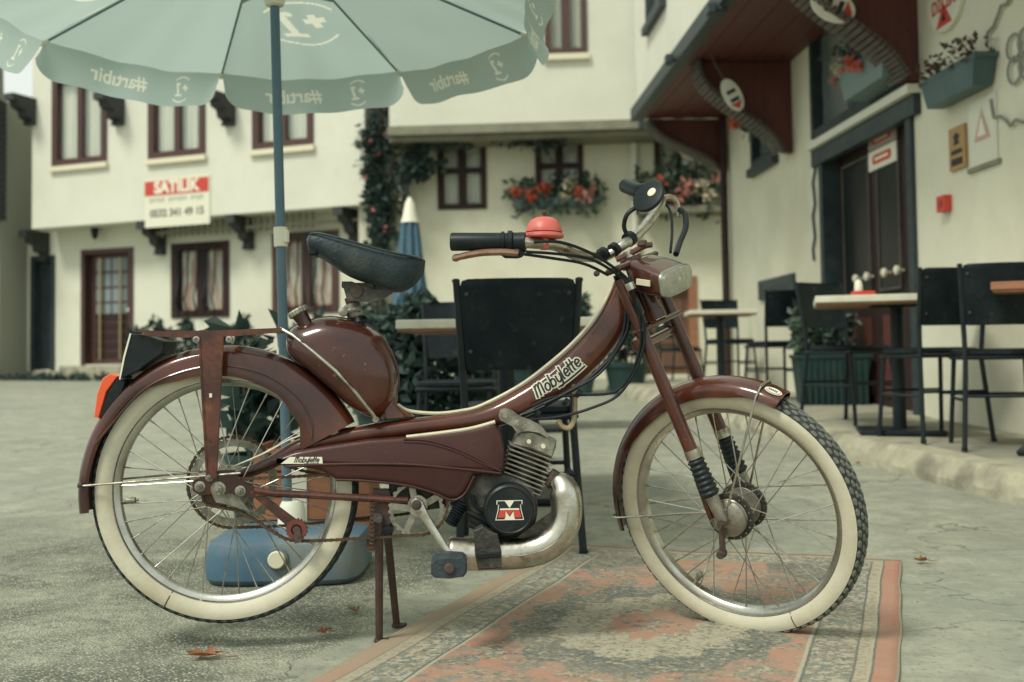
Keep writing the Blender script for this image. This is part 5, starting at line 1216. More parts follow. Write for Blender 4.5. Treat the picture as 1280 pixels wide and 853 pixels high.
# ---- centre stand
st_ = None
for s, foot, topx in ((1, (474, 802), 474), (-1, (496, 783), 482)):
    ft = MI @ on_plane(*foot, V((0, 0, 0.004)), V((0, 0, 1))); tp_ = M(topx, 645, 0.06 * s)
    b = MB(); b.tube([tp_, tp_ + (ft - tp_) * 0.3, ft], [0.0095, 0.0095, 0.0085], 10); q = fin(b, 'stand_leg', mat('dark_brown_stand', (0.05, 0.028, 0.026), 0.55, 0, (0.09, 0.05, 0.04), 25), mp_); st_ = st_ or q
    b = MB(); b.bbox(ft + V((0.006, 0, 0.003)), (0.036, 0.02, 0.007), bev=0.002); fin(b, 'stand_foot', m_rust, q, False)
b = MB(); b.tube([M(472, 648, 0.075), M(482, 648, -0.075)], 0.011, 10); fin(b, 'stand_crossbar', m_grease, mp_)
b = plate([(466, 612), (486, 612), (492, 632), (486, 656), (470, 690), (456, 688), (462, 650)], 0.04, 0.02); fin(b, 'stand_mount', MATS['dark_brown_stand'], mp_, False)
b = MB(); hp = []
for k in range(120):
    t = k / 119; p = M(467, 628, 0.066) * (1 - t) + M(465, 690, 0.066) * t; q = k * 0.62; hp.append(p + V((math.cos(q) * 0.006, math.sin(q) * 0.006, 0)))
b.tube(hp, 0.0014, 5); fin(b, 'stand_spring', m_chain, mp_)
b = MB(); b.lathe(M(484, 663, 0.03), YL, [(0.011, -0.03), (0.014, -0.028), (0.014, 0.03)], 14); fin(b, 'stand_buffer', m_rubber, mp_)
b = slab([(486, 606), (520, 610), (560, 625), (560, 634), (520, 640), (486, 636)], [(-0.035, 0), (0.035, 0)], sm=False); fin(b, 'engine_cradle', m_grease, mp_, False)
# ---- head tube and fork
b = MB(); b.tube([A1 + AXN * 0.006, A1 - AXN * 0.13], 0.021, 18); b.tube([A1 + AXN * 0.012, A1 - AXN * 0.012], 0.026, 18); b.tube([A1 - AXN * 0.118, A1 - AXN * 0.142], 0.026, 18); fin(b, 'head_tube', m_maroon, mp_)
b = MB(); b.tube([A1 + AXN * 0.028, A1 - AXN * 0.16], 0.012, 12); fin(b, 'steering_stem', m_chrome, mp_, st=True)
FO = 0.078
for s in (1, -1):
    def F(x, y): 
        p = S(x, y, FO); return V((p.x, p.y * s, p.z))
    b = MB(); b.tube([F(774, 350), F(800, 411), F(865, 566)], [0.0135, 0.0145, 0.016], 14); lg = fin(b, 'fork_leg', m_maroon, mp_, st=True)
    b = MB(); b.tube([F(864, 562), F(868.5, 573)], 0.0185, 16); fin(b, 'leg_collar', m_chrome, lg, st=True)
    g0, g1 = F(869, 574), F(888.5, 619); b = MB(); n = 29
    b.tube([g0 + (g1 - g0) * (k / (n - 1)) for k in range(n)], [0.0155 + (0.005 if k % 4 == 2 else (0.0025 if k % 2 else 0)) + 0.003 * k / n for k in range(n)], 18); fin(b, 'gaiter', m_gaiter, lg, st=True, autosharp=80)
    b = MB(); b.tube([F(862, 566), F(874, 605), F(889, 648)], [0.008, 0.008, 0.0065], 8); fin(b, 'fork_blade', m_maroon, lg, st=True)
    b = MB(); e0, e1 = F(889, 620), F(904, 652); b.tube([e0, e0 + (e1 - e0) * 0.5, e1], [0.016, 0.015, 0.012], 12); fin(b, 'fork_end', m_alu, lg, st=True)
    b = MB(); b.lathe(V((A2.x, -s * 0.082, A2.z)), YL * -s, [(0.011, 0), (0.011, 0.008), (0.006, 0.009), (0.006, 0.016)], 8); fin(b, 'axle_nut', m_rust, lg, st=True)
    b = MB(); b.tube([F(797, 424), F(803, 436)], 0.0185, 14); fin(b, 'fork_clamp', m_maroon, lg, st=True)
p0 = S(799, 430, FO); b = MB()
b.bbox(V((p0.x, 0, p0.z)) + V((0.012, 0, 0)), (0.014, 2 * FO - 0.02, 0.018), bev=0.003); fin(b, 'fork_bridge', m_maroon, mp_, False, st=True)
b = MB(); b.bbox(A1 - AXN * 0.002 + V((0, 0, 0)), (0.045, 2 * FO + 0.03, 0.014), (V((AXN.z, 0, -AXN.x)), YL, AXN), 0.004); fin(b, 'upper_fork_yoke', m_maroon, mp_, False, st=True)
b = MB(); b.bbox(A1 - AXN * 0.15, (0.04, 2 * FO + 0.03, 0.012), (V((AXN.z, 0, -AXN.x)), YL, AXN), 0.004); fin(b, 'lower_fork_yoke', m_maroon, mp_, False, st=True)
# brake back plate, lever
b = MB(); b.lathe(V((A2.x, -0.050, A2.z)), -YL, [(0.043, 0), (0.043, 0.004), (0.036, 0.010), (0.012, 0.014), (0.012, 0.018)], 28); bp_ = fin(b, 'brake_plate', m_alu, mp_, st=True)
b = MB(); b.bbox(V((A2.x - 0.008, -0.072, A2.z - 0.045)), (0.014, 0.012, 0.06), bev=0.004); b.lathe(V((A2.x - 0.01, -0.072, A2.z - 0.078)), -YL, [(0.009, -0.01), (0.011, 0), (0.009, 0.012)], 10); fin(b, 'brake_arm', m_rust, bp_, False, st=True)
b = MB(); b.bbox(V((A2.x - 0.012, -0.066, A2.z + 0.006)), (0.032, 0.014, 0.05), bev=0.005); fin(b, 'torque_anchor', m_alu, bp_, False, st=True)
# ---- handlebar
hbn = [(S(757, 320, 0.0), 0), (S(735, 321, 0.06), 0), (S(717, 318, 0.12), 0), (S(694, 307, 0.20), 0), (S(652, 303, 0.29), 0), (S(612, 302.5, 0.33), 0)]
hbf = [S(778, 307, -0.03), S(800, 290, -0.10), S(819, 266, -0.18), S(826, 250, -0.245), S(815, 243, -0.29), S(800, 240, -0.315)]
bar = spline([p for p, _ in hbn][::-1] + hbf, 6)
b = MB(); b.tube(bar, 0.0125, 14); hb = fin(b, 'handlebar', m_chrome, mp_, st=True)
def grip(p0, p1, nm):
    b = MB(); d = p1 - p0; ts = [0, 0.02, 0.1, 0.2, 0.28, 0.98, 1.0]; 
    b.tube([p0 + d * t for t in (0, 0.03, 0.04, 0.10, 0.11, 0.15, 0.16, 0.2, 0.21, 0.96, 0.99, 1.0)], [0.017, 0.022, 0.024, 0.024, 0.0185, 0.0185, 0.022, 0.022, 0.0195, 0.0195, 0.018, 0.012], 18); g = fin(b, nm, m_rubber, hb, st=True)
grip(S(643, 302.5, 0.30), S(562.5, 302.5, 0.375), 'grip')
grip(S(806, 242, -0.31), S(781, 232, -0.375), 'grip')
b = MB(); b.tube([S(657, 303, 0.288), S(626, 304, 0.312)], 0.0215, 14); fin(b, 'throttle_housing', m_rubber, hb, st=True)
b = MB(); q = S(641, 316, 0.305); b.bbox(q, (0.05, 0.03, 0.022), bev=0.006); fin(b, 'lever_bracket', m_rubber, hb, False, st=True)
b = MB(); lp = spline([S(x, y, o) for x, y, o in ((648, 317, .315), (630, 315.5, .33), (605, 316, .35), (585, 319, .365), (566, 323.5, .378))], 4); b.tube(lp, [0.0075] * (len(lp) - 3) + [0.007, 0.0085, 0.006], 8); fin(b, 'brake_lever', mat('rusty_lever', (0.27, 0.17, 0.12), 0.5, 0.5, (0.2, 0.09, 0.055), 40), hb, st=True)
b = MB(); lp = spline([S(x, y, o) for x, y, o in ((826, 248, -.27), (838, 246, -.31), (846, 252, -.33), (849, 270, -.33))], 4); b.tube(lp, 0.006, 8); fin(b, 'brake_lever', m_chrome, hb, st=True)
for x, y, o in ((754, 318, 0.02), (768, 312, -0.01)):
    b = MB(); c = S(x, y, o); d = S(x + 10, y - 8, o - 0.03) - c; b.tube([c - d.normalized() * 0.006, c + d.normalized() * 0.006], 0.0165, 14); fin(b, 'bar_clamp', m_rubber, hb, st=True)
b = MB(); c = S(787, 299, -0.06); d = (S(800, 290, -.10) - c).normalized(); b.tube([c - d * 0.008, c + d * 0.008], 0.018, 14); fin(b, 'mirror_clamp', m_rubber, hb, st=True)
rod('mirror_stem', [S(785, 296, -0.055), S(780, 284, -0.05), S(783, 270, -0.05), S(791, 262, -0.06), S(803, 255, -0.07)], 0.0055, m_rubber, hb, True, 5)
# round mirror, seen from its back
mc = MI @ (MM @ STE @ S(811, 246, -0.07)); ctoc = (MI @ CAM - mc).normalized()
rt = ctoc.cross(V((0, 0, 1))).normalized(); upv = rt.cross(ctoc); mdir = (ctoc + rt * 0.8 + upv * 0.85).normalized()
b = MB(); b.lathe(mc, mdir, [(0.030, -0.008), (0.0405, -0.004), (0.042, 0.002), (0.040, 0.005), (0.030, 0.0075), (0.001, 0.009)], 32); mi = fin(b, 'mirror', m_rubber, hb)
b = MB(); c = mc + mdir * 0.0088 - rt * -0.0 + (upv * 0.35 - rt * 0.55).normalized() * 0.004
side = mdir.cross(upv).normalized(); c = mc + mdir * 0.0072 - side * 0.012 + side.cross(mdir) * 0.006
b.lathe(c, mdir, [(0.011, 0), (0.011, 0.003), (0.009, 0.004)], 16); fin(b, 'mirror_cap', m_cream, hb)
# bell
bc = MI @ (MM @ STE @ S(680, 300, 0.235)); bz = V((0.02, 0, 1)).normalized()
b = MB(); b.lathe(bc + bz * 0.004, bz, [(0.041, 0), (0.043, 0.003), (0.042, 0.008), (0.038, 0.011)], 32); be = fin(b, 'bell_base', m_bell, hb)
b = MB(); b.lathe(bc + bz * 0.0165, bz, [(0.0395, 0), (0.0395, 0.003), (0.0375, 0.010), (0.033, 0.020), (0.027, 0.027), (0.018, 0.0315), (0.007, 0.0335)], 32); fin(b, 'bell_dome', m_bell, hb)
b = MB(); b.lathe(bc + bz * 0.049, bz, [(0.003, 0), (0.003, 0.006), (0.0055, 0.008), (0.0055, 0.013), (0.002, 0.0155)], 12); fin(b, 'bell_button', m_rust, hb)
b = MB(); b.bbox(bc - bz * 0.008, (0.02, 0.02, 0.028), bev=0.004); fin(b, 'bell_clip', m_bell, hb, False)
# ---- headlamp
def lamp_ring(t, bt, hw, e=5.0, n=40, sc=1.0):
    a, c = S(*t, 0.05), S(*bt, 0.05); a.y = c.y = 0; m = (a + c) / 2; return sring(m, (a - m) * sc, YL * hw * sc, n, e)
LR_ = [lamp_ring((777, 330), (786, 356), 0.036), lamp_ring((779, 327), (788, 361), 0.048), lamp_ring((793, 327), (797, 366), 0.058), lamp_ring((812, 333), (815, 371), 0.066), lamp_ring((828, 339.5), (831, 372), 0.070)]
b = MB(); b.loft(LR_); hl = fin(b, 'headlamp', m_maroon, mp_, st=True, autosharp=50)
fwd = (S(828, 355, 0.05) - S(800, 350, 0.05)); fwd.y = 0; fwd.normalize()
r0 = LR_[-1]; cc = sum(r0, V((0, 0, 0))) / len(r0)
b = MB(); b.loft([[cc + (p - cc) * k + fwd * d for p in r0] for k, d in ((1.0, -0.002), (1.02, 0.0), (1.02, 0.005), (0.985, 0.007), (0.985, 0.002))], loop=True, caps=False); fin(b, 'lamp_bezel', m_rim, hl, st=True, autosharp=60)
b = MB(); b.loft([[cc + (p - cc) * k + fwd * d for p in r0] for k, d in ((0.985, 0.004), (0.965, 0.012), (0.85, 0.017), (0.5, 0.021), (0.15, 0.022))]); fin(b, 'lamp_lens', m_lens, hl, st=True)
b = MB(); b.loft([[cc + (p - cc) * k + fwd * d for p in r0] for k, d in ((0.93, 0.003), (0.90, 0.0034), (0.35, 0.0012), (0.1, 0.001))]); fin(b, 'lamp_reflector', m_rim, hl, st=True)
b = MB(); b.lathe(cc + fwd * 0.001, fwd, [(0.007, 0), (0.008, 0.004), (0.006, 0.009), (0.001, 0.011)], 12); fin(b, 'lamp_bulb', m_cream, hl, st=True)
a, c = S(796, 352, 0.066), S(813, 354.5, 0.069); b = MB(); ax = (c - a).normalized(); b.box((a + c) / 2 - YL * 0.001, ((c - a).length, 0.004, 0.013), (ax, YL, ax.cross(YL))); fin(b, 'side_reflector', m_cream, hl, False, st=True)
b = MB(); q = spline([S(x, y, o) for x, y, o in ((770, 325, 0.02), (790, 316, 0.0), (805, 308, -0.01), (815, 306, -0.015))], 4); b.tube(q, [0.007] * len(q), 8); fin(b, 'lamp_bracket', m_maroon_r, mp_, st=True)
b = MB(); b.lathe(S(803, 305, -0.01), V((0, 0, 1)), [(0.011, -0.004), (0.013, 0), (0.010, 0.008)], 10); fin(b, 'bracket_knob', m_rust, mp_, st=True)
b = MB(); b.lathe(M(746, 342, 0.02), YL, [(0.005, -0.01), (0.007, -0.004), (0.007, 0.01)], 8); fin(b, 'stem_screw', m_rust, mp_)
# ---- cables
def cable(pts, r=0.0034, m=m_rubber): return rod('cable', [M(x, y, o) for x, y, o in pts], r, m, mp_, False, 6, 6)
cable([(658, 315, .27), (700, 318, .23), (740, 325, .16), (770, 342, .11), (787, 356, .10), (796, 378, .09)])
cable([(668, 303, .27), (700, 303, .24), (735, 315, .17), (762, 331, .12), (785, 350, .10), (794, 370, .09)])
cable([(655, 318, .26), (690, 323, .22), (730, 330, .15), (760, 344, .10)])
cable([(794, 370, .09), (800, 395, .08), (801, 430, .07), (790, 465, .06), (768, 490, .05), (725, 494, .045), (690, 497, .045), (665, 508, .045)])
cable([(796, 378, .09), (806, 410, .08), (800, 450, .07), (775, 492, .06), (740, 510, .055), (700, 521, .05), (660, 525, .05), (630, 528, .05)])
cable([(775, 345, .06), (788, 380, .05), (782, 420, .045), (765, 445, .04), (740, 470, .04), (710, 490, .04), (675, 510, .04), (655, 518, .04)], .005)
cable([(770, 340, .05), (782, 385, .04), (776, 425, .035), (755, 455, .035), (722, 484, .035), (690, 500, .035), (650, 520, .035)], .0042)
cable([(768, 345, .05), (786, 400, .05), (770, 440, .045), (748, 468, .045), (716, 487, .045), (680, 505, .045)], .0036)
cable([(792, 370, .08), (803, 420, .06), (826, 470, .05), (852, 520, .04)], .003)
rod('cable', [S(849, 262, -.33), S(856, 268, -.32), S(857, 285, -.28), S(850, 303, -.22), S(845, 318, -.16)], .0075, m_rubber, mp_, True, 6)
rod('cable', [S(828, 250, -.27), S(838, 265, -.25), S(840, 290, -.2), S(838, 316, -.14)], .0035, m_rubber, mp_, True, 6)
for x, y, o in ((723, 492, .045), (707, 503, .045), (672, 517, .045)):
    b = MB(); c = M(x, y, o); b.tube([c + V((-.004, 0, .003)), c + V((.004, 0, -.003))], 0.0095, 8); fin(b, 'cable_tie', m_rubber, mp_)
b = MB(); c = S(789, 357, 0.1); b.lathe(M(788, 358, .095), V((.4, 0, -1)), [(0.010, -0.008), (0.011, 0), (0.010, 0.008)], 10); fin(b, 'cable_sleeve', m_chrome, mp_)
# horn bracket under the down tube
b = plate([(711, 477), (728, 467), (744, 449), (747, 456), (733, 476), (722, 487), (713, 484)], 0.01, 0.02); fin(b, 'horn_bracket', mat('yellowed_metal', (0.42, 0.36, 0.22), 0.6, 0.2, (0.3, 0.2, 0.11), 30), mp_, False)
rod('fuel_pipe', mpath([(698, 492), (700, 482), (712, 476), (718, 490), (718, 520), (713, 534), (704, 534), (697, 526)], 0.02), 0.006, MATS['yellowed_metal'], mp_)
b = MB(); b.tube([M(820, 372, -0.02), M(812, 395, -0.02), M(805, 412, -0.01)], [0.007, 0.011, 0.005], 8); fin(b, 'cable_wrap', m_rubber, mp_)
# ================================================================== parasol over the moped
CX, CYY, RZ, RR, APEX = -0.768, 3.53, 1.755, 0.905, 2.03
m_canvas = mat('sage_canvas', (0.35, 0.44, 0.40), 0.85, 0, (0.32, 0.41, 0.37), 5, 0.4, 0.7, 0.15, 350)
_n = m_canvas.node_tree.nodes; _l = m_canvas.node_tree.links; _b = _n['Principled BSDF']
_at = _n.new('ShaderNodeAttribute'); _at.attribute_name = 'print'
_src = [k for k in _l if k.to_socket == _b.inputs['Base Color']][0].from_socket
_m1 = _n.new('ShaderNodeMix'); _m1.data_type = 'RGBA'; _m1.inputs[7].default_value = (0.82, 0.83, 0.72, 1); _l.new(_at.outputs['Fac'], _m1.inputs[0]); _l.new(_src, _m1.inputs[6]); _l.new(_m1.outputs[2], _b.inputs['Base Color'])
_m2 = _n.new('ShaderNodeMix'); _m2.data_type = 'RGBA'; _m2.inputs[6].default_value = (0.44, 0.54, 0.49, 1); _m2.inputs[7].default_value = (0.80, 0.81, 0.68, 1); _l.new(_at.outputs['Fac'], _m2.inputs[0])
_t = _n.new('ShaderNodeBsdfTranslucent'); _l.new(_m2.outputs[2], _t.inputs[0]); _s = _n.new('ShaderNodeMixShader'); _s.inputs[0].default_value = 0.6
_l.new(_b.outputs[0], _s.inputs[1]); _l.new(_t.outputs[0], _s.inputs[2]); _l.new(_s.outputs[0], _n['Material Output'].inputs[0])
def paint(polys, grid, nx, ny, inv):       # polys: convex 2-D polygons; grid index -> local 2-D point; inv: 2-D point -> (i, j)
    out = {}
    for P in polys:
        ij = [inv(*p) for p in P]
        i0, i1 = max(0, int(min(a for a, _ in ij))), min(nx, int(max(a for a, _ in ij)) + 1)
        j0, j1 = max(0, int(min(c for _, c in ij))), min(ny, int(max(c for _, c in ij)) + 1)
        for j in range(j0, j1 + 1):
            for i in range(i0, i1 + 1):
                x, y = grid(i, j); sg = 0; ok = True
                for (ax, ay), (bx, by) in zip(P, P[1:] + P[:1]):
                    cr_ = (bx - ax) * (y - ay) - (by - ay) * (x - ax)
                    if abs(cr_) < 1e-12: continue
                    if sg == 0: sg = cr_
                    elif sg * cr_ < 0: ok = False; break
                if ok: out[(i, j)] = 1.0
    return out
def cloth(name, n, m, fn, mask, parent):
    b = MB(); b.add([fn(i / n, j / m) for j in range(m + 1) for i in range(n + 1)], [(j * (n + 1) + i, j * (n + 1) + i + 1, (j + 1) * (n + 1) + i + 1, (j + 1) * (n + 1) + i) for j in range(m) for i in range(n)])
    o = b.build(name, m_canvas, parent, True); a = o.data.attributes.new('print', 'FLOAT', 'POINT'); v = [0.0] * ((n + 1) * (m + 1))
    for (i, j), q in mask.items(): v[j * (n + 1) + i] = q
    a.data.foreach_set('value', v); return o
def text_polys(txt, size, w=None, bold=0.0):
    vs, fs = text2d(txt, size, 0, bold); k = 1.0
    if w: k = w / (max(v[0] for v in vs) - min(v[0] for v in vs))
    return [[(vs[i][0] * k, vs[i][1]) for i in f] for f in fs]
def arc_polys(r0, r1, a0, a1, sx=1.0, sy=1.0, n=14):
    pts = [(math.cos(R_(a0 + (a1 - a0) * q / n)), math.sin(R_(a0 + (a1 - a0) * q / n))) for q in range(n + 1)]
    return [[(r0 * p[0] * sx, r0 * p[1] * sy), (r1 * p[0] * sx, r1 * p[1] * sy), (r1 * q[0] * sx, r1 * q[1] * sy), (r0 * q[0] * sx, r0 * q[1] * sy)] for p, q in zip(pts, pts[1:])]
def plus_one(h):       # slanted plus and slab-serif one
    sh = 0.3
    P = [[(-0.62, 0.02), (-0.12, 0.02), (-0.12, 0.2), (-0.62, 0.2)], [(-0.46, -0.14), (-0.28, -0.14), (-0.28, 0.36), (-0.46, 0.36)],
         [(0.22, -0.5), (0.42, -0.5), (0.42, 0.5), (0.22, 0.5)], [(0.02, -0.5), (0.62, -0.5), (0.62, -0.34), (0.02, -0.34)], [(0.04, 0.3), (0.22, 0.34), (0.22, 0.5), (0.04, 0.46)]]
    return [[((x - y * -sh) * h, y * h) for x, y in p] for p in P]
m_bluepole = mat('blue_painted_pole', (0.075, 0.145, 0.195), 0.4, 0, (0.1, 0.17, 0.21), 9)
m_rib = mat('blue_steel_rib', (0.12, 0.18, 0.19), 0.5)
base_p = on_ground(355, 708); bx_, by_ = -0.685, 3.47
ps = thing('parasol', 'open sage green parasol with printed valance on a blue pole beside the moped', 'parasol', (bx_, by_, 0.0))
apex = V((CX, CYY, APEX)); foot = V((bx_, by_, 0.02)); pd_ = (V((CX + 0.034, CYY - 0.02, APEX)) - foot)
def corner(k): 
    a = R_(22.5 + 45 * k); return V((CX + RR * math.cos(a), CYY + RR * math.sin(a), RZ))
cn = None
def panel_pt(k, s, t):           # s across, t from apex (0) to rim (1), slightly sagging between the ribs
    a, c = corner(k), corner(k + 1); rim = a + (c - a) * s; p = apex + (rim - apex) * t
    sag = 4 * s * (1 - s) * t * (0.045 * t) + 0.006 * math.sin(s * 19 + k) * t * t * (4 * s * (1 - s)) + 0.004 * math.sin(t * 14 + s * 7 + k * 2); return p - V((0, 0, sag * 0.7)) - (rim - V((CX, CYY, RZ))).normalized() * sag * 0.35
def val_pt(k, s, h):             # h from 0 (rim) to 1 (hem)
    e = 0.5 - abs(s - 0.5); rnd = min(1.0, e / 0.11); drop = 0.118 * (0.42 + 0.58 * math.sqrt(max(0, 1 - (1 - rnd) ** 2)))
    ss = s + (0.5 - s) * 0.055 * h
    p = panel_pt(k, ss, 1.0); o = (p - V((CX, CYY, p.z))).normalized()
    wob = 0.012 * math.sin(s * 9 + k * 2.1) * h + 0.02 * h * (1 if k % 2 else 0.5)
    return p + V((0, 0, -drop * h)) + o * (wob + 0.045 * h * h)
word = text_polys('#artıbir', 0.064, 0.225, 0.0014)
for k in range(8):
    L_ = (corner(k + 1) - corner(k)).length; mask = {}
    if k % 2 == 1:
        n, m = 150, 170; polys = plus_one(0.15) + arc_polys(0.118, 0.127, 215, 325, 1.2, 1.0) + arc_polys(0.118, 0.127, 35, 145, 1.2, 1.0)
        polys = [[(x, y) for x, y in p] for p in polys]
        g_ = lambda i, j: ((i / n - 0.44) * L_ * max(j / m, 0.01), (0.62 - j / m) * 0.9)
        def iv(x, y):
            t = 0.62 - y / 0.9; return ((x / (L_ * max(t, 0.05)) + 0.44) * n, t * m)
        mask = paint(polys, g_, n, m, iv)
    else: n, m = 14, 8
    pn = cloth('canopy_panel', n, m, lambda s, t: panel_pt(k, s, max(t, 0.001)), mask, ps)
    n, m = 280, 48
    polys = [[(x - 0.085 * 1, y) for x, y in p] for p in []]
    wp = [[(x + (0.60 - 0.5) * L_, y) for x, y in p] for p in word] + [[(x + (0.235 - 0.5) * L_, y) for x, y in p] for p in plus_one(0.046) + arc_polys(0.040, 0.045, 50, 130) + arc_polys(0.040, 0.045, 230, 310)]
    mask = paint(wp, lambda i, j: ((i / n - 0.5) * L_, (0.52 - j / m) * 0.118), n, m, lambda x, y: ((x / L_ + 0.5) * n, (0.52 - y / 0.118) * m))
    cloth('valance', n, m, lambda s, h: val_pt(k, s, h), mask, pn)
    b = MB(); b.tube([apex + (corner(k) - apex) * t - V((0, 0, 0.012)) for t in (0.03, 0.5, 0.985)], 0.0042, 6); b.build('rib', m_rib, ps, True)
    b = MB(); b.lathe(corner(k) - V((0, 0, 0.012)), (corner(k) - apex), [(0.006, -0.03), (0.009, -0.01), (0.006, 0.012)], 8); b.build('rib_tip', m_white_pl, ps, True)
b = MB(); b.tube([foot - V((0, 0, 0.0)), foot + pd_ * 0.5, foot + pd_ * 1.0], 0.0148, 14); b.build('pole', m_bluepole, ps, True)
q = foot + pd_ * ((1.02 - 0.02) / pd_.z); b = MB(); b.tube([q - pd_.normalized() * 0.03, q + pd_.normalized() * 0.03], 0.021, 14); b.bbox(q + V((0.018, -0.01, 0)), (0.02, 0.02, 0.045), bev=0.006); b.build('pole_joint', m_white_pl, ps, True)
q = foot + pd_ * ((1.745 - 0.02) / pd_.z); b = MB(); b.lathe(q, pd_, [(0.018, -0.002), (0.028, 0.002), (0.038, 0.03), (0.05, 0.06), (0.03, 0.08)], 16); b.build('runner', m_white_pl, ps, True)
for k in range(8):
    e = apex + (corner(k) - apex) * 0.45 - V((0, 0, 0.018)); b = MB(); b.tube([q + pd_.normalized() * 0.06, e], 0.005, 6); b.build('stretcher', m_rib, ps)
# water-filled blue base
c0 = on_ground(357, 712); c0 = V((bx_ + 0.01, by_, 0))
def sq(hx, hy, z, e=5, n=32): return sring(c0 + V((0, 0, z)), V((hx, 0, 0)), V((0, hy, 0)), n, e)
b = MB(); b.loft([sq(.215, .215, .004), sq(.228, .228, .018), sq(.228, .228, .085), sq(.215, .215, .118), sq(.16, .16, .132), sq(.06, .06, .14)]); bs = b.build('water_base', m_blue_pl, ps, True)
b = MB(); b.lathe(V((c0.x, c0.y, 0.135)), (0, 0, 1), [(0.045, 0), (0.04, 0.06), (0.03, 0.08)], 16); b.build('base_socket', m_white_pl, bs, True)
cp = on_plane(347, 699, V((0, by_ - 0.228, 0)), V((0, 1, 0))); b = MB(); b.lathe(V((cp.x, by_ - 0.222, cp.z)), (0, -1, 0), [(0.030, 0), (0.033, 0.006), (0.030, 0.012)], 18); b.build('cap_seat', m_blue_pl, bs, True)
b = MB(); b.lathe(V((cp.x, by_ - 0.236, cp.z)), (0, -1, 0), [(0.024, -0.004), (0.025, 0.01), (0.022, 0.014)], 18); b.build('filler_cap', m_cream, bs, True)
# ================================================================== café furniture
def make_chair():
    t = thing('cafe_chair', '', 'chair', (0, 0, 0), 0)
    # local: chair faces +y, back at -y
    def leg(p, r, nm='leg'):
        b = MB(); b.tube(p, r, 8); return b.build(nm, m_metal_dk, t, True)
    for s in (-1, 1):
        leg([(s * 0.20, -0.235, 0.0), (s * 0.175, -0.185, 0.44), (s * 0.183, -0.20, 0.62), (s * 0.198, -0.245, 0.885)], [0.0125, 0.0125, 0.0125, 0.0115])
        leg([(s * 0.19, 0.215, 0.0), (s * 0.17, 0.175, 0.44)], 0.012)
        b = MB(); b.tube([(s * 0.186, -0.208, 0.24), (s * 0.181, 0.196, 0.24)], 0.008, 6); b.build('side_stretcher', m_metal_dk, t)
        b = MB(); b.lathe((s * 0.199, -0.245, 0.884), (0, 0, 1), [(0.013, 0), (0.013, 0.008), (0.008, 0.012)], 8); b.build('end_cap', m_rubber, t)
        b = MB(); b.lathe((s * 0.2, -0.235, 0.0), (0, 0, 1), [(0.015, 0), (0.015, 0.02)], 8); b.build('foot_cap', m_rubber, t)
    for y, z in ((-0.208, 0.26), (0.196, 0.26)):
        b = MB(); b.tube([(-0.18, y, z), (0.18, y, z)], 0.008, 6); b.build('cross_stretcher', m_metal_dk, t)
    b = MB(); b.bbox((0, 0, 0.445), (0.39, 0.39, 0.022), bev=0.008); b.build('seat_frame', m_metal_dk, t)
    b = MB(); b.loft([sring(V((0, 0.0, z)), V((h, 0, 0)), V((0, h, 0)), 24, 6) for z, h in ((0.457, 0.19), (0.462, 0.196), (0.478, 0.196), (0.486, 0.18), (0.489, 0.12))]); b.build('seat', m_leath, t, True)
    # curved back plate
    rings = []; n = 14
    for z, w, dy in ((0.60, 0.158, -0.196), (0.606, 0.168, -0.197), (0.70, 0.176, -0.213), (0.80, 0.184, -0.230), (0.868, 0.187, -0.243), (0.888, 0.180, -0.247), (0.894, 0.16, -0.248)):
        f, bk = [], []
        for k in range(n + 1):
            x = -w + 2 * w * k / n; cv = -0.028 * (1 - (x / w) ** 2); f.append(V((x, dy + cv + 0.006, z))); bk.append(V((x, dy + cv - 0.006, z)))
        rings.append(f + bk[::-1])
    b = MB(); b.loft(rings); bk = b.build('backrest', m_leath, t, True, autosharp=50)
    for s in (-1, 1):
        for z, x, y in ((0.845, 0.165, -0.252), (0.66, 0.155, -0.220)):
            b = MB(); b.lathe((s * x, y, z), (0, -1, 0), [(0.008, 0), (0.007, 0.004), (0.003, 0.006)], 8); b.build('rivet', m_grease, bk)
    return t
ch0 = make_chair()
def pz(x, y): return gz(x, y) + STEP - 0.003
G = 'black cafe chairs'
def put_chair(o, x, y, rz, label, terrace=True):
    z = pz(x, y) if terrace else gz(x, y)
    if 'group' not in ch0: o.location = (x, y, z); o.rotation_euler = (0, 0, rz); o['label'] = label; o['group'] = G; return o
    return copy_thing(o, (x, y, z), rz, label, G)
put_chair(ch0, 0.015, 3.91, R_(1), 'black cafe chair with scuffed backrest directly behind the moped', False)
put_chair(ch0, -0.28, 5.75, R_(178), 'black cafe chair at the far side of the table behind the moped', False)
p = on_ground(1166, 549, STEP); put_chair(ch0, p.x, p.y, R_(12), 'black cafe chair on the terrace beside the table with the condiment caddy')
p = on_ground(1249, 559, STEP); put_chair(ch0, p.x, p.y, R_(-12), 'black cafe chair on the terrace drawn up to the orange-brown table')
p = on_ground(1064, 529, STEP); put_chair(ch0, p.x, p.y, R_(-150), 'black cafe chair in front of the green planter box')
p = on_ground(971, 500, STEP); put_chair(ch0, p.x, p.y, R_(14), 'black cafe chair standing beside the low basement window')
p = on_ground(914, 484, STEP); put_chair(ch0, p.x, p.y, R_(-165), 'black cafe chair behind the white table near the corner pipe')
p = on_ground(852, 484, 0.0); put_chair(ch0, p.x, p.y, R_(-70), 'black cafe chair in front of the orange-brown door', False)
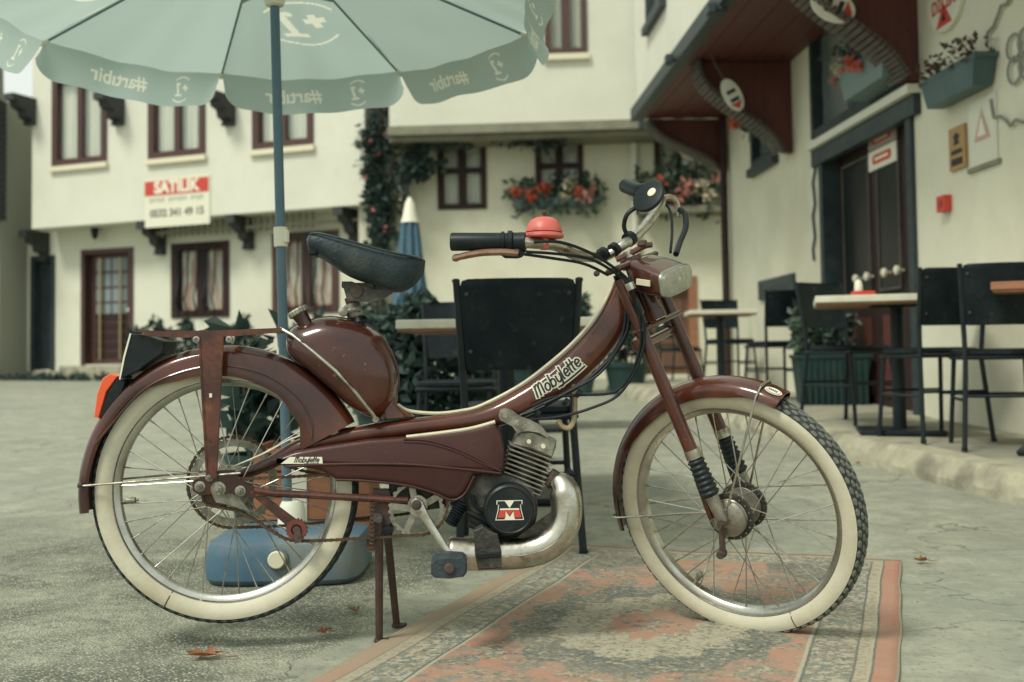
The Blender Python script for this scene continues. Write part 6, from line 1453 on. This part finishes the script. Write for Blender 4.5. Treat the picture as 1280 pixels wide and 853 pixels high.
def make_table(name, label, x, y, w, d, h, rz, z, top, under, group='cafe tables'):
    t = thing(name, label, 'table', (x, y, z), rz, group)
    T = ROOTM[t.name]
    def bl(mb, n, m, sm=False): mb.xf(lambda p: T @ p); return mb.build(n, m, t, sm)
    bl(MB().bbox((0, 0, h - 0.019), (w, d, 0.038), bev=0.004), 'table_top', top)
    bl(MB().bbox((0, 0, h - 0.0435), (w - 0.015, d - 0.015, 0.011), bev=0.003), 'top_underside', under)
    bl(MB().tube([(0, 0, 0.03), (0, 0, h - 0.055)], 0.038, 14), 'pedestal', m_metal_dk, True)
    bl(MB().bbox((0, 0, 0.014), (0.46, 0.46, 0.028), bev=0.008), 'base_plate', m_metal_dk)
    bl(MB().bbox((0, 0, h - 0.0555), (0.3, 0.3, 0.012), bev=0.003), 'mounting_plate', m_metal_dk)
    return t
make_table('cafe_table', 'pale-topped cafe table standing behind the black chair and moped', -0.03, 4.98, 0.86, 0.7, 0.775, R_(-3), gz(0, 5), m_tabletop, m_tableedge)
make_table('cafe_table', 'second pale-topped cafe table further back before the shrubs', 0.15, 8.3, 0.9, 0.7, 0.75, R_(2), gz(0, 8.3), m_tabletop, m_tableedge)
pA = on_ground(1140, 541, STEP)
tA = make_table('cafe_table', 'pale-topped cafe table carrying the red condiment caddy', pA.x - 0.06, pA.y + 0.02, 0.9, 0.7, 0.77, R_(-14), pz(pA.x, pA.y), m_tabletop, m_tableedge)
pB = on_ground(902, 490, STEP)
make_table('cafe_table', 'pale-topped cafe table by the far corner of the cafe', pB.x, pB.y, 0.62, 0.62, 0.76, R_(-4), pz(pB.x, pB.y), m_tabletop, m_tableedge)
pC = V((2.62, 5.35, 0))
make_table('cafe_table', 'cafe table with rounded orange-brown top at the terrace edge', pC.x, pC.y, 0.62, 0.62, 0.80, R_(-28), pz(pC.x, pC.y), m_orangewood, m_tableedge)
# condiment caddy on table A
cz = pz(pA.x, pA.y) + 0.77; cpt = V((pA.x - 0.26, pA.y - 0.02, cz))
t = thing('condiment_caddy', 'red condiment caddy with white shaker on the pale terrace table', 'caddy', cpt)
b = MB(); b.bbox(cpt + V((0, 0, 0.017)), (0.12, 0.08, 0.032), bev=0.006); b.build('tray', m_red_pl, t)
b = MB(); b.lathe(cpt + V((-0.025, 0, 0.033)), (0, 0, 1), [(0.022, 0), (0.024, 0.01), (0.02, 0.05), (0.014, 0.06), (0.004, 0.066)], 14); b.build('shaker', m_white_pl, t, True)
# planter box
pp_ = on_ground(1047, 506, STEP)
t = thing('planter_box', 'ribbed dark green planter box with a leafy shrub by the cafe door', 'planter', V((pp_.x, pp_.y + 0.18, pz(pp_.x, pp_.y))))
T = Matrix.Translation(V((pp_.x, pp_.y + 0.18, pz(pp_.x, pp_.y)))) @ Matrix.Rotation(R_(-6), 4, 'Z')
b = MB(); b.loft([[V((sx * w, sy * 0.2 * w / 0.26, z)) for sx, sy in ((-1, -1), (1, -1), (1, 1), (-1, 1))] for z, w in ((0, 0.235), (0.36, 0.27), (0.36, 0.285), (0.39, 0.285), (0.39, 0.26), (0.33, 0.255))]); b.xf(lambda p: T @ p); bo = b.build('box', m_green_pl, t)
for k in range(11):
    b = MB(); x = -0.225 + 0.045 * k; b.box((x * 1.05, -0.203, 0.18), (0.016, 0.025, 0.34)); b.xf(lambda p: T @ p); b.build('rib', m_green_pl, bo)
rg = random.Random(21); lf = MB()
top = T @ V((0, 0, 0.36)); leafy(lf, top + V((-0.04, 0, 0.25)), (0.26, 0.18, 0.3), 1300, 0.07, rg); leafy(lf, top + V((-0.16, 0, 0.14)), (0.14, 0.15, 0.24), 500, 0.07, rg); lf.build('foliage', m_leaf, t)
b = MB()
for k in range(5): b.tube([top + V((-0.1 + 0.05 * k, 0, -0.02)), top + V((-0.16 + 0.08 * k, 0.02, 0.4))], 0.008, 5)
b.build('stem', m_stem, t)
# ================================================================== plants in the square
def potted(name, label, x, y, z, ph, pr, m_pot, clumps, leafm, n, ls, seed, cat='potted plant', group=None):
    t = thing(name, label, cat, (x, y, z), 0, group); rg = random.Random(seed)
    b = MB(); b.lathe((x, y, z), (0, 0, 1), [(pr * 0.72, 0), (pr * 0.98, ph * 0.86), (pr * 1.06, ph * 0.86), (pr * 1.06, ph), (pr * 0.94, ph), (pr * 0.9, ph * 0.85)], 24); b.build('pot', m_pot, t, True)
    st, lf = MB(), MB()
    for (dx, dy, dz, rx, rz_) in clumps:
        st.tube([V((x + dx * 0.2, y + dy * 0.2, z + ph * 0.8)), V((x + dx * 0.7, y + dy * 0.7, z + ph + dz * 0.6)), V((x + dx, y + dy, z + ph + dz))], [0.012, 0.009, 0.005], 5)
        leafy(lf, V((x + dx, y + dy, z + ph + dz)), (rx, rx, rz_), n, ls, rg)
    st.build('stem', m_stem, t); lf.build('foliage', leafm, t)
    return t
potted('potted_shrub', 'large dark-leaved shrub in a pot behind the saddle', -0.62, 6.2, gz(0, 6.2), 0.34, 0.24, m_green_pl, [(-0.06, 0, 0.08, .24, .22), (0.2, 0, 0.2, .24, .26), (-0.02, 0.1, 0.34, .2, .2), (0.4, -0.05, 0.04, .22, .22), (0.12, 0, 0.46, .12, .12), (-.18, 0, .2, .13, .16)], m_leaf_d, 300, 0.095, 4)
potted('potted_rubber_plant', 'broad-leaved plant in a dark pot behind the rear wheel', -1.0, 4.55, gz(0, 4.55), 0.26, 0.15, m_green_pl, [(-0.05, 0, 0.22, .1, .2), (0.08, 0, 0.32, .1, .16), (0.0, 0, 0.12, .12, .1), (-0.1, 0.0, 0.4, .06, .12)], m_leaf_d, 34, 0.14, 9)
t = thing('storage_crate', 'orange-brown wooden crate with pale front slat behind the rear wheel', 'crate', (-0.73, 4.12, 0.0))
for k in range(4):
    b = MB(); b.box((-0.70, 3.95, 0.045 + 0.085 * k), (0.40, 0.016, 0.074)); b.build('front_slat', m_orangewood, t)
    b = MB(); b.box((-0.70, 4.25, 0.045 + 0.085 * k), (0.40, 0.016, 0.074)); b.build('back_slat', m_orangewood, t)
for s in (-1, 1):
    b = MB(); b.box((-0.70 + s * 0.193, 4.1, 0.175), (0.014, 0.283, 0.34)); b.build('side_board', m_orangewood, t)
b = MB(); b.box((-0.70, 4.1, 0.012), (0.37, 0.28, 0.014)); b.build('bottom_board', m_orangewood, t)
b = MB(); b.box((-0.745, 3.938, 0.18), (0.06, 0.006, 0.34)); b.build('pale_batten', m_white_pl, t)
for k, (x, lab, h, col) in enumerate(((-1.05, 'bushy potted shrub right beneath the blue closed parasol', .34, 0), (-0.45, 'upright potted shrub with a few orange flowers before the cream wall', .42, 1), (0.15, 'tall thin potted shrub below the four-pane window', .40, 0), (0.72, 'rounded potted shrub beside the geranium window', .36, 0), (1.25, 'loose potted shrub behind the moped handlebar stem', .48, 1), (-1.75, 'low bushy plant at the foot of the climbing rose', .3, 0))):
    y = 12.6 + 0.3 * (k % 2)
    potted('garden_shrub', lab, x, y, gz(0, y), 0.35, 0.24, (m_green_pl, m_box_teal)[k % 2], [(-.16, 0, h * .5, .26, .26), (.16, 0, h * .6, .26, .28), (0, .05, h, .2, .28), (.05, -.05, h + .25, .12, .18)], (m_leaf, m_leaf_d)[col], 200, 0.10, 40 + k, group='shrubs along the cream wall')
for k, (px, py, d, lab) in enumerate(((195, 400, 16.9, 'thin plant growing between the glazed door and the barred window'), (232, 405, 16.2, 'low plant under the barred window of the white house'), (300, 400, 15.8, 'small bushy plant below the right side of the barred window'), (395, 400, 15.3, 'trailing plant under the lattice window behind the blue pole'))):
    p = at_depth(px, py, d); z = gz(0, d)
    potted('wall_plant', lab, p.x, d, z, 0.28, 0.2, m_terra, [(-.2, 0, .2, .22, .2), (.15, 0, .3, .16, .2), (.02, 0, .5, .1, .22), (-.3, .1, .42, .08, .12)], m_leaf_d, 90, 0.12, 60 + k, group='plants along the white house')
p = on_ground(770, 476); potted('flower_pot', 'little red pot with a seedling on the ground beyond the front fork', p.x, p.y, p.z, 0.16, 0.11, m_red_pl, [(0, 0, .1, .1, .1)], m_leaf, 60, 0.07, 77)
# kerb-side weeds at the foot of the far houses
wg = MB(); rg = random.Random(8)
for _ in range(60):
    x = rg.uniform(-0.7, 3.2); q = L0.pt(x, 0, 0.4 + rg.uniform(0, 0.35)); leafy(wg, V((q.x, q.y, gz(q.x, q.y) + 0.04)), (0.12, 0.12, 0.06), 20, 0.08, rg)
tag(wg.build('weeds', m_leaf_d, None), 'dark weeds growing along the foot of the white house', 'weeds', kind='stuff')
# ================================================================== closed parasol
d = 10.6; pt = at_depth(512, 247, d); gx = gz(0, d)
t = thing('closed_parasol', 'folded blue parasol with white tip standing before the cream wall', 'parasol', (pt.x, d, gx))
rings = []; H = pt.z - gx
for z, r in ((0.62, 0.19), (0.7, 0.21), (0.9, 0.19), (1.2, 0.14), (1.5, 0.11), (1.72, 0.085)):
    z = z / 1.95 * H
    rings.append([V((pt.x + r * math.cos(k * math.pi / 16) * (1 if k % 4 < 2 else 0.66), d + r * math.sin(k * math.pi / 16) * (1 if k % 4 < 2 else 0.66), gx + z)) for k in range(32)])
b = MB(); b.loft(rings); b.build('folded_canopy', mat('blue_canvas', (0.06, 0.13, 0.19), 0.8, 0, (0.1, 0.18, 0.23), 6), t, True, autosharp=50)
b = MB(); b.lathe((pt.x, d, gx + H * 0.88), (0, 0, 1), [(0.088, 0), (0.07, 0.05), (0.045, H * 0.09), (0.015, H * 0.12)], 16); b.build('white_tip', m_white_pl, t, True)
b = MB(); b.tube([(pt.x, d, gx), (pt.x, d, gx + H * 0.98)], 0.024, 10); b.build('pole', m_bluepole, t, True)
b = MB(); b.lathe((pt.x, d, gx), (0, 0, 1), [(0.25, 0), (0.25, 0.05), (0.2, 0.08), (0.05, 0.1)], 20); b.build('base', m_concrete, t, True)
# ================================================================== rug under the moped
cn_ = [on_ground(690, 683), on_ground(1137, 705), on_ground(1090, 853), on_ground(431, 849)]
eu = ((cn_[1] - cn_[0]) + (cn_[2] - cn_[3])); eu.z = 0
far_mid = (cn_[0] + cn_[1]) / 2
ev = ((cn_[2] - cn_[1]) + (cn_[3] - cn_[0])); ev.z = 0; ev.normalize()
RUGW = 1.10; RUGL = 2.1
ru_ = V((-ev.y, ev.x, 0)) 
if ru_.x < 0: ru_ = -ru_
def rugp(a, c, z=0): return far_mid + ru_ * a + ev * c + V((0, 0, z))
def rug_material():
    m = bpy.data.materials.new('faded_persian_pile'); m.use_nodes = True
    n = m.node_tree.nodes; l = m.node_tree.links; b = n['Principled BSDF']; b.inputs['Roughness'].default_value = 0.95; b.inputs['Specular IOR Level'].default_value = 0.1
    uv = n.new('ShaderNodeUVMap'); uv.uv_map = 'rug'; P = uv.outputs[0]                  # metres from the rug's own middle line and far edge
    sx = n.new('ShaderNodeSeparateXYZ'); l.new(P, sx.inputs[0])
    def mth(op, a, c=0.0):
        k = n.new('ShaderNodeMath'); k.operation = op
        for s, q in ((0, a), (1, c)):
            if isinstance(q, (int, float)): k.inputs[s].default_value = q
            else: l.new(q, k.inputs[s])
        return k.outputs[0]
    def noise(s, d=5, r=0.6, vec=P):
        k = n.new('ShaderNodeTexNoise'); k.inputs['Scale'].default_value = s; k.inputs['Detail'].default_value = d; k.inputs['Roughness'].default_value = r; l.new(vec, k.inputs['Vector']); return k.outputs[0]
    def mr(x, a, c, lo=0.0, hi=1.0):
        k = n.new('ShaderNodeMapRange'); k.inputs[1].default_value = a; k.inputs[2].default_value = c; k.inputs[3].default_value = lo; k.inputs[4].default_value = hi; l.new(x, k.inputs[0]); return k.outputs[0]
    def mixc(f, a, c):
        k = n.new('ShaderNodeMix'); k.data_type = 'RGBA'
        for s, q in ((6, a), (7, c)):
            if isinstance(q, tuple): k.inputs[s].default_value = (*q, 1)
            else: l.new(q, k.inputs[s])
        if isinstance(f, float): k.inputs[0].default_value = f
        else: l.new(f, k.inputs[0])
        return k.outputs[2]
    SAL, RED, NAVY, CRM, TEAL, OLV = (0.42, 0.205, 0.145), (0.43, 0.165, 0.115), (0.055, 0.09, 0.098), (0.42, 0.395, 0.30), (0.13, 0.18, 0.17), (0.29, 0.25, 0.17)
    # mirrored weaving coordinates: pattern repeats symmetrically about the middle, like a real rug
    ax = mth('ABSOLUTE', sx.outputs[0]); ay = mth('ABSOLUTE', mth('SUBTRACT', sx.outputs[1], 1.02))
    cb = n.new('ShaderNodeCombineXYZ'); l.new(ax, cb.inputs[0]); l.new(ay, cb.inputs[1]); Q0 = cb.outputs[0]
    jn = n.new('ShaderNodeTexNoise'); jn.inputs['Scale'].default_value = 85; jn.inputs['Detail'].default_value = 3; l.new(P, jn.inputs['Vector'])
    js = n.new('ShaderNodeVectorMath'); js.operation = 'SCALE'; js.inputs['Scale'].default_value = 0.022; l.new(jn.outputs['Color'], js.inputs[0])
    ja = n.new('ShaderNodeVectorMath'); ja.operation = 'ADD'; l.new(Q0, ja.inputs[0]); l.new(js.outputs[0], ja.inputs[1]); Q = ja.outputs[0]
    vor = n.new('ShaderNodeTexVoronoi'); vor.inputs['Scale'].default_value = 88; l.new(Q, vor.inputs['Vector'])
    vs_ = n.new('ShaderNodeSeparateColor'); l.new(vor.outputs['Color'], vs_.inputs[0])
    motif = mixc(mr(vs_.outputs[0], 0.3, 0.34), CRM, NAVY); motif = mixc(mr(vs_.outputs[1], 0.62, 0.66), motif, TEAL); motif = mixc(mr(vs_.outputs[2], 0.82, 0.86), motif, OLV)
    vd = n.new('ShaderNodeTexVoronoi'); vd.feature = 'DISTANCE_TO_EDGE'; vd.inputs['Scale'].default_value = 88; l.new(Q, vd.inputs['Vector'])
    motif = mixc(mr(vd.outputs['Distance'], 0.03, 0.10, 1.0, 0.0), motif, OLV)
    wn = noise(22, 4, 0.6, Q)
    # central medallion and corner pieces
    lob = n.new('ShaderNodeMath'); lob.operation = 'ARCTAN2'; l.new(ay, lob.inputs[0]); l.new(ax, lob.inputs[1])
    rad = mth('SQRT', mth('ADD', mth('POWER', ax, 2.0), mth('POWER', mth('MULTIPLY', ay, 0.72), 2.0)))
    rad = mth('ADD', rad, mth('MULTIPLY', mth('SINE', mth('MULTIPLY', lob.outputs[0], 16.0)), 0.014))
    rad = mth('ADD', rad, mth('MULTIPLY', mth('SUBTRACT', wn, 0.5), 0.05))
    field = mixc(mr(noise(12, 5, 0.7, Q), 0.44, 0.58), SAL, motif)
    field = mixc(mr(wn, 0.56, 0.66), field, TEAL)
    med_n = mixc(mr(noise(70, 4, 0.7, Q), 0.42, 0.56), NAVY, motif)
    med_c = mixc(mr(noise(60, 4, 0.7, Q), 0.46, 0.58), CRM, motif)
    c = mixc(mr(rad, 0.318, 0.324), med_n, field)
    c = mixc(mr(rad, 0.225, 0.23), med_c, c)
    c = mixc(mr(rad, 0.10, 0.104), mixc(mr(wn, 0.5, 0.54), SAL, motif), c)
    cor = mth('SQRT', mth('ADD', mth('POWER', mth('SUBTRACT', ax, 0.40), 2.0), mth('POWER', mth('SUBTRACT', ay, 0.86), 2.0)))
    cor = mth('ADD', cor, mth('MULTIPLY', mth('SUBTRACT', wn, 0.5), 0.06))
    c = mixc(mr(cor, 0.235, 0.24), med_n, c)
    # borders, measured from the edge
    ex = mth('SUBTRACT', 0.55, ax); ey = mth('SUBTRACT', 1.05, ay); e = mth('MINIMUM', ex, ey)
    bt = noise(30, 4, 0.6, P)
    main_b = mixc(mr(bt, 0.5, 0.54), mixc(mr(vs_.outputs[1], 0.45, 0.5), TEAL, CRM), motif)
    for lim, colr in ((0.190, (CRM)), (0.182, NAVY), (0.176, main_b), (0.088, NAVY), (0.083, mixc(mr(noise(55, 3, 0.6, P), 0.5, 0.56), CRM, OLV)), (0.058, CRM), (0.053, NAVY), (0.048, mixc(mr(noise(16, 3), 0.4, 0.7), SAL, RED)), (0.004, CRM)):
        c = mixc(mr(mth('ADD', e, mth('MULTIPLY', mth('SUBTRACT', bt, 0.5), 0.006)), lim - 0.0015, lim + 0.0015, 1.0, 0.0), c, colr)
    # wear: dusty beige where the pile is gone
    c = mixc(mr(noise(3.2, 7, 0.7), 0.40, 0.74, 0.08, 0.58), c, (0.37, 0.32, 0.235))
    c = mixc(mth('MULTIPLY', mr(sx.outputs[0], -0.44, -0.52), mr(noise(5, 6), 0.3, 0.6, 0.45, 0.85)), c, (0.33, 0.29, 0.205))
    st = n.new('ShaderNodeMapping'); st.inputs['Scale'].default_value = (60, 500, 1); l.new(P, st.inputs[0])
    c = mixc(mr(noise(1.0, 3, 0.6, st.outputs[0]), 0.45, 0.75, 0.0, 0.45), c, (0.40, 0.345, 0.25))
    c = mixc(mr(noise(140, 3), 0.55, 0.75, 0.0, 0.35), c, (0.16, 0.155, 0.125))
    l.new(c, b.inputs['Base Color'])
    h = mth('ADD', mth('MULTIPLY', noise(1.0, 3, 0.6, st.outputs[0]), 0.7), noise(160, 3))
    bp = n.new('ShaderNodeBump'); bp.inputs['Strength'].default_value = 0.5; bp.inputs['Distance'].default_value = 0.004; l.new(h, bp.inputs['Height']); l.new(bp.outputs[0], b.inputs['Normal'])
    return m
rg = random.Random(17); nx, ny = 44, 84
me = bpy.data.meshes.new('rug'); vv, ff_, uvs = [], [], []
ph = [rg.uniform(0, 6) for _ in range(6)]
for lay in (0, 1):
    for j in range(ny + 1):
        for i in range(nx + 1):
            a = -RUGW / 2 + RUGW * i / nx; c = RUGL * j / ny
            ed = 0.003 * math.sin(c * 5 + ph[0]) + 0.0015 * math.sin(c * 17 + ph[1])
            aa = a + ed * (abs(a) / (RUGW / 2)) ** 3
            wv = 0.0025 * math.sin(a * 9 + ph[2]) * math.sin(c * 6 + ph[3]) + 0.0015 * math.sin(a * 23 + c * 11)
            vv.append(rugp(aa, c, (0.0095 + wv) if lay else 0.001)); uvs.append((a, c))
o1 = (nx + 1) * (ny + 1)
for j in range(ny):
    for i in range(nx):
        q = j * (nx + 1) + i; ff_.append((o1 + q, o1 + q + 1, o1 + q + nx + 2, o1 + q + nx + 1))
for j in range(ny):
    for i in (0, nx):
        q = j * (nx + 1) + i; ff_.append((q, q + nx + 1, o1 + q + nx + 1, o1 + q))
for i in range(nx):
    for j in (0, ny):
        q = j * (nx + 1) + i; ff_.append((q, q + 1, o1 + q + 1, o1 + q))
me.from_pydata([v - far_mid for v in vv], [], ff_)
ul = me.uv_layers.new(name='rug')
for lp in me.loops: ul.data[lp.index].uv = uvs[lp.vertex_index]
bm = bmesh.new(); bm.from_mesh(me); bmesh.ops.recalc_face_normals(bm, faces=bm.faces); bm.to_mesh(me); bm.free()
for p_ in me.polygons: p_.use_smooth = True
me.materials.append(rug_material())
ro = bpy.data.objects.new('rug', me); COL.objects.link(ro); ro.location = far_mid
tag(ro, 'worn salmon and blue patterned rug lying on the street under the moped', 'rug')
# ================================================================== dry leaves and litter
def dry_leaf(px, py, L, rz, label, seed, on_rug=False):
    rg = random.Random(seed); p = on_ground(px, py); p.z += 0.012 if on_rug else 0.004
    b = MB(); n = 14; d = V((math.cos(rz), math.sin(rz), 0)); s = V((-d.y, d.x, 0)); pts = []
    for k in range(n):
        t = 2 * math.pi * k / n; r = (1 if k % 2 else 0.62) * rg.uniform(0.8, 1.1)
        x, y = math.cos(t) * r * L / 2, math.sin(t) * r * L * 0.3; pts.append(p + d * x + s * y + V((0, 0, 0.004 + 0.35 * abs(y) + 0.012 * rg.random())))
    b.add([p + V((0, 0, 0.004))] + pts, [(0, k + 1, (k + 1) % n + 1) for k in range(n)])
    t = thing('dry_leaf', label, 'leaf', p); b.build('blade', m_dryleaf, t, True)
    b = MB(); b.tube([p + d * L * 0.35 + V((0, 0, 0.006)), p + d * L * 0.6 + V((0, 0, 0.004)), p + d * L * 0.8 + s * 0.01 + V((0, 0, 0.003))], 0.0012, 4); b.build('stalk', m_dryleaf, t)
dry_leaf(255, 825, 0.092, -0.1, 'curled brown dry leaf on the asphalt in front of the rear wheel', 1)
dry_leaf(405, 796, 0.05, 0.7, 'small brown dry leaf between rear wheel and stand leg', 2)
dry_leaf(443, 768, 0.05, 2.0, 'pale crumpled dry leaf lying behind the stand leg', 3)
dry_leaf(1152, 705, 0.06, 0.1, 'reddish dry leaf at the far right corner of the rug', 4)
dry_leaf(1073, 582, 0.05, 1.1, 'dark scrap of leaf at the foot of the kerb', 5)
rg = random.Random(31); gr = MB()
for k in range(420):
    x, y = rg.uniform(-2.2, 2.2), rg.uniform(1.9, 5.0)
    if kerb_x(y) < x + 0.05: continue
    w = V((x, y, 0)) - far_mid
    on = abs(w.dot(ru_)) < 0.54 and 0 < w.dot(ev) < RUGL
    if on and rg.random() < 0.8: continue
    z = (0.012 if on else 0.0) + gz(x, y); r = rg.uniform(0.0012, 0.0042)
    gr.add([V((x + r * a, y + r * c, z + r * e)) for a, c, e in ((1, 0, 0), (-0.2, 1, 0), (-0.9, -0.5, 0), (0.1, 0.1, 0.9))], [(0, 1, 3), (1, 2, 3), (2, 0, 3), (0, 2, 1)])
tag(gr.build('grit', mat('grit_stone', (0.2, 0.19, 0.15), 0.9, 0, (0.1, 0.095, 0.08), 300), None), 'scattered grit and crumbs on the street', 'grit', kind='stuff')
